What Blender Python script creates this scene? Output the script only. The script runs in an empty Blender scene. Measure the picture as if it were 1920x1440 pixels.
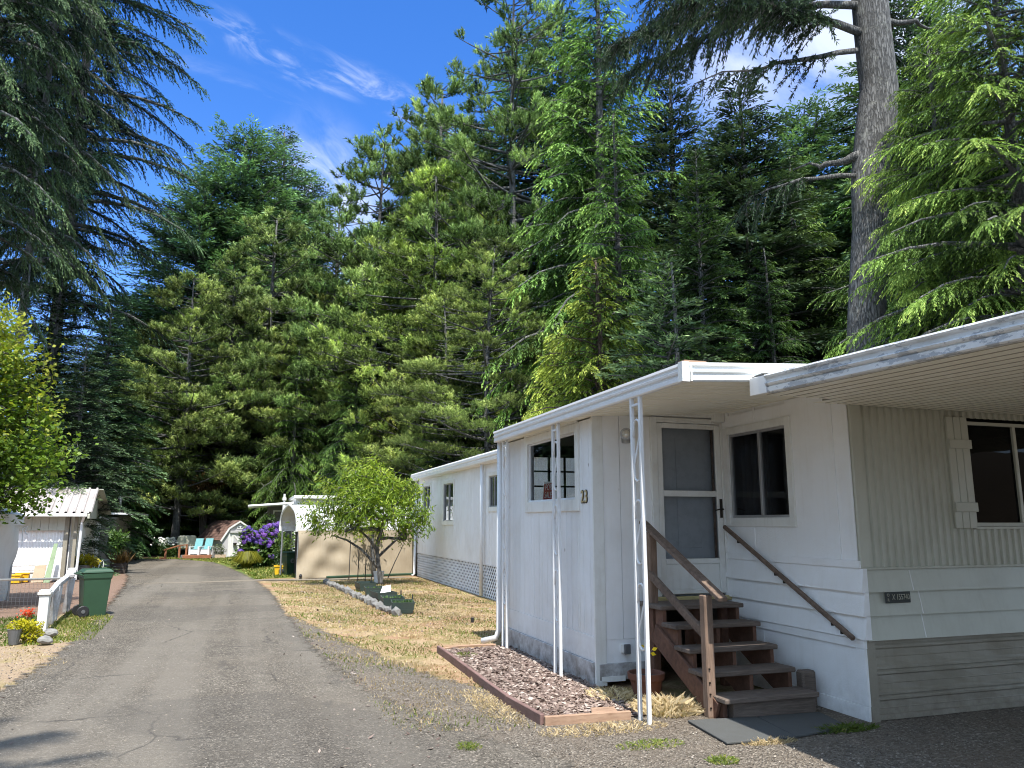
import bpy, math, random
import numpy as np
from mathutils import Vector, Matrix
R = math.radians
scene = bpy.context.scene
COL = scene.collection
rnd = random.Random(7)

# ------------------------------------------------------------------ camera
F, PX0, PY0, CAMH = 1450.0, 960.0, 720.0, 1.75
TH = math.atan(259 / F)
PSI = math.atan(494 / F * math.cos(TH))
W_ = np.array([math.sin(PSI) * math.cos(TH), math.cos(PSI) * math.cos(TH), math.sin(TH)])
R_ = np.array([math.cos(PSI), -math.sin(PSI), 0.0])
U_ = np.cross(R_, W_)
cam_d = bpy.data.cameras.new('camera')
cam = bpy.data.objects.new('camera', cam_d)
COL.objects.link(cam)
m = Matrix(((R_[0], U_[0], -W_[0], 0), (R_[1], U_[1], -W_[1], 0), (R_[2], U_[2], -W_[2], CAMH), (0, 0, 0, 1)))
cam.matrix_world = m
cam_d.sensor_width = 36
cam_d.lens = 36 * F / 1920
cam_d.clip_end = 2000
cam_d.clip_start = 0.05
scene.camera = cam


def vdir(px, py):
    d = W_ + R_ * (px - PX0) / F - U_ * (py - PY0) / F
    return d / np.linalg.norm(d)


def at(px, py, Y):
    """world point seen along a sight line at distance Y down the lane"""
    d = W_ + R_ * (px - PX0) / F - U_ * (py - PY0) / F
    t = Y / d[1]
    return np.array([d[0] * t, Y, CAMH + d[2] * t])


# ------------------------------------------------------------------ tagging
def tag(o, label=None, cat=None, group=None, kind=None):
    if label: o['label'] = label
    if cat: o['category'] = cat
    if group: o['group'] = group
    if kind: o['kind'] = kind
    return o


def thing(name, label, cat, loc=(0, 0, 0), rotz=0, group=None):
    o = bpy.data.objects.new(name, None)
    o.empty_display_size = 0.2
    COL.objects.link(o)
    o.location = loc
    o.rotation_euler = (0, 0, rotz)
    return tag(o, label, cat, group)


def copy_tree(o, parent=None):
    c = o.copy()
    COL.objects.link(c)
    if parent is not None:
        c.parent = parent
    for ch in list(o.children):
        copy_tree(ch, c)
    return c


def root_loc(p):
    v = Vector((0, 0, 0))
    while p is not None:
        v += p.location
        p = p.parent
    return v


def link_mesh(name, me, mat=None, parent=None):
    o = bpy.data.objects.new(name, me)
    COL.objects.link(o)
    if mat: me.materials.append(mat)
    if parent is not None: o.parent = parent
    return o


class MB:
    def __init__(self):
        self.v, self.f = [], []

    def add(self, vs, fs):
        n = len(self.v)
        self.v += [tuple(map(float, p)) for p in vs]
        self.f += [tuple(i + n for i in f) for f in fs]
        return self

    def box(self, x0, x1, y0, y1, z0, z1):
        return self.add([(x0, y0, z0), (x1, y0, z0), (x1, y1, z0), (x0, y1, z0), (x0, y0, z1), (x1, y0, z1), (x1, y1, z1), (x0, y1, z1)],
                        [(0, 3, 2, 1), (4, 5, 6, 7), (0, 1, 5, 4), (1, 2, 6, 5), (2, 3, 7, 6), (3, 0, 4, 7)])

    def bar(self, p, q, w, h, up=(0, 0, 1)):
        p, q = Vector(p), Vector(q)
        d = (q - p).normalized()
        u = Vector(up)
        s = d.cross(u)
        if s.length < 1e-5: s = d.cross(Vector((1, 0, 0)))
        s.normalize()
        u = s.cross(d).normalized()
        vs = []
        for c in (p, q):
            for a, b in ((-1, -1), (1, -1), (1, 1), (-1, 1)):
                vs.append(c + s * (a * w / 2) + u * (b * h / 2))
        return self.add(vs, [(0, 1, 2, 3), (7, 6, 5, 4), (0, 4, 5, 1), (1, 5, 6, 2), (2, 6, 7, 3), (3, 7, 4, 0)])

    def tube(self, pts, rad, n=8, cap=True):
        pts = [Vector(p) for p in pts]
        if not hasattr(rad, '__len__'): rad = [rad] * len(pts)
        vs, fs = [], []
        ref = None
        for i, p in enumerate(pts):
            d = (pts[min(i + 1, len(pts) - 1)] - pts[max(i - 1, 0)])
            if d.length < 1e-9: d = Vector((0, 0, 1))
            d.normalize()
            if ref is None:
                ref = d.cross(Vector((0.31, 0.95, 0.1)))
                if ref.length < 1e-3: ref = d.cross(Vector((1, 0, 0)))
            s = (ref - d * ref.dot(d)).normalized()
            ref = s
            u = d.cross(s)
            for k in range(n):
                a = 2 * math.pi * k / n
                vs.append(p + (s * math.cos(a) + u * math.sin(a)) * rad[i])
        for i in range(len(pts) - 1):
            for k in range(n):
                a, b = i * n + k, i * n + (k + 1) % n
                fs.append((a, b, b + n, a + n))
        if cap:
            fs.append(tuple(range(n - 1, -1, -1)))
            fs.append(tuple((len(pts) - 1) * n + k for k in range(n)))
        return self.add(vs, fs)

    def lathe(self, c, prof, n=20):
        """prof: list of (r, z)"""
        vs, fs = [], []
        for r, z in prof:
            for k in range(n):
                a = 2 * math.pi * k / n
                vs.append((c[0] + r * math.cos(a), c[1] + r * math.sin(a), c[2] + z))
        for i in range(len(prof) - 1):
            for k in range(n):
                a, b = i * n + k, i * n + (k + 1) % n
                fs.append((a, b, b + n, a + n))
        fs.append(tuple(range(n - 1, -1, -1)))
        fs.append(tuple((len(prof) - 1) * n + k for k in range(n)))
        return self.add(vs, fs)

    def prism(self, poly, off):
        """poly: list of 3-D points, off: extrusion vector"""
        n = len(poly)
        off = Vector(off)
        vs = [Vector(p) for p in poly] + [Vector(p) + off for p in poly]
        fs = [tuple(range(n - 1, -1, -1)), tuple(range(n, 2 * n))]
        for i in range(n):
            j = (i + 1) % n
            fs.append((i, j, j + n, i + n))
        return self.add(vs, fs)

    def sweep(self, prof, p, q, side, up=(0, 0, 1)):
        """open profile [(a,b)] in (side,up) coordinates swept from p to q (one skin)"""
        p, q, s, u = Vector(p), Vector(q), Vector(side), Vector(up)
        n = len(prof)
        vs = [c + s * a + u * b for c in (p, q) for a, b in prof]
        return self.add(vs, [(i, i + 1, i + 1 + n, i + n) for i in range(n - 1)])

    def mesh(self, name, off=(0, 0, 0)):
        me = bpy.data.meshes.new(name)
        me.from_pydata([(a - off[0], b - off[1], c - off[2]) for a, b, c in self.v], [], self.f)
        me.update()
        return me

    def build(self, name, mat, parent=None, bevel=0, smooth=False, local=False, recalc=True):
        off = (0, 0, 0) if (local or parent is None) else root_loc(parent)
        me = self.mesh(name, off)
        if recalc:
            import bmesh
            bm = bmesh.new()
            bm.from_mesh(me)
            bmesh.ops.recalc_face_normals(bm, faces=bm.faces)
            bm.to_mesh(me)
            bm.free()
        if smooth:
            me.shade_smooth()
        o = link_mesh(name, me, mat, parent)
        if bevel:
            md = o.modifiers.new('bevel', 'BEVEL')
            md.width = bevel
            md.segments = 1
            md.limit_method = 'ANGLE'
        return o


# ------------------------------------------------------------------ materials
def nmat(name):
    mt = bpy.data.materials.new(name)
    mt.use_nodes = True
    nt = mt.node_tree
    nt.nodes.clear()
    out = nt.nodes.new('ShaderNodeOutputMaterial')
    return mt, nt, out


def N(nt, t, **kw):
    n = nt.nodes.new(t)
    for k, v in kw.items():
        if k.startswith('i_'):
            n.inputs[k[2:].replace('_', ' ')].default_value = v
        else:
            setattr(n, k, v)
    return n


def L(nt, a, b): nt.links.new(a, b)


def ramp(nt, src, stops, interp='LINEAR'):
    r = nt.nodes.new('ShaderNodeValToRGB')
    r.color_ramp.interpolation = interp
    el = r.color_ramp.elements
    while len(el) < len(stops): el.new(0.5)
    for e, (p, c) in zip(el, stops):
        e.position = p
        e.color = (c[0], c[1], c[2], 1) if hasattr(c, '__len__') else (c, c, c, 1)
    L(nt, src, r.inputs[0])
    return r.outputs[0]


def mixc(nt, fac, a, b, mode='MIX'):
    n = nt.nodes.new('ShaderNodeMix')
    n.data_type = 'RGBA'
    n.blend_type = mode
    for sock, val in ((n.inputs[0], fac), (n.inputs[6], a), (n.inputs[7], b)):
        if hasattr(val, 'is_linked'): L(nt, val, sock)
        elif hasattr(val, '__len__'): sock.default_value = (val[0], val[1], val[2], 1)
        else: sock.default_value = val
    return n.outputs[2]


def noise(nt, scale, detail=4, rough=0.55, vec=None, stretch=None):
    n = N(nt, 'ShaderNodeTexNoise')
    n.inputs['Scale'].default_value = scale
    n.inputs['Detail'].default_value = detail
    n.inputs['Roughness'].default_value = rough
    if vec is None:
        tc = N(nt, 'ShaderNodeTexCoord')
        vec = tc.outputs['Object']
    if stretch:
        mp = N(nt, 'ShaderNodeMapping')
        mp.inputs['Scale'].default_value = stretch
        L(nt, vec, mp.inputs[0])
        vec = mp.outputs[0]
    L(nt, vec, n.inputs['Vector'])
    return n.outputs[0]


def geo_pos(nt): return N(nt, 'ShaderNodeNewGeometry').outputs['Position']


def paint(name, c, rough=0.55, dirt=(0.35, 0.32, 0.28), damt=0.35, scale=2.5, bump=0.15, spec=0.4, grain=None, metallic=0.0, low_dirt=0.0, rscale=60, streak=True):
    """weathered paint: colour broken by soft stains, vertical streaks, splash dirt near the ground"""
    mt, nt, out = nmat(name)
    pos = geo_pos(nt)
    b = N(nt, 'ShaderNodeBsdfPrincipled')
    n1 = noise(nt, scale, 6, 0.65, pos)
    k = ramp(nt, n1, [(0.45, 0), (0.8, damt)])
    col = mixc(nt, k, c, [x * y for x, y in zip(c, dirt)] if max(dirt) <= 1 else dirt)
    if streak:
        n2 = noise(nt, 6, 4, 0.6, pos, (3.0, 3.0, 0.25))
        k2 = ramp(nt, n2, [(0.52, 0), (0.8, damt * 0.7)])
        col = mixc(nt, k2, col, [x * (y * .8 + .2) for x, y in zip(c, dirt)])
    if low_dirt:
        sx = N(nt, 'ShaderNodeSeparateXYZ')
        L(nt, pos, sx.inputs[0])
        mr = N(nt, 'ShaderNodeMapRange')
        mr.inputs['From Min'].default_value = 0.0
        mr.inputs['From Max'].default_value = 0.45
        mr.inputs['To Min'].default_value = low_dirt
        mr.inputs['To Max'].default_value = 0
        L(nt, sx.outputs[2], mr.inputs[0])
        mm = N(nt, 'ShaderNodeMath', operation='MULTIPLY')
        L(nt, mr.outputs[0], mm.inputs[0])
        L(nt, ramp(nt, noise(nt, 9, 6, 0.7, pos), [(0.35, 0.1), (0.65, 1)]), mm.inputs[1])
        col = mixc(nt, mm.outputs[0], col, (0.16, 0.13, 0.10))
    if streak and not metallic:
        # sparse rusty fixings with short runs below them
        vr = N(nt, 'ShaderNodeTexVoronoi')
        vr.inputs['Scale'].default_value = 3.2
        mpv = N(nt, 'ShaderNodeMapping')
        mpv.inputs['Scale'].default_value = (1, 1, .55)
        L(nt, pos, mpv.inputs[0])
        L(nt, mpv.outputs[0], vr.inputs['Vector'])
        sp = N(nt, 'ShaderNodeSeparateColor')
        L(nt, vr.outputs['Color'], sp.inputs[0])
        mk = N(nt, 'ShaderNodeMath', operation='MULTIPLY')
        L(nt, ramp(nt, vr.outputs['Distance'], [(.02, .75), (.055, 0)]), mk.inputs[0])
        L(nt, ramp(nt, sp.outputs[0], [(.45, 0), (.55, 1)]), mk.inputs[1])
        col = mixc(nt, mk.outputs[0], col, (.20, .12, .07))
    L(nt, col, b.inputs['Base Color'])
    b.inputs['Roughness'].default_value = rough
    b.inputs['Metallic'].default_value = metallic
    b.inputs['Specular IOR Level'].default_value = spec
    if bump:
        bp = N(nt, 'ShaderNodeBump')
        bp.inputs['Strength'].default_value = bump
        bp.inputs['Distance'].default_value = 0.01
        L(nt, noise(nt, rscale, 3, 0.6, pos, grain), bp.inputs['Height'])
        L(nt, bp.outputs[0], b.inputs['Normal'])
    L(nt, b.outputs[0], out.inputs[0])
    return mt


def wood(name, c1, c2, stretch=(1, 1, 1), scale=14, rough=0.8):
    mt, nt, out = nmat(name)
    pos = geo_pos(nt)
    b = N(nt, 'ShaderNodeBsdfPrincipled')
    n1 = noise(nt, scale, 6, 0.7, pos, stretch)
    col = ramp(nt, n1, [(0.3, c1), (0.7, c2)])
    n2 = noise(nt, 3, 4, 0.6, pos)
    col = mixc(nt, ramp(nt, n2, [(0.5, 0), (0.75, 0.5)]), col, [x * 0.5 for x in c1])
    L(nt, col, b.inputs['Base Color'])
    b.inputs['Roughness'].default_value = rough
    bp = N(nt, 'ShaderNodeBump')
    bp.inputs['Strength'].default_value = 0.5
    bp.inputs['Distance'].default_value = 0.006
    L(nt, n1, bp.inputs['Height'])
    L(nt, bp.outputs[0], b.inputs['Normal'])
    L(nt, b.outputs[0], out.inputs[0])
    return mt


def simple(name, c, rough=0.6, metallic=0, spec=0.5, var=0.25, scale=8, bump=0.1):
    return paint(name, c, rough, (1 - var, 1 - var, 1 - var), 0.9, scale, bump, spec, metallic=metallic, streak=False)


def foliage(name, dark, light, tip=None, trans=0.25, hue=0.04, spec=0.25, gain=1.0, clump=(.7, 1.25)):
    mt, nt, out = nmat(name)
    a = N(nt, 'ShaderNodeAttribute', attribute_name='shade')
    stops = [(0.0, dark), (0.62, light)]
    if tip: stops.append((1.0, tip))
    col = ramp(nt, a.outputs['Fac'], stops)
    oi = N(nt, 'ShaderNodeObjectInfo')
    hs = N(nt, 'ShaderNodeHueSaturation')
    mr = N(nt, 'ShaderNodeMapRange')
    mr.inputs['To Min'].default_value = 0.5 - hue * .5
    mr.inputs['To Max'].default_value = 0.5 + hue * .5
    L(nt, oi.outputs['Random'], mr.inputs[0])
    L(nt, mr.outputs[0], hs.inputs['Hue'])
    L(nt, col, hs.inputs['Color'])
    big = noise(nt, 0.42, 3, 0.6, geo_pos(nt))
    col = mixc(nt, 1.0, hs.outputs[0], ramp(nt, big, [(0.33, clump[0]), (0.66, clump[1])]), 'MULTIPLY')
    if gain != 1: col = mixc(nt, 1.0, col, (gain, gain, gain), 'MULTIPLY')
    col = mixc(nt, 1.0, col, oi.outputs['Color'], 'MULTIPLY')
    b = N(nt, 'ShaderNodeBsdfPrincipled')
    L(nt, col, b.inputs['Base Color'])
    b.inputs['Roughness'].default_value = 0.5
    b.inputs['Specular IOR Level'].default_value = spec
    t = N(nt, 'ShaderNodeBsdfTranslucent')
    tcol = mixc(nt, 1.0, col, (1.25, 1.3, 0.6), 'MULTIPLY')
    L(nt, tcol, t.inputs[0])
    mx = N(nt, 'ShaderNodeMixShader')
    mx.inputs[0].default_value = trans
    L(nt, b.outputs[0], mx.inputs[1])
    L(nt, t.outputs[0], mx.inputs[2])
    L(nt, mx.outputs[0], out.inputs[0])
    return mt


def bark(name, c1, c2, lichen=None):
    mt, nt, out = nmat(name)
    pos = geo_pos(nt)
    b = N(nt, 'ShaderNodeBsdfPrincipled')
    n1 = noise(nt, 9, 7, 0.7, pos, (2.2, 2.2, 0.45))
    vo = N(nt, 'ShaderNodeTexVoronoi')
    vo.feature = 'DISTANCE_TO_EDGE'
    vo.inputs['Scale'].default_value = 13
    mp = N(nt, 'ShaderNodeMapping')
    mp.inputs['Scale'].default_value = (1.6, 1.6, 0.22)
    L(nt, pos, mp.inputs[0])
    dis = mixc(nt, 0.12, mp.outputs[0], n1, 'ADD')
    L(nt, dis, vo.inputs['Vector'])
    e = ramp(nt, vo.outputs['Distance'], [(0.0, 0.5), (0.16, 1)])
    col = ramp(nt, n1, [(0.3, c1), (0.7, c2)])
    col = mixc(nt, 1.0, col, e, 'MULTIPLY')
    if lichen:
        col = mixc(nt, ramp(nt, noise(nt, 4, 5, 0.7, pos), [(0.55, 0), (0.66, 0.6)]), col, lichen)
    L(nt, col, b.inputs['Base Color'])
    b.inputs['Roughness'].default_value = 0.95
    bp = N(nt, 'ShaderNodeBump')
    bp.inputs['Strength'].default_value = 0.9
    bp.inputs['Distance'].default_value = 0.05
    L(nt, e, bp.inputs['Height'])
    L(nt, bp.outputs[0], b.inputs['Normal'])
    L(nt, b.outputs[0], out.inputs[0])
    return mt


def glass(name, tint=(0.55, 0.58, 0.58), refl=1.0, ior=1.5):
    """thin window pane: mirror reflection by fresnel over tinted see-through"""
    mt, nt, out = nmat(name)
    g = N(nt, 'ShaderNodeBsdfGlossy')
    g.inputs['Roughness'].default_value = 0.01
    g.inputs['Color'].default_value = (0.9 * refl, 0.95 * refl, 1.0 * refl, 1)
    t = N(nt, 'ShaderNodeBsdfTransparent')
    t.inputs[0].default_value = (*tint, 1)
    fr = N(nt, 'ShaderNodeFresnel')
    fr.inputs['IOR'].default_value = ior
    bp = N(nt, 'ShaderNodeBump')
    bp.inputs['Strength'].default_value = 0.04
    bp.inputs['Distance'].default_value = 0.05
    L(nt, noise(nt, 2.2, 1, 0.4, geo_pos(nt)), bp.inputs['Height'])
    L(nt, bp.outputs[0], g.inputs['Normal'])
    mx = N(nt, 'ShaderNodeMixShader')
    L(nt, fr.outputs[0], mx.inputs[0])
    L(nt, t.outputs[0], mx.inputs[1])
    L(nt, g.outputs[0], mx.inputs[2])
    L(nt, mx.outputs[0], out.inputs[0])
    return mt


def ground_mat(name, kind, feather=True):
    mt, nt, out = nmat(name)
    pos = geo_pos(nt)
    b = N(nt, 'ShaderNodeBsdfPrincipled')
    b.inputs['Roughness'].default_value = 0.95
    b.inputs['Specular IOR Level'].default_value = 0.15
    big = noise(nt, 0.35, 5, 0.6, pos)
    med = noise(nt, 2.2, 5, 0.65, pos)
    fine = noise(nt, 38, 4, 0.7, pos)

    def voro(scale):
        v = N(nt, 'ShaderNodeTexVoronoi')
        v.inputs['Scale'].default_value = scale
        L(nt, pos, v.inputs['Vector'])
        return v
    bh = fine
    bs, bd = 0.6, 0.02
    if kind == 'asphalt':
        col = ramp(nt, med, [(0.3, (0.105, 0.092, 0.076)), (0.7, (0.150, 0.133, 0.110))])
        v = voro(75)
        sp = N(nt, 'ShaderNodeSeparateColor')
        L(nt, v.outputs['Color'], sp.inputs[0])
        col = mixc(nt, 1.0, col, ramp(nt, sp.outputs[0], [(0.0, 0.42), (0.5, 0.95), (0.85, 1.2), (1.0, 2.5)]), 'MULTIPLY')
        col = mixc(nt, ramp(nt, big, [(0.48, 0), (0.66, 0.55)]), col, (0.165, 0.141, 0.113))
        # dusty wheel tracks, dark tar seams
        st = noise(nt, 1.0, 3, 0.5, pos, (1.3, 0.06, 1))
        col = mixc(nt, ramp(nt, st, [(0.44, 0), (0.60, 0.65)]), col, (0.185, 0.165, 0.138))
        sm = noise(nt, 1.6, 6, 0.6, pos, (1, 0.5, 1))
        col = mixc(nt, ramp(nt, sm, [(0.28, 0.55), (0.36, 0)]), col, (0.06, 0.058, 0.055))
        ck = N(nt, 'ShaderNodeTexVoronoi')
        ck.feature = 'DISTANCE_TO_EDGE'
        ck.inputs['Scale'].default_value = .55
        wn = N(nt, 'ShaderNodeTexNoise')
        wn.inputs['Scale'].default_value = 2.5
        wn.inputs['Detail'].default_value = 5
        L(nt, pos, wn.inputs['Vector'])
        L(nt, mixc(nt, .35, pos, wn.outputs['Color'], 'ADD'), ck.inputs['Vector'])
        kk = N(nt, 'ShaderNodeMath', operation='MULTIPLY')
        L(nt, ramp(nt, ck.outputs['Distance'], [(0.0, 1), (0.012, 0)]), kk.inputs[0])
        L(nt, ramp(nt, noise(nt, .5, 2, .5, pos), [(.46, 0), (.56, .7)]), kk.inputs[1])
        col = mixc(nt, kk.outputs[0], col, (.045, .042, .04))
        pt_ = noise(nt, .22, 2, .4, pos)
        col = mixc(nt, ramp(nt, pt_, [(.52, 0), (.54, .32)]), col, (.085, .078, .070))
        # fallen needles and grit: pale specks
        gr = voro(16)
        sp2 = N(nt, 'ShaderNodeSeparateColor')
        L(nt, gr.outputs['Color'], sp2.inputs[0])
        mk = N(nt, 'ShaderNodeMath', operation='MULTIPLY')
        L(nt, ramp(nt, gr.outputs['Distance'], [(0.1, 1), (0.24, 0)]), mk.inputs[0])
        L(nt, ramp(nt, sp2.outputs[1], [(0.86, 0), (0.92, 0.8)]), mk.inputs[1])
        col = mixc(nt, mk.outputs[0], col, (0.34, 0.29, 0.22))
        bh = v.outputs['Distance']
        bs, bd = 0.8, 0.012
    elif kind == 'gravel':
        v = voro(64)
        sp = N(nt, 'ShaderNodeSeparateColor')
        L(nt, v.outputs['Color'], sp.inputs[0])
        col = ramp(nt, sp.outputs[0], [(0.0, (0.11, 0.092, 0.074)), (0.4, (0.20, 0.172, 0.140)), (0.85, (0.27, 0.235, 0.192)), (1.0, (0.44, 0.39, 0.33))])
        col = mixc(nt, ramp(nt, med, [(0.45, 0), (0.7, 0.5)]), col, (0.25, 0.205, 0.16))
        col = mixc(nt, ramp(nt, big, [(0.5, 0), (0.7, 0.35)]), col, (0.22, 0.15, 0.10))
        bh = v.outputs['Distance']
        bs, bd = 1.0, 0.03
    elif kind == 'lawn':
        col = ramp(nt, fine, [(0.3, (0.20, 0.130, 0.072)), (0.5, (0.34, 0.245, 0.145)), (0.75, (0.50, 0.405, 0.27))])
        col = mixc(nt, ramp(nt, med, [(0.46, 0), (0.62, 0.8)]), col, (0.16, 0.155, 0.045))
        rd = noise(nt, 0.9, 4, 0.6, pos)
        col = mixc(nt, ramp(nt, rd, [(0.50, 0), (0.62, 0.7)]), col, (0.28, 0.155, 0.095))
        sb = noise(nt, .55, 5, .7, pos)
        col = mixc(nt, ramp(nt, sb, [(.54, 0), (.64, .75)]), col, (.21, .155, .105))
    elif kind == 'green':
        col = ramp(nt, fine, [(0.3, (0.05, 0.085, 0.015)), (0.7, (0.14, 0.19, 0.04))])
        col = mixc(nt, ramp(nt, med, [(0.48, 0), (0.66, 0.85)]), col, (0.32, 0.25, 0.09))
    elif kind == 'yard':
        col = ramp(nt, fine, [(0.3, (0.12, 0.075, 0.055)), (0.7, (0.27, 0.185, 0.14))])
        col = mixc(nt, ramp(nt, med, [(0.5, 0), (0.7, 0.5)]), col, (0.20, 0.145, 0.10))
    elif kind == 'dust':
        col = ramp(nt, fine, [(0.3, (0.16, 0.138, 0.108)), (0.7, (0.24, 0.205, 0.160))])
    elif kind == 'verge':
        col = ramp(nt, fine, [(0.3, (0.20, 0.135, 0.085)), (0.7, (0.40, 0.31, 0.215))])
        col = mixc(nt, ramp(nt, med, [(0.5, 0), (0.66, 0.7)]), col, (0.24, 0.20, 0.07))
    elif kind == 'mulch':
        col = ramp(nt, noise(nt, 55, 4, 0.7, pos), [(0.3, (0.07, 0.04, 0.03)), (0.7, (0.24, 0.16, 0.125))])
    else:  # forest floor
        col = ramp(nt, med, [(0.3, (0.045, 0.032, 0.02)), (0.7, (0.13, 0.09, 0.055))])
        col = mixc(nt, ramp(nt, fine, [(0.5, 0), (0.7, 0.5)]), col, (0.20, 0.14, 0.085))
    L(nt, col, b.inputs['Base Color'])
    bp = N(nt, 'ShaderNodeBump')
    bp.inputs['Strength'].default_value = bs
    bp.inputs['Distance'].default_value = bd
    L(nt, bh, bp.inputs['Height'])
    L(nt, bp.outputs[0], b.inputs['Normal'])
    if not feather:
        L(nt, b.outputs[0], out.inputs[0])
        return mt
    a = N(nt, 'ShaderNodeAttribute', attribute_name='edge')
    n2 = noise(nt, 5.5, 6, 0.75, pos)
    md = N(nt, 'ShaderNodeMath', operation='MULTIPLY_ADD')
    L(nt, n2, md.inputs[0])
    md.inputs[1].default_value = 1.5
    L(nt, a.outputs['Fac'], md.inputs[2])
    fac = ramp(nt, md.outputs[0], [(1.08 / 1.3 - .0, 0), (1.0, 1)])
    tr = N(nt, 'ShaderNodeBsdfTransparent')
    mx = N(nt, 'ShaderNodeMixShader')
    L(nt, fac, mx.inputs[0])
    L(nt, tr.outputs[0], mx.inputs[1])
    L(nt, b.outputs[0], mx.inputs[2])
    L(nt, mx.outputs[0], out.inputs[0])
    return mt


M = {}
M['white'] = paint('white_paint', (0.74, 0.75, 0.76), 0.5, (0.62, 0.58, 0.52), 0.45, 2.0, 0.12)
M['white_wall'] = paint('white_wall_paint', (0.80, 0.81, 0.82), 0.6, (0.70, 0.66, 0.60), 0.45, 1.6, 0.25, grain=(6, 6, 0.6), low_dirt=0.55)
M['white_side'] = paint('white_board_paint', (0.88, 0.89, 0.90), 0.6, (0.75, 0.72, 0.66), 0.35, 1.6, 0.3, grain=(3, 1, 5), low_dirt=0.25)
M['trim'] = paint('white_trim_paint', (0.76, 0.765, 0.74), 0.45, (0.6, 0.55, 0.47), 0.4, 4, 0.1)
M['cream'] = paint('cream_metal_paint', (0.51, 0.515, 0.44), 0.42, (0.6, 0.56, 0.48), 0.4, 1.5, 0.05)
M['cream_skirt'] = paint('cream_skirting_paint', (0.30, 0.275, 0.22), 0.4, (0.5, 0.46, 0.38), 0.5, 2.5, 0.12, low_dirt=0.8)
M['awning_metal'] = paint('awning_metal_paint', (0.80, 0.80, 0.80), 0.38, (0.72, 0.68, 0.62), 0.25, 3, 0.04)
M['peeling'] = None
M['soffit'] = paint('soffit_metal_paint', (0.92, 0.89, 0.76), 0.5, (0.75, 0.7, 0.62), 0.35, 1.2, 0.03)
M['galv'] = simple('galvanised_steel', (0.45, 0.46, 0.47), 0.4, 0.8)
M['cedar_wood'] = wood('weathered_cedar', (0.085, 0.058, 0.044), (0.22, 0.155, 0.115), (1.5, 1.5, 1.5))
M['post_wood'] = wood('weathered_post_wood', (0.13, 0.085, 0.06), (0.30, 0.205, 0.15), (5, 5, 0.35))
M['tread_wood'] = wood('weathered_tread_wood', (0.08, 0.060, 0.048), (0.20, 0.155, 0.125), (0.4, 6, 6))
M['red_wood'] = wood('stringer_redwood', (0.09, 0.043, 0.027), (0.19, 0.092, 0.056), (3, 1, 1))
M['bed_wood'] = wood('painted_edging_board', (0.15, 0.085, 0.074), (0.24, 0.150, 0.130), (3, 0.6, 3))
M['bed_front_wood'] = wood('bare_edging_board', (0.28, 0.17, 0.11), (0.42, 0.28, 0.19), (0.5, 3, 3))
M['deck_wood'] = wood('red_deck_wood', (0.20, 0.075, 0.035), (0.36, 0.15, 0.075), (1, 3, 3))
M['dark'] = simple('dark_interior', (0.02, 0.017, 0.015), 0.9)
M['room'] = simple('room_wall', (0.16, 0.155, 0.145), 0.9)
M['curtain'] = simple('brown_curtain', (0.045, 0.034, 0.028), 0.9)
M['glass'] = glass('window_glass')
M['dim_glass'] = glass('dim_glass', (0.78, 0.80, 0.82), 0.75, 1.35)
M['side_glass'] = glass('side_glass', (0.50, 0.52, 0.52), 0.9, 1.5)
M['clear_glass'] = glass('clear_glass', (0.88, 0.90, 0.90), 0.9, 1.45)
M['screen_glass'] = glass('screened_glass', (0.10, 0.10, 0.10), 0.35)
M['alu'] = simple('aluminium_sash', (0.42, 0.42, 0.42), 0.45, 0.6)
M['bronze'] = simple('dark_bronze', (0.05, 0.042, 0.035), 0.35, 0.8)
M['brass'] = simple('brass', (0.78, 0.66, 0.42), 0.35, 0.15)
M['black_plastic'] = simple('black_plastic', (0.02, 0.02, 0.022), 0.5)
M['grey_plastic'] = simple('grey_plastic', (0.12, 0.125, 0.13), 0.5)
M['green_bin'] = simple('green_bin_plastic', (0.028, 0.070, 0.036), 0.45, var=0.2, scale=5)
M['dkgreen_bin'] = simple('dark_green_bin_plastic', (0.02, 0.055, 0.03), 0.45)
M['yellow_plastic'] = simple('yellow_plastic', (0.75, 0.45, 0.02), 0.45)
M['planter_plastic'] = simple('green_planter_plastic', (0.035, 0.055, 0.05), 0.45)
M['terracotta'] = simple('terracotta', (0.16, 0.065, 0.04), 0.85)
M['stone'] = paint('grey_stone', (0.19, 0.185, 0.175), 0.9, (0.5, 0.5, 0.48), 0.9, 9, 0.6, streak=False, rscale=25)
M['pale_stone'] = paint('pale_stone', (0.25, 0.242, 0.228), 0.9, (0.4, 0.4, 0.38), 0.9, 8, 0.7, streak=False, rscale=18)
M['mat'] = paint('rubber_mat', (0.082, 0.085, 0.083), 0.95, (0.75, 0.72, 0.66), 0.5, 6, 0.5, streak=False, rscale=120)
M['tarp'] = paint('tan_tarp', (0.37, 0.31, 0.225), 0.8, (0.72, 0.68, 0.62), 0.7, 1.3, 0.1, spec=0.2)
M['white_tarp'] = paint('white_tarp', (0.74, 0.75, 0.76), 0.6, (0.7, 0.68, 0.64), 0.4, 2, 0.15)
M['roof_metal'] = paint('old_roof_metal', (0.44, 0.405, 0.39), 0.5, (0.45, 0.38, 0.34), 0.8, 1.6, 0.05)
M['shingle'] = None
M['soil'] = simple('potting_soil', (0.04, 0.03, 0.022), 0.95)
M['turq'] = simple('turquoise_paint', (0.17, 0.40, 0.43), 0.5)
M['chair_white'] = simple('white_chair_plastic', (0.72, 0.74, 0.76), 0.5)
M['beige'] = paint('beige_cover', (0.50, 0.49, 0.40), 0.7, (0.7, 0.7, 0.65), 0.6, 3, 0.2)
M['grey_wall'] = paint('grey_shed_paint', (0.50, 0.49, 0.50), 0.7, (0.75, 0.73, 0.7), 0.4, 3, 0.1)
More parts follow.
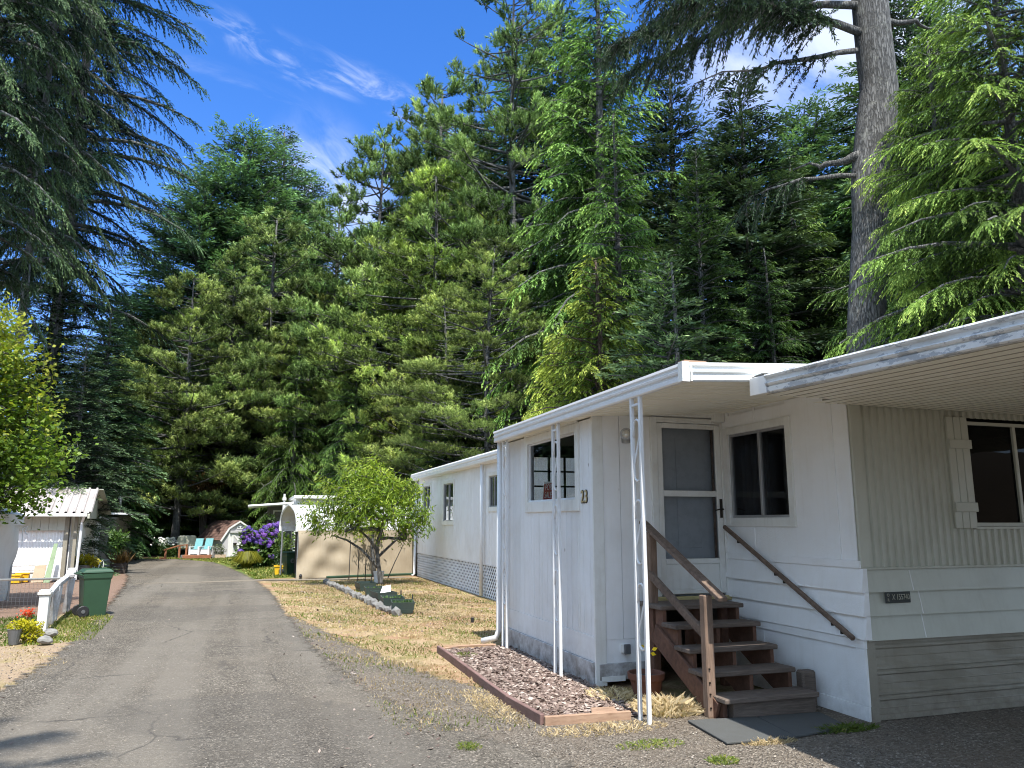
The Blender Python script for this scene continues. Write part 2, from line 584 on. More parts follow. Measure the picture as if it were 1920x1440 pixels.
M['cardboard'] = simple('tan_board', (0.48, 0.36, 0.25), 0.85)
M['red_sign'] = simple('red_sign_card', (0.38, 0.018, 0.014), 0.5, var=0.1)
M['sign_white'] = simple('white_sign_card', (0.75, 0.73, 0.70), 0.5, var=0.08)
M['plate'] = simple('dark_number_plate', (0.028, 0.035, 0.033), 0.45, 0.3, var=0.3, scale=30)
M['plate_text'] = simple('pale_plate_lettering', (0.32, 0.31, 0.25), 0.5, var=0.3, scale=60)
M['light_green'] = simple('light_green_board', (0.30, 0.40, 0.24), 0.7)
M['lens'] = simple('lamp_lens', (0.62, 0.60, 0.55), 0.12, 0.3)
M['threshold'] = simple('yellow_threshold', (0.50, 0.42, 0.20), 0.6)
M['asphalt'] = ground_mat('asphalt', 'asphalt')
M['gravel'] = ground_mat('gravel', 'gravel')
M['lawn'] = ground_mat('dry_lawn', 'lawn')
M['green'] = ground_mat('green_lawn', 'green')
M['dust'] = ground_mat('dusty_track', 'dust')
M['verge'] = ground_mat('lane_verge', 'verge')
M['yard'] = ground_mat('red_gravel_yard', 'yard')
M['mulch'] = ground_mat('mulch_ground', 'mulch', False)
M['floor'] = ground_mat('forest_floor', 'floor', False)

# foliage
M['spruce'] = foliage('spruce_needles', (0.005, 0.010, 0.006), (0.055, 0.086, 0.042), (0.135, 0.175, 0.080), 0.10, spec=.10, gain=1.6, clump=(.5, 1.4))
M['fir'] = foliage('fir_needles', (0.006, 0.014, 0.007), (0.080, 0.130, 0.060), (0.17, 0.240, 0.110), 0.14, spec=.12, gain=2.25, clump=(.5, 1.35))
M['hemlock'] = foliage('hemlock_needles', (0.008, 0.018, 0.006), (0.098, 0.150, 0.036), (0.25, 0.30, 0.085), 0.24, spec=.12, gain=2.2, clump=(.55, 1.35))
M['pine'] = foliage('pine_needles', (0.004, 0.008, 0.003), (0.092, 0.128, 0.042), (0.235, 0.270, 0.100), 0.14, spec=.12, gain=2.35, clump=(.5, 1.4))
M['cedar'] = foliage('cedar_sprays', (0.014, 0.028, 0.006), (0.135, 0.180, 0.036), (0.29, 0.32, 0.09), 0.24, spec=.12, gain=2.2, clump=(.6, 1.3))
M['maple'] = foliage('maple_leaves', (0.06, 0.10, 0.012), (0.17, 0.235, 0.034), (0.34, 0.325, 0.05), 0.36)
M['peach'] = foliage('peach_leaves', (0.05, 0.105, 0.010), (0.19, 0.27, 0.028), (0.36, 0.41, 0.065), 0.38, spec=0.3)
M['shrub'] = foliage('shrub_leaves', (0.022, 0.05, 0.012), (0.08, 0.145, 0.030), (0.18, 0.25, 0.06), 0.3, spec=0.45)
M['yellow_leaf'] = foliage('yellow_green_leaves', (0.16, 0.17, 0.01), (0.42, 0.40, 0.02), (0.62, 0.50, 0.03), 0.3)
M['dead_leaf'] = foliage('dead_brown_leaves', (0.07, 0.04, 0.015), (0.20, 0.10, 0.035), (0.30, 0.17, 0.06), 0.2)
M['purple'] = foliage('purple_petals', (0.11, 0.05, 0.26), (0.22, 0.12, 0.50), (0.40, 0.16, 0.52), 0.3)
M['red_petal'] = foliage('red_petals', (0.3, 0.01, 0.01), (0.62, 0.03, 0.03), None, 0.3)
M['white_petal'] = foliage('white_petals', (0.6, 0.6, 0.6), (0.85, 0.85, 0.85), None, 0.3)
M['straw'] = foliage('straw_grass', (0.23, 0.165, 0.09), (0.45, 0.345, 0.205), (0.64, 0.54, 0.36), 0.3, hue=0)
M['green_blade'] = foliage('green_grass_blades', (0.06, 0.10, 0.015), (0.15, 0.20, 0.035), (0.38, 0.33, 0.11), 0.3, hue=0)
M['chips'] = foliage('bark_chips', (0.06, 0.040, 0.032), (0.22, 0.162, 0.135), (0.46, 0.39, 0.335), 0.0, hue=0)
M['pebbles'] = foliage('gravel_pebbles', (0.09, 0.075, 0.062), (0.23, 0.197, 0.16), (0.46, 0.41, 0.35), 0.0, hue=0)
M['bark'] = bark('grey_bark', (0.070, 0.070, 0.068), (0.205, 0.203, 0.198), (0.27, 0.27, 0.24))
M['bark_red'] = bark('brown_bark', (0.06, 0.042, 0.03), (0.17, 0.125, 0.095))
M['twig'] = simple('dark_twigs', (0.06, 0.05, 0.042), 0.95)
M['pale_twig'] = simple('grey_dead_wood', (0.30, 0.28, 0.26), 0.95)


def shingle_mat():
    mt, nt, out = nmat('brown_shingles')
    b = N(nt, 'ShaderNodeBsdfPrincipled')
    pos = geo_pos(nt)
    v = N(nt, 'ShaderNodeTexVoronoi')
    v.inputs['Scale'].default_value = 5
    L(nt, pos, v.inputs[0])
    sp = N(nt, 'ShaderNodeSeparateColor')
    L(nt, v.outputs['Color'], sp.inputs[0])
    L(nt, ramp(nt, sp.outputs[0], [(0, (0.085, 0.045, 0.035)), (1, (0.22, 0.135, 0.105))]), b.inputs['Base Color'])
    b.inputs['Roughness'].default_value = 0.95
    L(nt, b.outputs[0], out.inputs[0])
    return mt


M['shingle'] = shingle_mat()


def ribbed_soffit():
    """cream pans with shade painted into the interlocking grooves every 14 cm"""
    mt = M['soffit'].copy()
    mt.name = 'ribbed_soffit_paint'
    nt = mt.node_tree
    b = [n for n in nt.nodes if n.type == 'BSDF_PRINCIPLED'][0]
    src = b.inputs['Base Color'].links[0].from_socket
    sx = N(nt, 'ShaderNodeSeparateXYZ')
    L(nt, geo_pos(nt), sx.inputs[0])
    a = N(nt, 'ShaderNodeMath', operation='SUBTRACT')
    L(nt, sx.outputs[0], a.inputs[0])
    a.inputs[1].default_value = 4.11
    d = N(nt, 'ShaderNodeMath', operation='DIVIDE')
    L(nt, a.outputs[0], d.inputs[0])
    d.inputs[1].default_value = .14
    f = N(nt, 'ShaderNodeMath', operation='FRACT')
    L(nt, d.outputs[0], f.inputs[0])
    k = ramp(nt, f.outputs[0], [(.765, 1), (.785, .30), (.994, .30), (.999, 1)])  # dark stripes in the colour stand in for the rib shadow lines
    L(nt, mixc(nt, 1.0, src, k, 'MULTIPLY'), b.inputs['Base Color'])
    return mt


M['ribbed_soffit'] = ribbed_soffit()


def peeling_mat():
    """white enamel flaking off galvanised sheet"""
    mt, nt, out = nmat('peeling_enamel')
    b = N(nt, 'ShaderNodeBsdfPrincipled')
    pos = geo_pos(nt)
    n1 = noise(nt, 7, 7, 0.7, pos, (1, 0.7, 1.6))
    k = ramp(nt, n1, [(0.535, 0), (0.55, 1)])
    col = mixc(nt, k, (0.70, 0.71, 0.71), (0.40, 0.42, 0.45))
    col = mixc(nt, ramp(nt, noise(nt, 3, 5, 0.6, pos), [(0.45, 0), (0.75, 0.5)]), col, (0.36, 0.34, 0.30))
    L(nt, col, b.inputs['Base Color'])
    b.inputs['Roughness'].default_value = 0.45
    bp = N(nt, 'ShaderNodeBump')
    bp.inputs['Strength'].default_value = 0.4
    bp.inputs['Distance'].default_value = 0.003
    L(nt, k, bp.inputs['Height'])
    L(nt, bp.outputs[0], b.inputs['Normal'])
    L(nt, b.outputs[0], out.inputs[0])
    return mt


M['peeling'] = peeling_mat()

# ------------------------------------------------------------------ leaf meshes with numpy
def unit(v):
    return v / np.maximum(np.linalg.norm(v, axis=-1, keepdims=True), 1e-9)


def np_mesh(name, quads, shade, nv=4):
    """quads: (n, nv, 3)"""
    n = len(quads)
    me = bpy.data.meshes.new(name)
    me.vertices.add(n * nv)
    me.vertices.foreach_set('co', np.ascontiguousarray(quads, dtype=np.float32).ravel())
    me.loops.add(n * nv)
    me.loops.foreach_set('vertex_index', np.arange(n * nv, dtype=np.int32))
    me.polygons.add(n)
    me.polygons.foreach_set('loop_start', np.arange(0, n * nv, nv, dtype=np.int32))
    at_ = me.attributes.new('shade', 'FLOAT', 'FACE')
    at_.data.foreach_set('value', np.clip(shade, 0, 1).astype(np.float32))
    me.update(calc_edges=True)
    return me


def leaf_quads(rng, p, d, l, w, nrm_jit=0.5, up=(0, 0, 1), fold=0.0, mid=0.45):
    n = len(p)
    nr = np.array(up)[None, :] + rng.normal(0, nrm_jit, (n, 3))
    wv = unit(np.cross(d, nr))
    l = np.broadcast_to(l, (n,))[:, None]
    w = np.broadcast_to(w, (n,))[:, None]
    md = p + d * l * mid
    if fold:
        md = md + unit(np.cross(wv, d)) * l * fold
    return np.stack([p, md + wv * w / 2, p + d * l, md - wv * w / 2], 1)


def conifer(seed, H, RAD, nb, z0=0.06, prof=None, rise=0.25, droop=0.55, twig_sp=0.2, twig_len=0.9, tdroop=0.35,
            leaf_l=0.2, leaf_w=0.05, leaf_sp=0.1, ldroop=0.15, one_sided=None, trunk_r=0.3, inner=0.12, jag=0.3, lift=0.0, hang=0.0):
    rng = np.random.default_rng(seed)
    t = z0 + (0.99 - z0) * (np.linspace(0, 1, nb) ** 0.92)
    t = np.clip(t + rng.normal(0, 0.006, nb), z0, 0.99)
    az = np.arange(nb) * 2.39996 + rng.normal(0, 0.35, nb)
    if prof is None:
        prof = lambda u: np.minimum(1.0, 1.25 * (1 - u) ** 0.85) * (0.72 + 0.28 * np.minimum(1, u / 0.2))
    Lb = RAD * prof(t) * rng.uniform(1 - jag, 1 + jag * .5, nb) + 0.15
    if one_sided is not None:
        Lb = Lb * one_sided(az)
    zb = t * H
    rs = (rise + 0.55 * np.maximum(0, t - 0.55)) * rng.uniform(.6, 1.3, nb)
    dr = droop * rng.uniform(.7, 1.25, nb) * np.clip(1.35 - t, .25, 1.2)
    ca, sa = np.cos(az), np.sin(az)

    def bpos(i, s):
        h = Lb[i] * s * (1 - 0.12 * s)
        z = zb[i] + Lb[i] * (rs[i] * s - dr[i] * s * s)
        return np.stack([ca[i] * h, sa[i] * h, z], -1)

    def btan(i, s):
        return unit(np.stack([ca[i], sa[i], rs[i] - 2 * dr[i] * s], -1))
    nt_ = np.maximum(4, (Lb / twig_sp * 2).astype(int))
    bi = np.repeat(np.arange(nb), nt_)
    k = np.concatenate([np.arange(n) for n in nt_])
    s = inner + (1 - inner) * (k + rng.uniform(0, 1, len(k))) / nt_[bi]
    side = np.where(k % 2 == 0, 1.0, -1.0)
    T = btan(bi, s)
    Nn = np.stack([-sa[bi], ca[bi], np.zeros(len(bi))], -1)
    a = np.clip(rng.normal(0.85, 0.2, len(bi)), .3, 1.3) * (1 - 0.55 * s ** 3)
    td = T * np.cos(a)[:, None] + Nn * (side * np.sin(a))[:, None]
    td[:, 2] += -tdroop * rng.uniform(.5, 1.4, len(bi)) + lift * rng.uniform(0, 1, len(bi))
    td += rng.normal(0, 0.12, td.shape)
    td = unit(td)
    tl = twig_len * (1.02 - 0.72 * s) * rng.uniform(.55, 1.2, len(bi)) * np.clip(Lb[bi] / (RAD * .6), .3, 1.1) + leaf_l * .8
    tp = bpos(bi, s)
    nl = np.maximum(3, (tl / leaf_sp * 2).astype(int))
    li = np.repeat(np.arange(len(bi)), nl)
    kk = np.concatenate([np.arange(n) for n in nl])
    u = (kk + rng.uniform(0, 1, len(kk))) / nl[li]
    lp = tp[li] + td[li] * (tl[li] * u)[:, None]
    lp[:, 2] -= hang * tl[li] * u * u
    ls = np.where(kk % 2 == 0, 1.0, -1.0)
    perp = unit(np.cross(td[li], np.array([0, 0, 1.0])[None, :] + rng.normal(0, 0.35, (len(li), 3))))
    ld = td[li] * 0.75 + perp * (ls * 0.62 * (1 - .6 * u))[:, None] + rng.normal(0, .14, (len(li), 3))
    ld[:, 2] -= ldroop + hang * u
    ld = unit(ld)
    ll = leaf_l * rng.uniform(.7, 1.25, len(li)) * (1.1 - .3 * u)
    q = leaf_quads(rng, lp, ld, ll, leaf_w * rng.uniform(.7, 1.2, len(li)), 0.55)
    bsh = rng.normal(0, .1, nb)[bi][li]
    sh = -.06 + 0.55 * s[li] ** 1.8 + 0.36 * u + rng.normal(0, .10, len(li)) + bsh  # inner needles darkened as painted crown shade, tips lighter as new growth
    crown = np_mesh('crown', q, sh)
    # trunk and limbs
    mb = MB()
    lean = rng.normal(0, .15, 2)
    mb.tube([(lean[0] * math.sin(z * 3), lean[1] * math.sin(z * 2.3), z * H * .985) for z in np.linspace(0, 1, 9)],
            [trunk_r * (1.25 if i == 0 else 1) * (1 - .93 * i / 8) + .012 for i in range(9)], 9)
    for i in range(0, nb):
        ss = np.linspace(0, .93, 5)
        pts = bpos(np.full(5, i), ss)
        r0 = 0.018 * Lb[i] * .8 + 0.006
        mb.tube(pts, [r0 * (1 - .8 * x) + .003 for x in ss], 4, False)
    trunk = mb.mesh('trunk')
    trunk.shade_smooth()
    return trunk, crown


def pine(seed, H, RAD, nb, z0=0.25, needle=0.22, nw=0.035, per=26, tufts=11, trunk_r=0.22, prof=None, spread=0.33, gap=0.0):
    rng = np.random.default_rng(seed)
    t = z0 + (0.985 - z0) * np.linspace(0, 1, nb) ** .95
    t = np.clip(t + rng.normal(0, .015, nb), z0, .99)
    az = np.arange(nb) * 2.39996 + rng.normal(0, .5, nb)
    if prof is None:
        prof = lambda u: np.clip(1.5 * (1 - u) ** .7, 0, 1) * (.65 + .35 * np.clip((u - z0) / .25, 0, 1))
    Lb = RAD * prof(t) * rng.uniform(.5, 1.15, nb) + .25
    rs = rng.uniform(-.05, .35, nb) + .6 * np.maximum(0, t - .6)
    cv = rng.uniform(.05, .3, nb)
    mb = MB()
    lean = rng.normal(0, .35, 2)

    def tr(z): return np.array([lean[0] * math.sin(z * 2.7), lean[1] * math.sin(z * 2.1), z * H])
    mb.tube([tr(z) for z in np.linspace(0, .98, 12)], [trunk_r * (1.25 if i == 0 else 1) * (1 - .9 * i / 11) + .012 for i in range(12)], 9)
    P, D, C = [], [], []
    for i in range(nb):
        b0 = tr(t[i])
        ca, sa = math.cos(az[i]), math.sin(az[i])

        def bp(s): return b0 + np.array([ca * Lb[i] * s, sa * Lb[i] * s, Lb[i] * (rs[i] * s - cv[i] * s * (1 - s) * 1.2)])
        pts = [bp(s) for s in np.linspace(0, 1, 6)]
        r0 = .016 * Lb[i] + .008
        mb.tube(pts, [r0 * (1 - .8 * s) + .004 for s in np.linspace(0, 1, 6)], 5, False)
        tone = rng.normal(0, .13)
        ncl = max(1, int(round(rng.uniform(1.4, 3.6) * (.35 + .65 * Lb[i] / RAD))))
        for c_ in range(ncl):
            x = 1.0 if c_ == 0 else rng.uniform(.45, .95)
            lat = rng.normal(0, .22) * Lb[i] * (0 if c_ == 0 else 1)
            cc = bp(x) + np.array([-sa * lat, ca * lat, rng.uniform(.0, .15)])
            rc = spread * rng.uniform(.5, 1.5) * (.45 + .55 * Lb[i] / RAD)
            if lat: mb.tube([bp(max(0, x - .25)), cc], [.016, .006], 4, False)
            nt_ = max(5, int(tufts * (rc / spread) ** 2))
            for q_ in range(nt_):
                v = rng.normal(0, 1, 3); v /= np.linalg.norm(v)
                v[2] = abs(v[2]) * 1.1 - .30
                r_ = rng.uniform(.45, 1.0)
                off = v * rc * r_ * np.array([1, 1, .62])
                d = np.array([ca * .25, sa * .25, .75]) + v * .55 + rng.normal(0, .2, 3)
                P.append(cc + off); D.append(d / np.linalg.norm(d))
                C.append(.20 + .66 * v[2] * r_ + .12 * x + tone + rng.normal(0, .07))  # cluster tops bright, undersides near-black: shade put into the needle colour
                if q_ % 6 == 0: mb.tube([cc - np.array([0, 0, rc * .25]), cc + off], [.010, .004], 3, False)
    P, D, C = np.array(P), np.array(D), np.array(C)
    idx = np.repeat(np.arange(len(P)), per)
    m_ = len(idx)
    ax = rng.uniform(-.55, .25, m_)
    p0 = P[idx] + D[idx] * ax[:, None] * needle * 2.4
    d = unit(D[idx] * rng.uniform(.4, 1.2, m_)[:, None] + unit(rng.normal(0, 1, (m_, 3))) * .75)
    ln = needle * rng.uniform(.7, 1.2, m_)
    wv = unit(np.cross(d, rng.normal(0, 1, (m_, 3)))) * (nw * rng.uniform(.7, 1.2, m_))[:, None] / 2
    q = np.stack([p0 - wv, p0 + d * ln[:, None], p0 + wv], 1)
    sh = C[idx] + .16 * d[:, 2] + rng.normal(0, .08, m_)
    crown = np_mesh('crown', q, sh, 3)
    trunk = mb.mesh('trunk')
    trunk.shade_smooth()
    return trunk, crown


def skeleton(rng, base_pts, tips, r_tip=.005, rpow=.5, rmax=.1):
    """nearest-node branching from given base polyline to tips; returns MB and list of (tip, dir)"""
    nodes = [np.array(p, float) for p in base_pts]
    parent = [-1] + list(range(len(base_pts) - 1))
    root = nodes[-1]
    tips = sorted([np.array(t_, float) for t_ in tips], key=lambda t_: np.linalg.norm(t_ - root))
    leafs = []
    for t_ in tips:
        arr = np.array(nodes)
        dist = np.linalg.norm(arr - t_, axis=1) + 0.25 * np.maximum(0, arr[:, 2] - t_[2])
        dist[:max(0, len(base_pts) // 2)] += 2
        j = int(np.argmin(dist))
        a = nodes[j]
        L_ = np.linalg.norm(t_ - a)
        ns = max(2, int(L_ / .25))
        prev = j
        for k in range(1, ns + 1):
            s = k / ns
            p = a + (t_ - a) * s + rng.normal(0, .03, 3) * L_ * (1 - s) * s * 3
            p[2] += .12 * L_ * s * (1 - s)
            nodes.append(p)
            parent.append(prev)
            prev = len(nodes) - 1
        leafs.append((prev, unit((t_ - a)[None, :])[0]))
    cnt = np.zeros(len(nodes))
    for i, _ in leafs:
        while i >= 0:
            cnt[i] += 1
            i = parent[i]
    rad = np.minimum(rmax, r_tip * np.maximum(1, cnt) ** rpow)
    mb = MB()
    for i in range(1, len(nodes)):
        j = parent[i]
        mb.tube([nodes[j], nodes[i]], [min(rad[j], rad[i] * 1.35), rad[i]], 6 if rad[i] > .012 else 4, False)
    return mb, [(nodes[i], d) for i, d in leafs]


def leaf_cluster(rng, tips, per, spread, l, w, droop=.2, fold=0.0, jit=.6, along=.5, shade_fn=None):
    P = np.array([t_[0] for t_ in tips]); D = np.array([t_[1] for t_ in tips])
    idx = np.repeat(np.arange(len(P)), per)
    n = len(idx)
    p = P[idx] - D[idx] * (rng.uniform(0, 1, n) * along)[:, None] + rng.normal(0, 1, (n, 3)) * spread
    d = unit(D[idx] * .5 + rng.normal(0, .6, (n, 3)))
    d[:, 2] -= droop
    d = unit(d)
    q = leaf_quads(rng, p, d, l * rng.uniform(.6, 1.25, n), w * rng.uniform(.7, 1.2, n), jit, fold=fold)
    sh = rng.normal(.5, .17, n) + rng.normal(0, .08, len(P))[idx]
    if shade_fn is not None: sh = sh + shade_fn(p)
    return q, sh


def blob_leaves(seed, blobs, n, l, w, droop=.25, jit=.6, shell=.55, fold=0.0, tipz=.25):
    """leaves through the outer part of lumpy blobs: (cx,cy,cz,rx,ry,rz)"""
    rng = np.random.default_rng(seed)
    bl = np.array(blobs, float)
    vol = bl[:, 3] * bl[:, 4] + bl[:, 4] * bl[:, 5]
    bi = rng.choice(len(bl), n, p=vol / vol.sum())
    u = unit(rng.normal(0, 1, (n, 3)))
    r = rng.uniform(shell, 1.05, n) * (1 + .18 * np.sin(u[:, 0] * 9 + bi) * np.sin(u[:, 1] * 8 + u[:, 2] * 7))
    p = bl[bi, :3] + u * bl[bi, 3:] * r[:, None]
    d = unit(u * .7 + rng.normal(0, .5, (n, 3)))
    d[:, 2] -= droop
    d = unit(d)
    q = leaf_quads(rng, p, d, l * rng.uniform(.6, 1.3, n), w * rng.uniform(.7, 1.2, n), jit, fold=fold)
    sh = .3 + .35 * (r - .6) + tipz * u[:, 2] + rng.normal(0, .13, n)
    return q, sh


# ------------------------------------------------------------------ world, sun
SUN = Vector((0.04, 0.53, -1)).normalized()
el = math.asin(-SUN.z)
sun_d = bpy.data.lights.new('sun', 'SUN')
sun_d.energy = 4.4
sun_d.angle = R(0.53)
sun_d.color = (1.0, 0.955, 0.88)
sun = bpy.data.objects.new('sun', sun_d)
COL.objects.link(sun)
sun.rotation_euler = SUN.to_track_quat('-Z', 'Y').to_euler()
sun.location = (-2, -20, 40)

wd = bpy.data.worlds.new('World')
scene.world = wd
wd.use_nodes = True
nt = wd.node_tree
nt.nodes.clear()
out = nt.nodes.new('ShaderNodeOutputWorld')
bg = nt.nodes.new('ShaderNodeBackground')
sky = nt.nodes.new('ShaderNodeTexSky')
sky.sky_type = 'NISHITA'
sky.sun_disc = False
sky.sun_elevation = el
sky.sun_rotation = math.atan2(-SUN.x, -SUN.y)
sky.air_density = 1.0
sky.dust_density = 0.3
sky.ozone_density = 3.0
tc = nt.nodes.new('ShaderNodeTexCoord')
vec = tc.outputs['Generated']


def vdot(v):
    n = nt.nodes.new('ShaderNodeVectorMath')
    n.operation = 'DOT_PRODUCT'
    L(nt, vec, n.inputs[0])
    n.inputs[1].default_value = tuple(v)
    return n.outputs['Value']


def mrange(src, a, b, c=0.0, d=1.0, smooth=True):
    n = nt.nodes.new('ShaderNodeMapRange')
    if smooth: n.interpolation_type = 'SMOOTHSTEP'
    n.inputs['From Min'].default_value = a
    n.inputs['From Max'].default_value = b
    n.inputs['To Min'].default_value = c
    n.inputs['To Max'].default_value = d
    L(nt, src, n.inputs[0])
    return n.outputs[0]


def math_(op, a, b):
    n = nt.nodes.new('ShaderNodeMath')
    n.operation = op
    for i, x in enumerate((a, b)):
        if hasattr(x, 'is_linked'): L(nt, x, n.inputs[i])
        else: n.inputs[i].default_value = x
    return n.outputs[0]


def wisp(p0, p1, half, stretch, gain, lo, hi, endfade=.03):
    """cirrus streak between two sky directions"""
    d0, d1 = vdir(*p0), vdir(*p1)
    tt = unit((d1 - d0)[None, :])[0]
    nn = unit(np.cross(d0, d1)[None, :])[0]
    mm = np.cross(tt, nn)
    comb = nt.nodes.new('ShaderNodeCombineXYZ')
    a, b, c = vdot(tt), vdot(nn), vdot(mm)
    for sck, src, k in ((0, a, stretch[0]), (1, b, stretch[1]), (2, c, stretch[0])):
        L(nt, math_('MULTIPLY', src, k), comb.inputs[sck])
    nz = nt.nodes.new('ShaderNodeTexNoise')
    nz.inputs['Scale'].default_value = 1
    nz.inputs['Detail'].default_value = 7
    nz.inputs['Roughness'].default_value = .6
    nz.inputs['Distortion'].default_value = .8
    L(nt, comb.outputs[0], nz.inputs['Vector'])
    body = mrange(nz.outputs[0], lo, hi)
    ac = math_('ABSOLUTE', b, 0)
    across = mrange(ac, 0.0, half, 1, 0)
    t0, t1 = float(d0 @ tt), float(d1 @ tt)
    al = math_('MULTIPLY', mrange(a, t0 - endfade, t0 + endfade), mrange(a, t1 - endfade, t1 + endfade, 1, 0))
    return math_('MULTIPLY', math_('MULTIPLY', body, across), math_('MULTIPLY', al, gain))


w1 = wisp((400, 40), (640, 160), .030, (13, 44), .42, .44, .80, .04)
w6 = wisp((600, 120), (850, 240), .030, (15, 40), .40, .44, .78, .04)
w2 = wisp((540, 300), (690, 440), .10, (12, 24), .65, .22, .70, .05)
w3 = wisp((1300, 60), (1800, 60), .16, (4, 7), .62, .22, .6, .06)
w4 = wisp((300, 100), (640, 240), .02, (5, 26), .16, .4, .8)
w5 = wisp((620, 500), (1000, 620), .10, (5, 9), .6, .25, .6, .06)
cl = w1
for w in (w2, w3, w4, w5, w6): cl = math_('MAXIMUM', cl, w)
hs = nt.nodes.new('ShaderNodeHueSaturation')
hs.inputs['Saturation'].default_value = 1.32
hs.inputs['Value'].default_value = 1.12
L(nt, sky.outputs[0], hs.inputs['Color'])
skyb = mixc(nt, 1.0, hs.outputs[0], (.90, .75, .93), 'MULTIPLY')
# added bright veil over the unseen sky around the blue gap, filling shaded walls
cdir = vdir(620, 190)
vn = nt.nodes.new('ShaderNodeTexNoise')
vn.inputs['Scale'].default_value = 2.6
vn.inputs['Detail'].default_value = 6
vn.inputs['Roughness'].default_value = .6
L(nt, vec, vn.inputs['Vector'])
fill_veil = math_('MULTIPLY', mrange(vdot(cdir), math.cos(R(30)), math.cos(R(62)), 0, 1), mrange(vn.outputs[0], .25, .65, .35, .85))
skyb = mixc(nt, fill_veil, skyb, (5.1, 6.7, 8.3))
skyc = mixc(nt, cl, skyb, (4.9, 5.15, 5.5))
L(nt, skyc, bg.inputs[0])
bg.inputs[1].default_value = 0.15
L(nt, bg.outputs[0], out.inputs[0])

scene.view_settings.view_transform = 'Standard'
scene.view_settings.look = 'None'
scene.view_settings.exposure = 0
scene.render.engine = 'CYCLES'
cy = scene.cycles
cy.film_exposure = 1.9
cy.max_bounces = 8
cy.diffuse_bounces = 5
cy.glossy_bounces = 3
cy.transmission_bounces = 3
cy.transparent_max_bounces = 10
cy.sample_clamp_indirect = 4
cy.use_denoising = True
cy.filter_width = 1.05
cy.use_adaptive_sampling = True
cy.adaptive_threshold = 0.02


# ------------------------------------------------------------------ the setting: ground sheets
def sheet(name, rows, mat, z, fw=0.5, sub=3, endfade=True):
    """rows: list of (left (x,y), right (x,y)); feathered towards its border by the 'edge' attribute"""
    rows = [(np.array(a, float), np.array(b, float)) for a, b in rows]
    fine = []
    for (a0, b0), (a1, b1) in zip(rows[:-1], rows[1:]):
        n = max(1, int(np.linalg.norm((a1 + b1 - a0 - b0) / 2) / 1.5))
        for k in range(n):
            s = k / n
            fine.append((a0 + (a1 - a0) * s, b0 + (b1 - b0) * s))
    fine.append(rows[-1])
    vs, ed, fs = [], [], []
    nr = len(fine)
    nc = sub + 3
    for i, (a, b) in enumerate(fine):
        w = np.linalg.norm(b - a)
        f = min(fw / max(w, .01), .45)
        cols = [0, f] + [f + (1 - 2 * f) * (k + 1) / sub for k in range(sub)] + [1]
        for j, s in enumerate(cols):
            p = a + (b - a) * s
            vs.append((p[0], p[1], z))
            e = 0.0 if j in (0, nc - 1) else 1.0
            if endfade and i in (0, nr - 1): e = 0.0
            ed.append(e)
    for i in range(nr - 1):
        for j in range(nc - 1):
            a = i * nc + j
            fs.append((a, a + 1, a + nc + 1, a + nc))
    me = bpy.data.meshes.new(name)
    me.from_pydata(vs, [], fs)
    at_ = me.attributes.new('edge', 'FLOAT', 'POINT')
    at_.data.foreach_set('value', np.array(ed, np.float32))
    me.update()
    o = link_mesh(name, me, mat)
    return tag(o, kind='structure')


g = MB()
g.add([(-400, -120, -.03), (400, -120, -.03), (400, 600, -.03), (-400, 600, -.03)], [(0, 1, 2, 3)])
tag(g.build('ground', M['floor']), kind='structure')
# a low wooded rise behind the park closes the horizon
hv, hf = [], []
for i in range(61):
    a = -75 + i * 3.6
    for j, (rr, zz) in enumerate(((95, -.5), (120, 7), (160, 13), (260, 16))):
        hv.append((rr * math.sin(R(a)), rr * math.cos(R(a)), zz + (j > 0) * 1.5 * math.sin(i * .9 + j)))
for i in range(60):
    for j in range(3):
        a = i * 4 + j
        hf.append((a, a + 1, a + 5, a + 4))
hm = MB().add(hv, hf)
tag(hm.build('hill', M['floor'], smooth=True), kind='structure')

sheet('red_gravel_yard', [((-12, 13.5), (-2.3, 13.5)), ((-12, 15), (-2.35, 15)), ((-12, 20), (-2.7, 20)), ((-12, 26), (-3.2, 26)), ((-12, 31), (-3.8, 31)), ((-12, 35), (-4.6, 35))], M['yard'], -.018, .7)
sheet('dry_lawn', [((0.9, 6.0), (5.4, 6.0)), ((0.75, 8), (6, 8)), ((0.55, 12), (6.5, 12)), ((0.35, 18), (6.5, 18)), ((0.2, 23), (7, 23)), ((-.1, 27.4), (8, 27.4))], M['lawn'], -.014, .5)
sheet('green_lawn', [((0.0, 25.8), (2.2, 26.4)), ((-0.5, 28.5), (3, 28.5)), ((-1.2, 32.5), (4, 33)), ((-1.6, 36), (4, 38)), ((-3.2, 40), (3, 44)), ((-5.5, 42), (-3, 47))], M['green'], -.012, .6)
sheet('verge', [((-6, -6), (-1.6, -6)), ((-6, 5), (-1.9, 5)), ((-6, 11), (-1.85, 11)), ((-6, 13.5), (-1.95, 13.5)), ((-4, 15.5), (-2.2, 15.5)), ((-3.8, 18), (-2.5, 18))], M['verge'], -.010, .55)
sheet('gravel_apron', [((0.2, -8), (14, -8)), ((0.5, 3), (12, 3)), ((0.9, 5.2), (12, 5.2)), ((1.0, 6.3), (8, 6.3)), ((0.95, 7.2), (3.3, 7.2)), ((.75, 9.2), (2.2, 9.2)), ((.6, 12.5), (1.5, 12.5)), ((.4, 16), (.9, 16))], M['gravel'], -.006, .65)
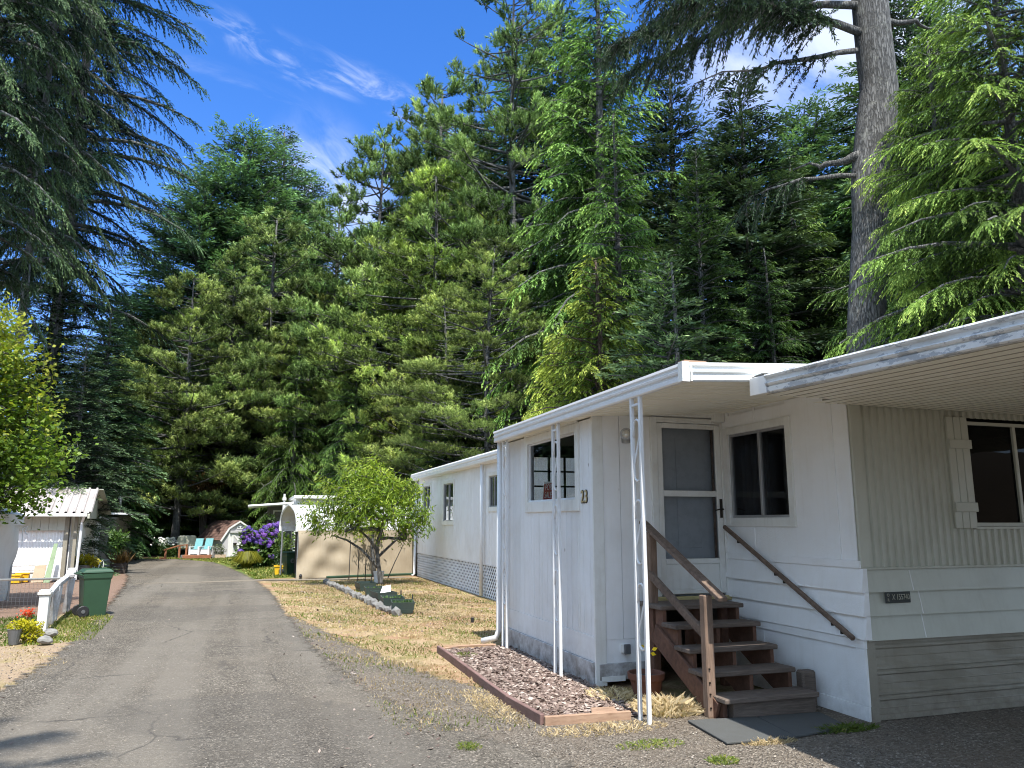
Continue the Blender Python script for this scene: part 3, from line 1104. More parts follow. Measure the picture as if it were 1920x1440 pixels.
sheet('road', [((-2.3, -8), (2.6, -8)), ((-2.4, 4), (2.7, 4)), ((-2.45, 5.6), (2.45, 5.6)), ((-2.5, 7.2), (1.75, 7.2)), ((-2.5, 8.5), (1.4, 8.5)), ((-2.42, 11.7), (1.05, 11.7)), ((-2.55, 15.4), (.90, 15.4)), ((-2.95, 20.9), (.75, 20.9)),
               ((-3.3, 25), (.45, 25)), ((-3.75, 29), (.0, 29)), ((-4.6, 33), (-.6, 33.5)), ((-6.2, 36.5), (-1.3, 37.6)), ((-9, 39), (-2.8, 41.2)), ((-13, 40.3), (-7, 43.3)), ((-22, 41), (-18, 44.5))], M['asphalt'], 0.0, .55)
sheet('dirt_track', [((-3.4, 25.2), (-3.3, 25.7)), ((-1.4, 25.0), (-1.4, 25.5)), ((.6, 25.3), (.5, 26.0)), ((1.6, 25.0), (1.6, 25.7)), ((5.2, 24.9), (5.2, 25.7))], M['dust'], .004, .24)


# ---- grass, pebbles and other uncountable cover
def inside(poly, x, y):
    c = np.zeros(len(x), bool)
    n = len(poly)
    for i in range(n):
        (x0, y0), (x1, y1) = poly[i], poly[(i + 1) % n]
        k = ((y0 > y) != (y1 > y)) & (x < (x1 - x0) * (y - y0) / (y1 - y0 + 1e-12) + x0)
        c ^= k
    return c


def scatter(rng, poly, n, dens=None):
    xs, ys = zip(*poly)
    x = rng.uniform(min(xs), max(xs), n * 3)
    y = rng.uniform(min(ys), max(ys), n * 3)
    k = inside(poly, x, y)
    x, y = x[k][:n], y[k][:n]
    if dens is not None:
        kk = rng.uniform(0, 1, len(x)) < dens(x, y)
        x, y = x[kk], y[kk]
    return x, y


def patchy(x, y, f=1.0, s=0.0):
    return .5 + .25 * np.sin(x * 2.1 * f + s) * np.sin(y * 1.7 * f + 1 + s) + .25 * np.sin(x * 4.7 * f + y * 3.1 * f + s * 2)


def blades(name, seed, poly, n, h, w, mat, kind='stuff', dens=None, label=None, cat=None, shade=(.5, .2), z=0.0, lean=.5, rowf=None):
    rng = np.random.default_rng(seed)
    x, y = scatter(rng, poly, n, dens)
    m_ = len(x)
    p = np.stack([x, y, np.full(m_, z - .012)], 1)
    hh = h * rng.uniform(.4, 1.3, m_) * (.6 + .8 * patchy(x, y, 1.3))
    d = np.stack([rng.normal(0, lean, m_), rng.normal(0, lean, m_), np.ones(m_)], 1)
    d = unit(d)
    a = rng.uniform(0, math.pi, m_)
    wv = np.stack([np.cos(a), np.sin(a), np.zeros(m_)], 1) * (w * rng.uniform(.6, 1.3, m_) * (1 + y / 18))[:, None] / 2
    q = np.stack([p - wv, p + wv, p + d * hh[:, None]], 1)
    sh = rng.normal(shade[0], shade[1], m_) + .2 * (patchy(x, y, .7, 2) - .5)
    o = link_mesh(name, np_mesh(name, q, sh, 3), mat)
    return tag(o, label, cat, kind=kind)


def stones(name, seed, poly, n, s0, s1, mat, label, cat, z=0.0, flat=.6, dens=None, elong=1.0):
    """irregular eight-sided chips"""
    rng = np.random.default_rng(seed)
    x, y = scatter(rng, poly, n, dens)
    m_ = len(x)
    s = s0 + (s1 - s0) * rng.uniform(0, 1, m_) ** 3
    base = np.array([[1, 0, 0], [0, 1, 0], [-1, 0, 0], [0, -1, 0], [0, 0, 1], [0, 0, -1]], float)
    v = base[None] * rng.uniform(.6, 1.25, (m_, 6, 1)) + rng.normal(0, .15, (m_, 6, 3))
    v[:, :, 0] *= elong
    v[:, :, 2] *= flat
    v *= s[:, None, None] / 2
    a = rng.uniform(0, 6.283, m_)
    b = rng.normal(0, .35, m_)
    ca, sa, cb, sb = np.cos(a)[:, None], np.sin(a)[:, None], np.cos(b)[:, None], np.sin(b)[:, None]
    X, Y, Z = v[:, :, 0], v[:, :, 1], v[:, :, 2]
    X, Z = X * cb - Z * sb, X * sb + Z * cb
    v = np.stack([X * ca - Y * sa, X * sa + Y * ca, Z], 2)
    v += np.stack([x, y, z + s * flat * .22 + rng.uniform(0, 1, m_) * s * .2], 1)[:, None, :]
    tri = np.array([[0, 1, 4], [1, 2, 4], [2, 3, 4], [3, 0, 4], [1, 0, 5], [2, 1, 5], [3, 2, 5], [0, 3, 5]])
    q = v[:, tri].reshape(-1, 3, 3)
    o = link_mesh(name, np_mesh(name, q, np.repeat(rng.normal(.5, .24, m_), 8), 3), mat)
    return tag(o, label, cat, kind='stuff')


lawn_poly = [(1.3, 6.9), (1.2, 9), (.95, 12), (.8, 17), (.7, 24.8), (5.3, 25), (5.3, 11.3), (2.5, 11.2), (2.5, 6.6)]
blades('dry_grass', 11, lawn_poly, 46000, .036, .012, M['straw'], dens=lambda x, y: (.35 + .65 * np.clip((x - .8) / .9, 0, 1)) * np.where(patchy(x, y, 1.1, 4.0) < .33, .2, 1),
       label='dry straw coloured lawn between the lane and the long white wall', cat='grass', lean=.8)
blades('green_grass', 12, lawn_poly, 20000, .045, .011, M['green_blade'], dens=lambda x, y: (patchy(x, y, .8, 1.3) > .54) * .95,
       label='green patches of grass growing through the dry lawn', cat='grass', lean=.7)
blades('lane_verge_grass', 13, [(-3.0, 13.2), (-2.15, 13.6), (-2.3, 16.6), (-2.9, 18.4), (-3.3, 18)], 5000, .055, .012, M['green_blade'],
       label='half dry grass strip beside the white garden fence', cat='grass', shade=(.62, .25), lean=.7)
blades('shaded_lawn', 14, [(-9, 12.6), (-3.15, 13.3), (-3.35, 17.2), (-9, 17)], 14000, .06, .012, M['green_blade'],
       label='short green lawn behind the white fence, partly in shade', cat='grass', shade=(.25, .15), lean=.6)
blades('far_lawn', 15, [(0.3, 26.2), (1.5, 27.0), (3, 33.5), (2.6, 43), (-4.5, 43), (-3.2, 41.2), (-1.0, 37.0), (-.2, 31.5)], 16000, .07, .022, M['green_blade'],
       label='green and yellow lawn in front of the grey barn shed', cat='grass', shade=(.62, .25), lean=.7)
blades('verge_straw', 17, [(-6, 8), (-2.3, 8), (-2.05, 11), (-2.2, 13.2), (-3.2, 13.3), (-6, 12.8)], 5200, .035, .012, M['straw'],
       label='thin dry straw grass on the dirt verge left of the lane', cat='grass', lean=.9, dens=lambda x, y: (patchy(x, y, .8, .4) > .40) * .9)
stones('verge_grit', 24, [(-6, 7.5), (-2.2, 7.5), (-2.0, 11), (-2.2, 13.2), (-6, 13)], 4200, .008, .03, M['pebbles'], 'pale grit and small stones on the dirt verge left of the lane', 'grit', -.008, .5)
# straw tufts at the foot of posts and steps
rngt = np.random.default_rng(5)


def tuft(name, label, cx, cy, rx, ry, n, h, seed, mat='straw', sh=.6):
    rng = np.random.default_rng(seed)
    a, r = rng.uniform(0, 6.283, n), np.sqrt(rng.uniform(0, 1, n))
    x, y = cx + rx * r * np.cos(a), cy + ry * r * np.sin(a)
    p = np.stack([x, y, np.full(n, -.005)], 1)
    d = unit(np.stack([rng.normal(0, .55, n) + .5 * (x - cx) / rx, rng.normal(0, .55, n) + .5 * (y - cy) / ry, np.ones(n)], 1))
    hh = h * rng.uniform(.3, 1.2, n) * (1.2 - .6 * r)
    aa = rng.uniform(0, math.pi, n)
    wv = np.stack([np.cos(aa), np.sin(aa), np.zeros(n)], 1) * .0035
    md = p + d * (hh * .6)[:, None]
    tp = p + d * hh[:, None] + np.stack([d[:, 0] * hh * .5, d[:, 1] * hh * .5, -hh * .12], 1)
    q = np.stack([p - wv, p + wv, md + wv * .7, tp], 1)
    o = link_mesh(name, np_mesh(name, q, rng.normal(sh, .2, n), 4), M[mat])
    return tag(o, label, 'grass', kind='stuff')


tuft('straw_tuft', 'tall straw grass tuft between the front awning post and the stairs', 3.86, 6.86, .32, .28, 900, .17, 1, 'straw', .75)
tuft('straw_tuft', 'straw grass at the near porch corner beside the mulch', 3.62, 7.55, .26, .30, 500, .11, 2, 'straw', .75)
tuft('straw_tuft', 'low straw grass along the front edging board of the mulch bed', 3.0, 6.45, .6, .20, 900, .05, 3)
tuft('straw_tuft', 'thin straw grass along the long edging board of the mulch bed', 2.35, 7.6, .2, .8, 900, .05, 4)
tuft('straw_tuft', 'small straw tuft at the lane side edge of the grey mat', 4.10, 5.66, .26, .08, 420, .05, 6)
tuft('weed_patch', 'green weeds at the right edge of the grey mats', 4.95, 5.78, .35, .10, 520, .07, 7, 'green_blade', .3)
tuft('weed_patch', 'small green weed in the gravel in front of the mats', 3.45, 5.35, .12, .10, 260, .05, 8, 'green_blade', .45)
tuft('weed_patch', 'small green weed in the gravel left of the bed corner', 1.75, 6.3, .09, .12, 220, .05, 9, 'green_blade', .5)
tuft('weed_patch', 'green weed at the far end of the mulch bed', 2.85, 10.4, .12, .18, 260, .07, 10, 'green_blade', .45)
tuft('weed_patch', 'grey green weeds in the gravel right of the bed board', 3.15, 5.9, .3, .14, 420, .04, 16, 'green_blade', .55)


stones('gravel', 21, [(0.9, 4.3), (1.0, 6.5), (1.2, 8.6), (2.1, 8.3), (2.5, 6.7), (3.7, 6.5), (3.75, 5.6), (4.4, 5.5), (5.2, 5.7), (8, 5.7), (8, 4.3)], 9000, .007, .024, M['pebbles'],
       'loose grey gravel on the driveway under the carport edge', 'gravel', 0, .6, dens=lambda x, y: np.clip((x - 1.0) / 2.2, .06, 1))
stones('road_grit', 22, [(-2.6, 5), (1.5, 5), (1.2, 10), (.8, 20), (-2.6, 20)], 3000, .006, .016, M['pebbles'],
       'scattered pale grit on the worn asphalt lane', 'grit', 0.003, .6)
stones('needle_litter', 23, [(1.4, 7), (1.0, 12), (5, 14), (5.2, 23), (1.0, 23)], 2600, .02, .05, M['chips'],
       'dry leaf litter scattered over the brown lawn', 'litter', -.005, .15, elong=1.5)
stones('lane_litter', 25, [(-2.5, 5), (2.3, 5), (1.5, 8.5), (.9, 15), (.5, 24), (-3, 24), (-2.5, 12)], 2600, .012, .04, M['chips'],
       'brown needles and leaf scraps drifted along the edges of the lane', 'litter', .003, .12, elong=1.7, dens=lambda x, y: np.clip(np.abs(x + .7 + (y - 12) * .02) / 2.0, .05, 1) ** 3)

# ------------------------------------------------------------------ lettering
def text_verts(body, size, extrude=.003, spacing=1.0):
    cu = bpy.data.curves.new('lettering', 'FONT')
    cu.body = body
    cu.size = size
    cu.extrude = extrude
    cu.align_x = 'CENTER'
    cu.align_y = 'CENTER'
    cu.space_character = spacing
    ob = bpy.data.objects.new('lettering', cu)
    COL.objects.link(ob)
    dg = bpy.context.evaluated_depsgraph_get()
    me = bpy.data.meshes.new_from_object(ob.evaluated_get(dg))
    vs = [v.co.copy() for v in me.vertices]
    fs = [tuple(p.vertices) for p in me.polygons]
    bpy.data.objects.remove(ob)
    bpy.data.curves.remove(cu)
    bpy.data.meshes.remove(me)
    return vs, fs


def text_part(name, body, size, origin, xa, ya, mat, parent, sx=1.0, bold=0.0, extrude=.003):
    vs, fs = text_verts(body, size, extrude)
    xa, ya = Vector(xa), Vector(ya)
    za = xa.cross(ya)
    o_ = Vector(origin)
    mb = MB().add([o_ + xa * (v.x * sx) + ya * v.y + za * v.z for v in vs], fs)
    return mb.build(name, mat, parent, recalc=False)


FX, FZ = (1, 0, 0), (0, 0, 1)     # lettering on a wall facing the camera end (-Y)
SX = (0, -1, 0)                   # lettering on a wall facing the lane (-X)

# ------------------------------------------------------------------ the near mobile home
HX, HY, PX_, PYW = 5.37, 5.93, 3.67, 8.07
home = thing('mobile_home', 'long white mobile home numbered 23 with entry porch, flat awning and corrugated end wall', 'mobile home', (HX, HY, 0))

# corrugated end wall with a window opening
WX0, WX1, WZ0, WZ1 = 6.84, 8.60, 1.71, 2.76
mb = MB()
x = 5.50
pitch, dep = .088, .022
prof = [(0, 0), (.040, 0), (.050, -dep), (.078, -dep), (.088, 0)]
while x < 9.9:
    for (a, da), (b, db) in zip(prof[:-1], prof[1:]):
        xa, xb = x + a, x + b
        spans = [(1.335, 2.885)]
        if xb > WX0 - .03 and xa < WX1 + .03: spans = [(1.335, WZ0 - .03), (WZ1 + .03, 2.885)]
        for z0, z1 in spans:
            mb.add([(xa, HY + da, z0), (xb, HY + db, z0), (xb, HY + db, z1), (xa, HY + da, z1)], [(0, 1, 2, 3)])
    x += pitch
mb.build('corrugated_wall', M['cream'], home, recalc=False)
mb = MB()
mb.box(5.375, 5.505, HY - .026, HY + .03, 1.335, 2.93)
mb.box(5.505, 9.9, HY - .03, HY + .02, 2.885, 2.945)
mb.box(5.375, 9.9, HY - .034, HY + .02, 1.315, 1.337)
mb.build('corner_trim', M['cream'], home, bevel=.004)
# lap boards under it
mb = MB()
for z0, z1 in ((1.115, 1.313), (.905, 1.118), (.69, .908)):
    mb.prism([(5.372, HY - .050, z0), (5.372, HY - .012, z1), (5.372, HY + .02, z1), (5.372, HY + .02, z0)], (4.5, 0, 0))
o = mb.build('lap_siding', M['cream'], home)
mb = MB()
for xx, z0, z1 in ((6.02, .905, 1.115), (6.03, .69, .905), (5.93, 1.118, 1.31)):
    mb.prism([(xx, HY - .052, z0 + .006), (xx, HY - .016, z1 - .004), (xx, HY - .01, z1 - .004), (xx, HY - .01, z0 + .006)], (.012, 0, 0))
mb.build('siding_joint', M['trim'], home)
# steel skirting with beads
mb = MB()
pr = [(0, .69), (0, .655), (-.014, .640), (-.014, .618), (0, .603), (0, .545), (-.004, .54), (0, .535), (0, .480), (-.018, .460), (-.018, .435), (-.004, .425), (-.018, .410), (-.018, .392), (0, .378),
      (0, .315), (-.004, .31), (0, .305), (0, .255), (-.018, .238), (-.018, .215), (-.004, .205), (-.018, .190), (-.018, .172), (0, .158), (0, .105), (-.004, .10), (0, .095), (0, .05), (-.02, .045), (-.02, .0)]
rs_ = random.Random(3)
n = 26
for i in range(n):
    xa, xb = 5.47 + 4.4 * i / n, 5.47 + 4.4 * (i + 1) / n
    wob = lambda xx, z: .004 * math.sin(xx * 5 + z * 9) + .003 * math.sin(xx * 13 + z * 23)
    vs = [(xx, HY + .006 + d + wob(xx, z), z) for xx in (xa, xb) for d, z in pr]
    k = len(pr)
    mb.add(vs, [(j, j + 1, j + 1 + k, j + k) for j in range(k - 1)])
mb.build('skirting', M['cream_skirt'], home, recalc=False)
MB().box(5.372, 5.468, HY - .022, HY + .02, -.02, .688).build('skirting_trim', M['cream_skirt'], home, bevel=.004)
# house core behind the skins
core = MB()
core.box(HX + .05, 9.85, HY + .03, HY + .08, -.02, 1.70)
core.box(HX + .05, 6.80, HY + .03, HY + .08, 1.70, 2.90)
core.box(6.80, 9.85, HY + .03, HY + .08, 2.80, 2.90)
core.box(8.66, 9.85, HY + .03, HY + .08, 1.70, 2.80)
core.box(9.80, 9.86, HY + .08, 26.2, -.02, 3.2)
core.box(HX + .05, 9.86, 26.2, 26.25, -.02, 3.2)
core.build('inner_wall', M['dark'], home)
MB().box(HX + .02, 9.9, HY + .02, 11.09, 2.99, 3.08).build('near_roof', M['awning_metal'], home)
MB().box(HX + .09, 9.9, HY + .022, HY + .07, 2.90, 2.989).build('eave_shade_strip', M['dark'], home)  # dark strip added so the gap above the wall reads as shade
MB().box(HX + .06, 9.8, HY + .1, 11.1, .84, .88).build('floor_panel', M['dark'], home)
MB().box(HX + .06, 9.8, HY + .1, 11.1, 2.9, 2.95).build('ceiling_panel', M['room'], home)
MB().box(HX + .06, 9.8, 9.0, 9.05, .88, 2.9).build('room_partition', M['curtain'], home)


def window(parent, wall, a0, a1, z0, z1, at_, mull=None, trim=.07, lower=None, tmat='trim', sash='alu', gl='glass', proud=.025, sashw=.03, rails=()):
    """window in a wall; wall 'x' faces the lane (-X) at X=at_, wall 'y' faces the camera end (-Y) at Y=at_"""
    def bx(mb, u0, u1, d0, d1, za, zb):
        if wall == 'x': mb.box(at_ - d1, at_ - d0, u0, u1, za, zb)
        else: mb.box(u0, u1, at_ - d1, at_ - d0, za, zb)
    fr = MB()
    bx(fr, a0, a0 + sashw, -.05, -.005, z0, z1); bx(fr, a1 - sashw, a1, -.05, -.005, z0, z1)
    bx(fr, a0 + sashw, a1 - sashw, -.05, -.007, z0, z0 + sashw); bx(fr, a0 + sashw, a1 - sashw, -.05, -.007, z1 - sashw, z1)
    if mull:
        bx(fr, mull - .02, mull + .02, -.048, -.003, z0 + sashw, z1 - sashw)
    for r in rails:
        bx(fr, a0 + sashw, a1 - sashw, -.047, -.004, r - .012, r + .012)
    w = fr.build('window', M[sash], parent, bevel=.003)
    off = root_loc(parent)
    if trim:
        t = MB()
        lo = lower or trim
        bx(t, a0 - trim, a0, -.005, proud, z0 - lo, z1 + trim); bx(t, a1, a1 + trim, -.005, proud, z0 - lo, z1 + trim)
        bx(t, a0, a1, -.005, proud - .003, z1, z1 + trim); bx(t, a0, a1, -.005, proud - .003, z0 - lo, z0)
        t.build('window_trim', M[tmat], w, bevel=.004)
    g_ = MB()
    if wall == 'x': g_.add([(at_ + .03, a1 - .01, z0 + .01), (at_ + .03, a0 + .01, z0 + .01), (at_ + .03, a0 + .01, z1 - .01), (at_ + .03, a1 - .01, z1 - .01)], [(0, 1, 2, 3)])
    else: g_.add([(a0 + .01, at_ + .03, z0 + .01), (a1 - .01, at_ + .03, z0 + .01), (a1 - .01, at_ + .03, z1 - .01), (a0 + .01, at_ + .03, z1 - .01)], [(0, 1, 2, 3)])
    g_.build('pane', M[gl], w, recalc=False)
    return w


window(home, 'y', WX0, WX1, WZ0, WZ1, HY, mull=7.50, trim=0, sash='cream', gl='screen_glass', sashw=.035)
MB().box(WX0 - .03, WX1 + .03, HY - .03, HY - .0, WZ0 - .03, WZ0 - .002).build('window_sill', M['cream'], home, bevel=.003)
# shutter
sh = MB()
for k in range(3):
    sh.box(6.535 + k * .092, 6.535 + k * .092 + .085, HY - .052, HY - .024, 1.69, 2.79)
so = sh.build('shutter', M['cream'], home, bevel=.004)
for z in (2.515, 1.895): MB().box(6.53, 6.815, HY - .076, HY - .053, z - .045, z + .045).build('batten', M['cream'], so, bevel=.004)

# lane side wall with the sliding window (X = 5.37)
wy0, wy1, wz0, wz1 = 6.84, 7.90, 1.80, 2.77
mb = MB()
mb.box(HX, HX + .05, 5.955, wy0, 1.40, 3.03); mb.box(HX, HX + .05, wy1, PYW, 1.40, 3.07)
mb.box(HX, HX + .05, wy0, wy1, 1.40, wz0); mb.box(HX, HX + .05, wy0, wy1, wz1, 3.0)
mb.build('side_wall', M['white_side'], home)
mb = MB()
mb.box(HX - .018, HX + .004, HY - .02, PYW - .02, 1.33, 1.40)
for z0, z1 in ((1.115, 1.328), (.905, 1.118), (.70, .908)):
    mb.prism([(HX - .040, HY - .052, z0), (HX - .002, HY - .052, z1), (HX + .04, HY - .052, z1), (HX + .04, HY - .052, z0)], (0, PYW - HY + .035, 0))
mb.build('lap_siding', M['white_side'], home)
mb = MB()
mb.box(HX - .026, HX + .03, HY - .02, PYW - .02, .615, .695)
mb.box(HX - .006, HX + .03, HY + .0, 7.4, .12, .614); mb.box(HX - .010, HX + .03, 7.4, PYW, .12, .614)
mb.box(HX - .020, HX + .03, HY - .012, PYW, -.01, .118)
mb.box(HX - .022, HX + .03, HY - .018, HY + .10, .119, .613)
mb.build('skirting', M['white_side'], home, bevel=.003)
for bb in ((HX - .010, HX + .0, 6.14, 6.18, 1.402, 2.95), (HX - .008, HX, 7.47, 7.49, 1.402, 1.69), (HX - .008, HX, 7.37, 7.39, 2.9, 3.04), (HX - .012, HX + .0, HY + .0, HY + .06, 1.402, 2.95)):
    MB().box(*bb).build('panel_batten', M['white_side'], home, bevel=.002)

window(home, 'x', wy0, wy1, wz0, wz1, HX, mull=7.33, trim=.085, lower=.10, sashw=.028, gl='side_glass')
# curtain behind the left half
cm = MB()
for k in range(9):
    y = 7.40 + k * .055
    cm.tube([(HX + .16 + .02 * (k % 2), y, 1.75), (HX + .16 + .02 * (k % 2), y, 2.8)], .03, 6)
cm.build('curtain', M['curtain'], home, smooth=True)

# long side wall further down the lane
LX, LY0, LY1 = 5.42, 11.16, 26.2
wins = [(17.14, 17.86, 2.10, 2.83), (21.3, 22.5, 1.78, 2.85), (24.25, 25.3, 1.86, 2.9)]
mb = MB()
cuts = sorted([LY0, LY1] + [v for w in wins for v in w[:2]])
ys = []
y = LY0
rr = random.Random(4)
while y < LY1:
    ys.append(y)
    y += rr.choice((.10, .10, .15, .2))
ys = sorted(set([round(v, 3) for v in ys + cuts]))
for a, b in zip(ys[:-1], ys[1:]):
    if b - a < .02: continue
    mid = (a + b) / 2
    hit = [w for w in wins if w[0] < mid < w[1]]
    for z0, z1 in ([(.765, hit[0][2]), (hit[0][3], 3.14)] if hit else [(.765, 3.14)]):
        mb.box(LX, LX + .03, a + .006, b - .006, z0, z1)
mb.box(LX + .012, LX + .04, LY0, wins[0][0], .77, 3.14)
mb.box(LX + .012, LX + .04, wins[0][1], wins[1][0], .77, 3.14)
mb.box(LX + .012, LX + .04, wins[1][1], wins[2][0], .77, 3.14)
mb.box(LX + .012, LX + .04, wins[2][1], LY1, .77, 3.14)
for w in wins:
    mb.box(LX + .012, LX + .04, w[0], w[1], .77, w[2]); mb.box(LX + .012, LX + .04, w[0], w[1], w[3], 3.14)
mb.build('side_wall', M['white_wall'], home)
for a, b, z0, z1 in wins:
    window(home, 'x', a, b, z0, z1, LX, mull=(a + b) / 2, trim=.09, lower=.11, sash='alu', tmat='trim')
# dark rooms behind them, with white blinds on one half
for a, b, z0, z1 in wins:
    MB().box(LX + .5, LX + .55, a - .5, b + .5, z0 - .4, z1 + .2).build('room_partition', M['curtain'], home)
    MB().box(LX + .10, LX + .12, (a + b) / 2 + .02, b - .03, z0 + .03, z1 - .03).build('blind', M['room'], home)
# lattice skirting
mb = MB()
zl0, zl1 = -.01, .735
st = .15
k = LY0 - .8
while k < LY1 + .1:
    for sgn in (1, -1):
        y0, y1 = (k, k + (zl1 - zl0)) if sgn > 0 else (k + (zl1 - zl0), k)
        za, zb = zl0, zl1
        # clip to the wall length
        lo, hi = LY0 + .02, LY1 - .02
        p, q = [y0, za], [y1, zb]
        ok = True
        for e, f_ in ((p, q), (q, p)):
            if e[0] < lo:
                if f_[0] <= lo: ok = False; break
                s = (lo - e[0]) / (f_[0] - e[0]); e[1] += (f_[1] - e[1]) * s; e[0] = lo
            if e[0] > hi:
                if f_[0] >= hi: ok = False; break
                s = (hi - e[0]) / (f_[0] - e[0]); e[1] += (f_[1] - e[1]) * s; e[0] = hi
        if ok: mb.bar((LX + (.012 if sgn > 0 else .022), p[0], p[1]), (LX + (.012 if sgn > 0 else .022), q[0], q[1]), .010, .038, up=(0, -(q[1] - p[1]), q[0] - p[0]))
    k += st
mb.box(LX - .004, LX + .03, LY0, LY1, .736, .763)
mb.build('lattice_skirting', M['white'], home)
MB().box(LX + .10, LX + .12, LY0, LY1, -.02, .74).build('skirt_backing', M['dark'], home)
# roof edge of the long part
mb = MB()
mb.box(5.22, 9.95, 11.1, 26.45, 3.26, 3.36)
mb.build('roof', M['awning_metal'], home, bevel=.01)
mb = MB()
mb.sweep([(0, 3.14), (-.10, 3.16), (-.11, 3.22), (-.09, 3.24), (-.12, 3.27), (-.12, 3.33), (-.10, 3.365), (0, 3.375)], (5.32, 11.1, 0), (5.32, 26.46, 0), (1, 0, 0))
mb.box(5.32, LX + .02, 11.1, 26.46, 3.135, 3.150)
mb.build('roof_gutter', M['awning_metal'], home, recalc=False)
dsp = MB()
dsp.tube([(5.33, 18.2, 3.16), (5.33, 18.2, .03)], .042, 8)
dsp.build('downspout', M['white'], home, smooth=True)
dsp = MB()
dsp.tube([(5.34, 26.15, 3.16), (5.34, 26.15, .05), (5.25, 26.1, .0)], .042, 8)
dsp.build('downspout', M['white'], home, smooth=True)
for yy in (13.2, 19.8, 23.1):
    v = MB(); v.tube([(5.7, yy, 3.36), (5.7, yy, 3.50)], .022, 8); v.tube([(5.7, yy, 3.50), (5.7, yy, 3.53)], .035, 8)
    v.build('roof_vent', M['grey_plastic'], home)

# ---------------- the entry porch
PY1 = 11.15
pw0, pw1, pz0, pz1 = 8.53, 10.21, 2.02, 2.82
mb = MB()
bounds = [8.075, 8.17, 8.36, 8.47, 8.53, 8.71, 8.86, 9.06, 9.16, 9.36, 9.51, 9.70, 9.80, 10.0, 10.10, 10.21, 10.41, 10.56, 10.76, 10.86, 11.06, 11.15]
for a, b in zip(bounds[:-1], bounds[1:]):
    if b - a < .005: continue
    inw = a >= pw0 - 1e-6 and b <= pw1 + 1e-6
    for z0, z1 in ([(.515, pz0), (pz1, 2.93)] if inw else [(.515, 2.93)]):
        mb.box(PX_, PX_ + .016, a + .004, b - .004, z0, z1)
for a, b, z0, z1 in ((8.075, pw0, .2, 2.93), (pw1, PY1, .2, 2.93), (pw0, pw1, .2, pz0), (pw0, pw1, pz1, 2.93)):
    mb.box(PX_ + .008, PX_ + .06, a, b, z0, z1)
mb.build('porch_side_wall', M['white_wall'], home)
mb = MB()
mb.box(PX_ - .006, PX_ + .03, 8.075, PY1, .245, .513)
mb.build('porch_skirt', M['white_wall'], home, bevel=.003)
M['rotten'] = paint('rotten_white_board', (0.62, 0.62, 0.63), 0.8, (0.30, 0.27, 0.25), 1.0, 6, 0.5, low_dirt=0.9, grain=(1, 1, 4))
mb = MB()
mb.box(PX_ - .030, PX_ + .02, 8.085, PY1, -.01, .243)
mb.build('bottom_board', M['rotten'], home, bevel=.004)
MB().box(PX_ - .014, PX_ + .12, 8.04, 8.072, .0, 2.95).build('porch_corner_trim', M['trim'], home, bevel=.004)
window(home, 'x', pw0, pw1, pz0, pz1, PX_, trim=.10, lower=.14, sash='white', tmat='trim', sashw=.022, gl='clear_glass')
mb = MB()
mb.box(PX_ - .03, PX_ - .004, 8.45, 10.33, 2.82 + .102, 2.945)
mb.build('window_head_board', M['trim'], home)
# front wall
mb = MB()
mb.box(3.795, 4.0, PYW - .016, PYW, .48, 2.97); mb.box(4.008, 4.30, PYW - .016, PYW, .48, 2.97)
mb.box(4.308, 4.40, PYW - .016, PYW, .48, 2.97)
mb.box(3.795, 4.40, PYW - .010, PYW, .23, .478)
mb.box(3.69, 4.40, PYW, PYW + .05, .23, 3.02); mb.box(4.40, 5.37, PYW + .002, PYW + .05, 2.96, 3.04)
mb.build('porch_front_wall', M['white_side'], home)
MB().box(3.70, 4.40, PYW - .034, PYW - .002, .06, .228).build('bottom_board', M['rotten'], home, bevel=.004)
MB().box(3.72, 4.0, PYW - .046, PYW - .035, .045, .10).build('base_strip', M['trim'], home)
mb = MB()
mb.box(4.42, 5.42, PYW - .05, PYW - .017, 2.985, 3.055)
mb.box(5.22, 5.355, PYW - .13, PYW - .051, 2.93, 3.06)
mb.build('header_board', M['trim'], home, bevel=.004)
# back wall with a white grid window seen through the porch
bw = (4.06, 5.1, 2.06, 2.74)
mb = MB()
mb.box(3.69, bw[0], PY1 - .05, PY1, .2, 3.0); mb.box(bw[1], 5.37, PY1 - .05, PY1, .2, 3.0)
mb.box(bw[0], bw[1], PY1 - .05, PY1, .2, bw[2]); mb.box(bw[0], bw[1], PY1 - .05, PY1, bw[3], 3.0)
mb.build('porch_back_wall', M['room'], home)
mb = MB()
for k in range(5):
    xx = bw[0] + (bw[1] - bw[0]) * k / 4
    mb.box(xx - .014, xx + .014, PY1 - .062, PY1 - .03, bw[2], bw[3])
for k in range(4):
    zz = bw[2] + (bw[3] - bw[2]) * k / 3
    mb.box(bw[0] - .014, bw[1] + .014, PY1 - .060, PY1 - .033, zz - .012, zz + .012)
wb = mb.build('window', M['black_plastic'], home)
MB().add([(bw[0], PY1 - .02, bw[2]), (bw[1], PY1 - .02, bw[2]), (bw[1], PY1 - .02, bw[3]), (bw[0], PY1 - .02, bw[3])], [(0, 1, 2, 3)]).build('pane', M['glass'], wb, recalc=False)
MB().box(3.73, 5.37, 8.12, 11.1, .86, .90).build('porch_floor', M['dark'], home)
MB().box(3.70, 5.37, 8.12, 11.1, 2.90, 2.93).build('porch_ceiling', M['room'], home)
MB().box(HX + .0, HX + .05, PYW, PY1, .2, 3.0).build('porch_inner_wall', M['room'], home)

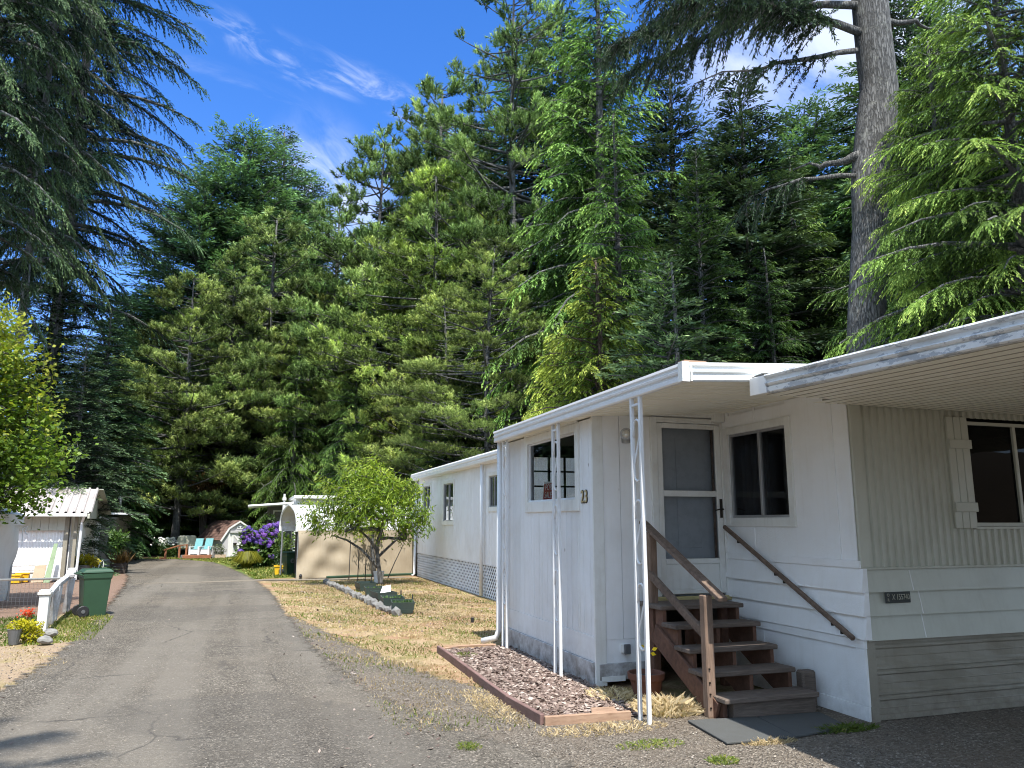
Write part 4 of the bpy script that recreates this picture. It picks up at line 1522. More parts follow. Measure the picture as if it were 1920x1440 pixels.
# storm door
dx0, dx1, dz0, dz1 = 4.42, 5.40, .92, 2.97
mb = MB()
mb.box(dx0 - .02, dx0 + .06, PYW - .055, PYW + .03, dz0, dz1); mb.box(dx1 - .06, dx1 - .01, PYW - .055, PYW + .03, dz0, dz1)
mb.box(dx0 + .06, dx1 - .06, PYW - .052, PYW + .03, dz1 - .06, dz1)
mb.build('door_casing', M['trim'], home, bevel=.005)
MB().box(dx1 - .008, dx1 + .035, PYW - .045, PYW + .02, .88, 2.95).build('door_jamb', M['cedar_wood'], home, bevel=.004)
mb = MB()
y0, y1 = PYW - .044, PYW - .006
ix0, ix1 = dx0 + .062, dx1 - .062
mb.box(ix0, ix0 + .07, y0, y1, .94, 2.905); mb.box(ix1 - .075, ix1, y0, y1, .94, 2.905)
gx0, gx1 = ix0 + .07, ix1 - .075
mb.box(gx0, gx1, y0 + .002, y1, 2.845, 2.905); mb.box(gx0, gx1, y0 + .002, y1, 2.045, 2.115); mb.box(gx0, gx1, y0 + .002, y1, 1.275, 1.335)
mb.box(gx0, gx1, y0 + .016, y1, .99, 1.275); mb.box(gx0, gx1, y0 + .002, y1, .94, .99)
door = mb.build('storm_door', M['trim'], home, bevel=.006)
for z0, z1 in ((1.335, 2.045), (2.115, 2.845)):
    MB().add([(gx0, y0 + .018, z0), (gx1, y0 + .018, z0), (gx1, y0 + .018, z1), (gx0, y0 + .018, z1)], [(0, 1, 2, 3)]).build('pane', M['dim_glass'], door, recalc=False)
mb = MB()
mb.box(ix1 - .045, ix1 - .015, y0 - .012, y0 - .001, 1.80, 2.02)
mb.tube([(ix1 - .03, y0 - .012, 1.90), (ix1 - .03, y0 - .05, 1.90), (ix1 - .06, y0 - .058, 1.905), (ix1 - .14, y0 - .05, 1.885)], [.011, .010, .009, .007], 8)
mb.build('handle', M['bronze'], door, smooth=False)
MB().box(gx1 - .028, gx1 - .001, y1 + .004, y1 + .02, 1.34, 2.84).build('door_edge', M['cedar_wood'], door)
MB().box(4.41, 5.41, PYW - .10, PYW - .0, .865, .915).build('threshold', M['threshold'], home, bevel=.006)
# inner panel that shows dimly through the glass
M['inner_white'] = simple('inner_door_paint', (0.52, 0.54, 0.55), 0.7)
mb = MB()
mb.box(4.43, 5.39, PYW + .10, PYW + .14, .9, 2.95)
mb.box(4.80, 5.12, PYW + .09, PYW + .099, 1.45, 2.75)
mb.build('inner_door', M['inner_white'], home, bevel=.004)
# utility outlet box and flood light on the front wall
mb = MB()
mb.box(3.965, 4.06, PYW - .052, PYW - .012, .335, .425); mb.build('outlet_plate', M['trim'], home, bevel=.003)
mb = MB()
mb.box(3.985, 4.055, PYW - .085, PYW - .053, .325, .43); mb.build('outlet_cover', M['grey_plastic'], home, bevel=.006)
fl = MB()
fl.lathe((4.085, PYW - .03, 2.70), [(.0, -.055), (.05, -.05), (.055, 0), (.05, .05), (0, .055)], 14)
fl.tube([(4.085, PYW - .05, 2.70), (4.07, PYW - .13, 2.71)], .022, 10)
a, b = Vector((4.075, PYW - .10, 2.705)), Vector((3.985, PYW - .235, 2.735))
fl.tube([a, a + (b - a) * .35, a + (b - a) * .6, b], [.032, .036, .062, .068], 16)
fo = fl.build('flood_light', M['alu'], home, smooth=False)
ln = MB(); ln.tube([b - (b - a) * .05, b + (b - a).normalized() * .012], [.058, .035], 16)
ln.build('lens', M['lens'], fo, smooth=True)
# house number
num = MB().box(PX_ - .006, PX_ - .001, 8.19, 8.40, 2.03, 2.035).build('house_number', M['brass'], home)
M['gold'] = simple('worn_gold', (0.52, 0.40, 0.20), 0.4, 0.2)
text_part('digit_edge', '2', .225, (PX_ - .006, 8.340, 2.032), SX, FZ, M['black_plastic'], num, .92, extrude=.002)
text_part('digit_edge', '3', .225, (PX_ - .006, 8.240, 2.032), SX, FZ, M['black_plastic'], num, .92, extrude=.002)
text_part('digit', '2', .20, (PX_ - .012, 8.345, 2.035), SX, FZ, M['gold'], num, .85)
text_part('digit', '3', .20, (PX_ - .012, 8.245, 2.035), SX, FZ, M['gold'], num, .85)
# number plate on the end wall
pl = MB().box(5.59, 5.885, HY - .058, HY - .051, 1.015, 1.115).build('number_plate', M['plate'], home, bevel=.003)
text_part('lettering', 'X 155740', .072, (5.768, HY - .060, 1.066), FX, FZ, M['plate_text'], pl, .72)
text_part('lettering', 'O', .040, (5.622, HY - .060, 1.086), FX, FZ, M['plate_text'], pl, .9)
text_part('lettering', 'R', .040, (5.622, HY - .060, 1.044), FX, FZ, M['plate_text'], pl, .9)

# wall handrail
mb = MB()
mb.bar((HX - .075, 7.96, 1.70), (HX - .075, 5.98, .70), .042, .045)
hr = mb.build('handrail', M['cedar_wood'], home, bevel=.01)
for s in (.13, .45, .52, .86, .92):
    p = Vector((HX - .075, 7.96, 1.70)).lerp(Vector((HX - .075, 5.98, .70)), s)
    b_ = MB(); b_.bar(p + Vector((0, 0, -.02)), p + Vector((0, 0, -.055)), .012, .012); b_.bar(p + Vector((0, 0, -.05)), p + Vector((.07, 0, -.05)), .012, .012)
    b_.build('bracket', M['bronze'], hr)

# ---------------- flat awning over the porch
AX0, AX1, AY0, AY1 = 3.44, 5.75, 5.66, 11.05
zs = lambda x: 2.935 + .055 * (x - AX0)
mb = MB()
# soffit pans running across
y = AY0 + .02
while y < AY1 - .05:
    y2 = min(y + .16, AY1)
    for (a, da), (b, db) in zip([(0, 0), (.135, 0), (.138, .03), (.154, .03), (.16, 0)][:-1], [(0, 0), (.135, 0), (.138, .03), (.154, .03), (.16, 0)][1:]):
        ya, yb = y + a, y + b
        mb.add([(AX0, ya, zs(AX0) + da), (AX1, ya, zs(AX1) + da), (AX1, yb, zs(AX1) + db), (AX0, yb, zs(AX0) + db)], [(0, 1, 2, 3)])
    y += .16
mb.build('awning_soffit', M['soffit'], home, recalc=False)
mb = MB()
mb.prism([(AX0, AY0, zs(AX0) + .13), (AX1, AY0, zs(AX1) + .13), (AX1, AY0, zs(AX1) + .145), (AX0, AY0, zs(AX0) + .145)], (0, AY1 - AY0, 0))
mb.build('awning_roof', M['awning_metal'], home)
gprof = [(.03, -.01), (-.012, -.012), (-.022, .0), (-.022, .035), (-.010, .045), (-.010, .058), (-.03, .066), (-.034, .085), (-.018, .095), (-.018, .115), (-.034, .125), (-.030, .150), (.03, .156)]
mb = MB()
mb.sweep(gprof, (AX0, AY0 - .03, zs(AX0)), (AX0, AY1, zs(AX0)), (1, 0, 0))
mb.build('awning_gutter', M['awning_metal'], home, recalc=False)
mb = MB()
mb.sweep(gprof, (AX0 - .03, AY0, zs(AX0)), (AX1, AY0, zs(AX1)), (0, 1, 0))
mb.box(AX0 - .037, AX0 + .035, AY0 - .037, AY0 + .03, zs(AX0) - .013, zs(AX0) + .158)
mb.box(AX0 + .045, AX0 + .062, AY0 - .036, AY0 - .01, zs(AX0) - .008, zs(AX0) + .156)
mb.build('awning_fascia', M['trim'], home, recalc=False)
MB().box(AX0 + .02, AX0 + .24, AY0 + .02, AY0 + .12, zs(AX0) + .159, zs(AX0) + .185).build('roof_block', M['bed_front_wood'], home)
MB().box(AX0 - .02, AX0 + .1, AY1 - .02, AY1 + .0, zs(AX0) - .01, zs(AX0) + .155).build('gutter_end', M['awning_metal'], home)
dsp = MB()
dsp.tube([(3.53, 11.10, 2.93), (3.53, 11.12, .22), (3.50, 11.16, .10), (3.33, 11.30, .04)], [.04, .04, .042, .045], 8)
dsp.build('downspout', M['white'], home, smooth=True)


def awning_post(y, px_=3.45):
    ya, yb = y + .085, y - .085
    legs = MB()
    for yy in (ya, yb):
        legs.box(px_ - .018, px_ + .018, yy - .018, yy + .018, -.01, 2.93)
    legs.box(px_ - .016, px_ + .016, yb + .019, ya - .019, 2.84, 2.865)
    p = legs.build('awning_post', M['white'], home, bevel=.004)
    for zc in (2.42, 1.66, .90):
        s = MB()
        hgt, w = .29, .058
        pts = []
        for k in range(13):       # upper loop
            a_ = math.pi * (1.15 - 1.15 * k / 12) - .15
            pts.append((w * math.cos(a_) + 0.0, hgt - .06 + .06 * math.sin(a_)))
        up_ = [(-w, .02)] + pts
        lower = [(-u, -v) for u, v in reversed(up_)]
        path = [(u, v) for u, v in reversed(up_)]
        path = path[::1]
        # S: start right of upper loop, over the top, down the diagonal, under the bottom loop
        path = [(w, hgt - .16)] + [(w * math.cos(t_), hgt - .055 + .055 * math.sin(t_)) for t_ in np.linspace(0, math.pi, 10)] + [(-w, hgt - .16), (w, -hgt + .16)] + \
               [(w * math.cos(t_), -hgt + .055 - .055 * math.sin(t_)) for t_ in np.linspace(0, math.pi, 10)] + [(-w, -hgt + .16)]
        s.tube([(px_, y + u, zc + v) for u, v in path], .0115, 6)
        s.build('scroll', M['white'], p, smooth=True)
    return p


for y, px_ in ((6.56, 3.45), (8.72, 3.485), (10.78, 3.51)): awning_post(y, px_)

# ------------------------------------------------------------------ sign inside the porch window
sg = thing('for_sale_sign', 'small red and white sale sign leaning inside the porch window', 'sign', (3.74, 9.66, 2.03))
c = Vector((3.745, 9.64, 2.15))
xa, ya = Vector((.05, -1, 0)).normalized(), Vector((.15, .16, 1)).normalized()
za = xa.cross(ya)


def card(w, h, d, mat, name):
    vs = [c + xa * a_ * w / 2 + ya * b_ * h / 2 + za * d for a_, b_ in ((-1, -1), (1, -1), (1, 1), (-1, 1))]
    return MB().add(vs, [(0, 1, 2, 3)]).build(name, mat, sg, recalc=False)


card(.36, .27, 0, M['sign_white'], 'card')
card(.31, .215, .003, M['red_sign'], 'red_panel')
text_part('lettering', 'FOR', .115, c + ya * .052 + za * .005, xa, ya, M['sign_white'], sg, 1.0, extrude=.001)
text_part('lettering', 'SALE', .115, c - ya * .052 + za * .005, xa, ya, M['sign_white'], sg, .95, extrude=.001)

# ------------------------------------------------------------------ carport roof in the foreground
cp = thing('carport', 'cream ribbed carport roof with peeling white gutter edge over the driveway', 'carport', (4.09, 5.6, 0))
CX0, CX1, CY0, CY1 = 4.09, 10.5, -1.5, 5.895
zc_ = lambda y: 2.845 + .024 * (y - 5.6)
mb = MB()
x = CX0 + .02
pr = [(0, 0), (.108, 0), (.112, .052), (.136, .052), (.1395, 0), (.14, 0)]
while x < CX1:
    ye = CY1 if x > 5.3 else (CY1 if x > 4.85 else 5.64)
    for (a, da), (b, db) in zip(pr[:-1], pr[1:]):
        mb.add([(x + a, CY0, zc_(CY0) + da), (x + b, CY0, zc_(CY0) + db), (x + b, ye, zc_(ye) + db), (x + a, ye, zc_(ye) + da)], [(0, 1, 2, 3)])
    x += .14
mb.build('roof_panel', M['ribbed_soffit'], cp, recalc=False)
mb = MB()
mb.prism([(CX0, CY0, zc_(CY0) + .125), (CX1, CY0, zc_(CY0) + .125), (CX1, 5.945, zc_(5.945) + .125), (5.2, 5.945, zc_(5.945) + .125), (5.2, 5.63, zc_(5.63) + .125), (CX0, 5.63, zc_(5.63) + .125)], (0, 0, .012))
mb.build('roof_top', M['peeling'], cp)
gp = [(.05, -.02), (-.008, -.022), (-.02, -.012), (-.02, .028), (-.010, .036), (-.030, .045), (-.038, .058), (-.026, .068), (-.014, .072), (-.014, .100), (-.034, .108), (-.042, .122), (-.034, .136), (.0, .142), (.05, .142)]
gp = [(a_, b_) for a_, b_ in gp]
mb = MB()
n = 24
for i in range(n):
    ya_, yb_ = CY0 + (5.40 - CY0) * i / n, CY0 + (5.40 - CY0) * (i + 1) / n
    mb.sweep(gp, (CX0, ya_, zc_(ya_)), (CX0, yb_, zc_(yb_)), (1, 0, 0))
mb.build('gutter', M['peeling'], cp, recalc=False)
mb = MB()
mb.bar((CX0 - .012, 5.40, zc_(5.4) + .058), (CX0 - .012, 5.625, zc_(5.6) + .058), .026, .155)
mb.add([(CX0 - .034, 5.34, zc_(5.4) + .137), (CX0 - .03, 5.44, zc_(5.4) + .155), (CX0 - .02, 5.55, zc_(5.5) + .150), (CX0 - .02, 5.62, zc_(5.6) + .136), (CX0 + .05, 5.62, zc_(5.6) + .14), (CX0 + .05, 5.34, zc_(5.4) + .14)], [(0, 1, 2, 3, 4, 5)])
mb.build('gutter_end', M['awning_metal'], cp, bevel=.004)
for xx, yy in ((4.2, -1.3), (7.3, -1.3), (10.3, -1.3)):
    p = MB(); p.box(xx - .04, xx + .04, yy - .04, yy + .04, -.02, zc_(yy) - .005); p.build('post', M['white'], cp)

# ------------------------------------------------------------------ wooden stairs
st_ = thing('wooden_stairs', 'weathered wooden porch stairs with open risers and a two rail balustrade', 'stairs', (4.65, 6.9, 0))
SX0, SX1 = 4.12, 5.14
tr = [(6.30, .19), (6.61, .36), (6.87, .535), (7.14, .725), (7.43, .885)]
for i, (y, z) in enumerate(tr):
    t_ = MB()
    d_ = .30 if i < 4 else .60
    jx = .012 * math.sin(i * 5)
    t_.box(SX0 + jx, SX1 + jx * .5, y, y + d_ * .49, z - .045, z); t_.box(SX0 + jx + .004, SX1 + jx * .5 - .003, y + d_ * .50, y + d_, z - .047, z - .002)
    t_.build('tread', M['tread_wood'], st_, bevel=.008)
b_ = MB(); b_.box(4.24, 5.14, 6.36, 6.46, -.01, .143); b_.box(4.22, 4.30, 6.46, 6.62, -.01, .143)
b_.build('bottom_beam', M['tread_wood'], st_, bevel=.008)
for xx in (4.17, 4.62, 5.06):
    s = MB()
    poly = [(xx, 6.42, -.01), (xx, 6.64, -.01), (xx, 7.62, .50), (xx, 7.62, .836)]
    for (ya_, za_), (yb_, zb_) in zip(reversed(tr[:-1]), reversed(tr[1:])):
        poly += [(xx, yb_ + .03, zb_ - .049), (xx, yb_ + .03, za_ - .049)]
    poly += [(xx, 6.42, tr[0][1] - .049)]
    s.prism(poly, (.04, 0, 0))
    s.build('stringer', M['red_wood'], st_)
for xx, yy in ((4.17, 7.68), (5.02, 7.68), (4.6, 7.68)):
    s = MB(); s.box(xx, xx + .085, yy, yy + .085, -.01, .836); s.build('support_post', M['red_wood'], st_, bevel=.004)
s = MB(); s.box(4.07, 4.16, 6.50, 6.59, -.01, 1.075); nw = s.build('newel_post', M['post_wood'], st_, bevel=.008)
bl = MB()
for z in (.08, .20, .30, .42): bl.tube([(4.092, 6.488, z), (4.092, 6.501, z)], .008, 8)
bl.build('bolt', M['bronze'], nw)
s = MB(); s.box(4.19, 4.28, 7.74, 7.83, -.01, 1.64); s.build('newel_post', M['post_wood'], st_, bevel=.008)
s = MB(); s.bar((4.215, 7.93, 1.75), (4.13, 6.28, 1.055), .095, .042); s.build('handrail', M['cedar_wood'], st_, bevel=.006)
s = MB(); s.bar((4.205, 7.84, 1.22), (4.145, 6.59, .68), .042, .088); s.build('middle_rail', M['cedar_wood'], st_, bevel=.006)
s = MB(); s.bar((4.145, 7.6, .60), (4.135, 6.46, .04), .035, .20); s.build('side_board', M['red_wood'], st_, bevel=.004)

wbk = MB()
wbk.box(5.14, 5.30, 6.52, 6.64, -.01, .335)
tag(wbk.build('wood_block', M['tread_wood'], bevel=.02), 'upright grey wood block between the lower stairs and the white wall', 'wood block')

# mats at the foot of the stairs
mm = MB(); mm.prism([(3.80, 6.42, .0), (3.72, 5.70, .0), (4.36, 5.66, .0), (4.46, 6.34, .0)], (0, 0, .018))
tag(mm.build('rubber_mat', M['mat'], bevel=.004), 'grey mat with its front corner in the sun, left of the pair below the stairs', 'mat')
mm = MB(); mm.prism([(4.47, 6.34, .0), (4.37, 5.68, .0), (5.02, 5.80, .0), (5.12, 6.30, .0)], (0, 0, .018))
tag(mm.build('rubber_mat', M['mat'], bevel=.004), 'grey mat fully in shade beside the white skirting below the stairs', 'mat')

# flower pot with a thin yellow leaved stem
pot = thing('flower_pot', 'brown terracotta pot with a thin yellow leaved stem behind the awning post', 'flower pot', (3.93, 7.42, 0))
pm = MB(); pm.lathe((3.93, 7.42, 0), [(.125, 0), (.165, .18), (.185, .18), (.19, .245), (.17, .245), (.16, .20), (.01, .20)], 24)
pm.build('pot', M['terracotta'], pot, smooth=False, bevel=.004)
sm = MB(); sm.lathe((3.93, 7.42, .20), [(.16, 0), (.08, .012), (.01, .015)], 14); sm.build('soil', M['soil'], pot)
sm = MB(); sm.tube([(3.93, 7.40, .20), (3.92, 7.39, .36), (3.90, 7.37, .50)], [.006, .005, .003], 5); sm.tube([(3.92, 7.39, .36), (3.96, 7.34, .47)], [.004, .002], 4)
sm.build('stem', M['pale_twig'], pot)
rng = np.random.default_rng(77)
p = np.array([[3.90, 7.37, .50], [3.96, 7.34, .47], [3.92, 7.38, .42], [3.93, 7.37, .46], [3.90, 7.37, .49], [3.95, 7.35, .44]])
p = p - np.array([[3.93, 7.42, 0]])
d = unit(np.array([[-.6, -.3, .2], [.8, -.3, .3], [.3, -.4, -.9], [-.3, -.3, -.8], [.2, -.2, .7], [.9, -.2, -.3]]))
link_mesh('leaf', np_mesh('leaf', leaf_quads(rng, p, d, .065, .04, .3, up=(0, -1, .3)), np.array([.8, 1, .9, .7, 1, .8])), M['yellow_leaf'], pot).color = (1.5, 1.15, 1, 1)

# ------------------------------------------------------------------ mulch bed
bed = thing('edging_board', 'long purple brown edging board on the lane side of the mulch bed', 'edging board', (2.57, 8.8, 0))
e_ = MB()
pts = [(2.55, 6.76), (2.50, 7.6), (2.52, 8.6), (2.55, 9.7), (2.57, 10.85)]
for (xa_, ya_), (xb_, yb_) in zip(pts[:-1], pts[1:]): e_.bar((xa_, ya_, .035), (xb_, yb_, .035 - .004), .045, .10)
e_.build('board', M['bed_wood'], bed, bevel=.006)
e_ = MB(); e_.bar((2.56, 6.735, .03), (3.38, 6.70, .025), .04, .085)
tag(e_.build('edging_board', M['bed_front_wood'], bevel=.006), 'short bare wood edging board across the near end of the mulch bed', 'edging board')
e_ = MB()
e_.tube([(2.60, 10.88, .02), (2.9, 11.0, .03), (3.25, 11.05, .025), (3.45, 11.02, .02)], .018, 6)
tag(e_.build('edging_strip', M['bed_front_wood']), 'thin tan edging strip across the far end of the mulch bed', 'edging strip')
mg = MB(); mg.add([(2.55, 6.75, .006), (3.64, 6.75, .006), (3.64, 11.0, .006), (2.58, 10.9, .006)], [(0, 1, 2, 3)])
tag(mg.build('mulch_bed', M['mulch'], recalc=False), kind='structure')
stones('bark_mulch', 31, [(2.58, 6.78), (3.50, 6.76), (3.64, 7.5), (3.64, 11.0), (2.60, 10.9)], 11000, .022, .062, M['chips'], 'reddish grey bark mulch filling the bed beside the porch', 'mulch', .008, .32, elong=1.35)
fs_ = MB(); fs_.prism([(3.05, 6.82, .03), (3.30, 6.80, .03), (3.33, 6.93, .035), (3.10, 6.96, .035)], (0, 0, .025))
tag(fs_.build('flat_stone', M['bed_front_wood'], bevel=.008), 'flat tan stone lying on the near end of the mulch bed', 'stone')
# solar stake light in the lawn
so_ = MB(); so_.box(3.86, 3.91, 13.78, 13.83, -.01, .075)
tag(so_.build('stake_light', M['black_plastic'], bevel=.006), 'tiny black stake light standing alone in the dry lawn', 'stake light')

# ------------------------------------------------------------------ helper for leafy plants
def leafy(parent, blobs, n, l, w, mat, seed, name='leaves', **kw):
    q, sh = blob_leaves(seed, blobs, n, l, w, **kw)
    return link_mesh(name, np_mesh(name, q, sh), mat, parent)


# ------------------------------------------------------------------ arched metal carport with tan side tarp
AR = R(12)
ax_ = np.array([math.cos(AR), math.sin(AR)])
ay_ = np.array([-math.sin(AR), math.cos(AR)])
O_ = np.array([1.47, 25.7])


def cpt(u, v, z): return (O_[0] + ax_[0] * u + ay_[0] * v, O_[1] + ax_[1] * u + ay_[1] * v, z)


mc = thing('metal_carport', 'white arched metal carport beyond the small leafy tree with a tan tarp side', 'carport', (1.47, 25.7, 0))
LEN, WID = 4.6, 2.7
arch = [(v_ * .74, z_) for v_, z_ in [(-.05, 1.45), (-.06, 1.62), (.0, 1.80), (.12, 1.96), (.35, 2.09), (.9, 2.24), (1.35, 2.31), (1.8, 2.24), (2.35, 2.09), (2.58, 1.96), (2.70, 1.80), (2.76, 1.62), (2.75, 1.45)]]
mb = MB()
# ribs run along the length: subdivide the profile with small steps
fine = []
for (a, za), (b, zb) in zip(arch[:-1], arch[1:]):
    ln_ = math.hypot(b - a, zb - za)
    k = max(1, round(ln_ / .09))
    for i in range(k):
        s = i / k
        j = len(fine)
        fine.append((a + (b - a) * s, za + (zb - za) * s + (.022 if j % 3 == 0 else 0)))
fine.append(arch[-1])
vs = [cpt(u, v, z) for u in (0, LEN) for v, z in fine]
k = len(fine)
mb.add(vs, [(i, i + 1, i + 1 + k, i + k) for i in range(k - 1)])
mb.build('roof', M['awning_metal'], mc, recalc=False)
mb = MB()
mb.tube([cpt(-.02, v, z + .012) for v, z in arch], .045, 6)
mb.build('arch_trim', M['trim'], mc)
for u in (.05, 1.5, 3.0, 4.5):
    for v in (0, 2.0): MB().tube([cpt(u, v, 0), cpt(u, v, 1.5)], .03, 6).build('leg', M['galv'], mc)
# inner fabric lining seen in the opening
mb = MB()
vs = [cpt(.5, v, z - .05) for v, z in arch[5:]] + [cpt(.5, 1.98, 0), cpt(.5, 1.2, 0)]
mb.add(vs, [tuple(range(len(vs)))])
mb.build('back_curtain', M['curtain'], mc)
# tarp with diagonal folds
nx, nz = 60, 24
vs = []
for i in range(nx + 1):
    u = .02 + (LEN - .1) * i / nx
    for j in range(nz + 1):
        z = -.01 + 1.50 * j / nz
        t_ = (z / 1.5)
        d = .085 * math.sin((u * 1.0 - t_ * 1.1) * 6.5) * math.exp(-u * .75) * (1 - abs(t_ - .55)) + .022 * math.sin(u * 5 + t_ * 3) + .012 * math.sin(u * 13 + t_ * 9) * t_
        d += .018 * math.sin(t_ * 16 + u * 2) * math.exp(-abs(u - 1.2))
        if abs((u % 1.12) - .9) < .05: d += .012
        zz = z + (.03 * math.sin(u * 2.2) if j == 0 else 0)
        vs.append(cpt(u, -.085 - d, max(0.0, zz)))
fs = []
for i in range(nx):
    for j in range(nz):
        a = i * (nz + 1) + j
        fs.append((a, a + nz + 1, a + nz + 2, a + 1))
mb = MB().add(vs, fs)
mb.build('tarp', M['tarp'], mc, smooth=True, recalc=False)
mb = MB(); mb.lathe(cpt(.13, -.16, .10), [(0, -.05), (.045, -.03), (.05, .0), (.03, .05), (0, .06)], 8); mb.build('tarp_knot', M['black_plastic'], mc)
ht = MB(); ht.tube([cpt(u, -.30 - .05 * math.sin(u * 2), .045) for u in np.linspace(.9, 4.3, 14)], .04, 6)
tag(ht.build('edging_pipe', M['dkgreen_bin']), 'dark green edging pipe on the ground along the foot of the tan tarp', 'edging pipe')


# ------------------------------------------------------------------ wheelie bins
def wheelie_bin(loc, rotz, label, mat, w=.46, d=.5, h=.87, emblem=False, lid_open=0):
    t = thing('wheelie_bin', label, 'bin', (0, 0, 0))
    mb = MB()
    k = .80
    zt = h * .90
    b0 = [(-w / 2 * k, -d / 2 * k), (w / 2 * k, -d / 2 * k), (w / 2 * k, d / 2 * k), (-w / 2 * k, d / 2 * k)]
    b1 = [(-w / 2, -d / 2), (w / 2, -d / 2), (w / 2, d / 2), (-w / 2, d / 2)]
    vs = [(x, y, 0) for x, y in b0] + [(x, y, zt * .86) for x, y in [(u[0] * .975, u[1] * .975) for u in b1]] + [(x * 1.04, y * 1.04, zt * .88) for x, y in b1] + [(x * 1.06, y * 1.06, zt) for x, y in b1]
    fs = [(3, 2, 1, 0)]
    for r_ in range(3):
        for i in range(4):
            j = (i + 1) % 4
            fs.append((r_ * 4 + i, r_ * 4 + j, r_ * 4 + 4 + j, r_ * 4 + 4 + i))
    mb.add(vs, fs)
    mb.build('body', mat, t, bevel=.02, local=True)
    ld = MB()
    vs = [(x * 1.10, y * 1.12, zt + .004) for x, y in b1] + [(x * 1.10, y * 1.12, zt + .03) for x, y in b1] + [(x * .9, y * .86, h - .005) for x, y in b1]
    fs = [(3, 2, 1, 0), (8, 9, 10, 11)]
    for r_ in range(2):
        for i in range(4):
            j = (i + 1) % 4
            fs.append((r_ * 4 + i, r_ * 4 + j, r_ * 4 + 4 + j, r_ * 4 + 4 + i))
    ld.add(vs, fs)
    ld.box(-.15, .15, d / 2 + .03, d / 2 + .075, zt - .02, zt + .03)
    ld.build('lid', mat, t, bevel=.012, local=True)
    hb = MB(); hb.tube([(-w / 2, d / 2 + .02, zt - .03), (-w / 2, d / 2 + .09, zt), (w / 2, d / 2 + .09, zt), (w / 2, d / 2 + .02, zt - .03)], .014, 6)
    hb.build('handle', mat, t, local=True)
    for s in (-1, 1):
        wh = MB(); wh.tube([(s * (w / 2 * .80), d / 2 * .86, .105), (s * (w / 2 * .80 + .05), d / 2 * .86, .105)], .105, 16)
        wo = wh.build('wheel', M['black_plastic'], t, bevel=.01, local=True)
        hc = MB(); hc.tube([(s * (w / 2 * .80 + .051), d / 2 * .86, .105), (s * (w / 2 * .80 + .062), d / 2 * .86, .105)], .035, 10)
        hc.build('hub', M['grey_plastic'], wo, local=True)
    if emblem:
        e = MB()
        for a0 in np.arange(0, 6.28, .5236):
            e.box(.06 * math.cos(a0) - .016, .06 * math.cos(a0) + .016, -d / 2 * .955 - .012, -d / 2 * .93, zt * .66 + .06 * math.sin(a0) - .016, zt * .66 + .06 * math.sin(a0) + .016)
        e.box(-.03, .03, -d / 2 * .955 - .012, -d / 2 * .93, zt * .66 - .008, zt * .66 + .008)
        e.build('emblem', M['grey_plastic'], t, local=True)
    t.location = loc
    t.rotation_euler = (0, 0, rotz)
    return t


wheelie_bin((-2.72, 16.98, 0), R(112), 'green wheelie bin standing on the grass edge beside the white fence', M['green_bin'], .42, .48, .88)
wheelie_bin((1.42, 27.95, 0), R(20), 'dark green wheelie bin in the shaded carport opening beside the tan tarp', M['dkgreen_bin'], .44, .44, .78, emblem=True)
wheelie_bin((-5.40, 27.7, 0), R(-20), 'green wheelie bin against the white cottage wall behind a light green board', M['green_bin'], .38, .4, .74)

# yellow crate with dark mark
yc = thing('yellow_crate', 'yellow recycling crate with a dark symbol on the grass by the carport', 'crate', (1.06, 28.1, 0))
mb = MB()
x0, x1, y0, y1 = .92, 1.22, 28.0, 28.3
mb.add([(x0 + .02, y0 + .02, 0), (x1 - .02, y0 + .02, 0), (x1 - .02, y1 - .02, 0), (x0 + .02, y1 - .02, 0), (x0, y0, .27), (x1, y0, .27), (x1, y1, .27), (x0, y1, .27)],
       [(3, 2, 1, 0), (0, 1, 5, 4), (1, 2, 6, 5), (2, 3, 7, 6), (3, 0, 4, 7)])
mb.box(x0 - .02, x1 + .02, y0 - .02, y0 + .01, .26, .30); mb.box(x0 - .02, x1 + .02, y1 - .01, y1 + .02, .26, .30)
mb.box(x0 - .02, x0 + .01, y0, y1, .26, .30); mb.box(x1 - .01, x1 + .02, y0, y1, .26, .30)
mb.build('body', M['yellow_plastic'], yc)
e = MB()
cx_, cz_ = 1.10, .14
for k in range(3):
    a = math.pi / 2 + k * 2.094
    p = Vector((cx_ + .045 * math.cos(a), y0 - .008, cz_ + .045 * math.sin(a)))
    q = Vector((cx_ + .045 * math.cos(a + 1.6), y0 - .008, cz_ + .045 * math.sin(a + 1.6)))
    e.bar(p, q, .006, .022, up=(0, 1, 0))
e.build('symbol', M['black_plastic'], yc)

# ------------------------------------------------------------------ small leafy peach tree
rng = np.random.default_rng(101)
pt = thing('fruit_tree', 'small bright green leafy fruit tree with leaning trunks in the dry lawn', 'tree', (3.62, 22.7, 0))
tips = []
blobs_ = [(-1.15, .1, 2.30, 1.05, .9, .70), (-.45, 0, 2.80, 1.0, .9, .75), (.40, .1, 2.60, .95, .9, .62), (1.0, 0, 2.15, .60, .8, .60), (-1.45, 0, 1.80, .85, .8, .42), (.05, -.1, 2.05, 1.2, 1.0, .55), (.95, 0, 1.60, .55, .7, .42), (-.45, .2, 3.40, .42, .4, .36), (.10, 0, 3.15, .35, .35, .36), (-1.95, 0, 2.25, .35, .35, .3)]
bw_ = np.array([b[3] * b[4] * b[5] for b in blobs_])
for i in range(520):
    b = blobs_[rng.choice(len(blobs_), p=bw_ / bw_.sum())]
    u = unit(rng.normal(0, 1, (1, 3)))[0] * rng.uniform(.35, 1.05)
    tips.append((b[0] + u[0] * b[3], b[1] + u[1] * b[4], b[2] + u[2] * b[5]))
base1 = [(.04, 0, 0), (.0, 0, .35), (-.06, .02, .75), (-.10, 0, 1.05)]
mbk, tps = skeleton(rng, base1, tips, .0045, .5, .055)
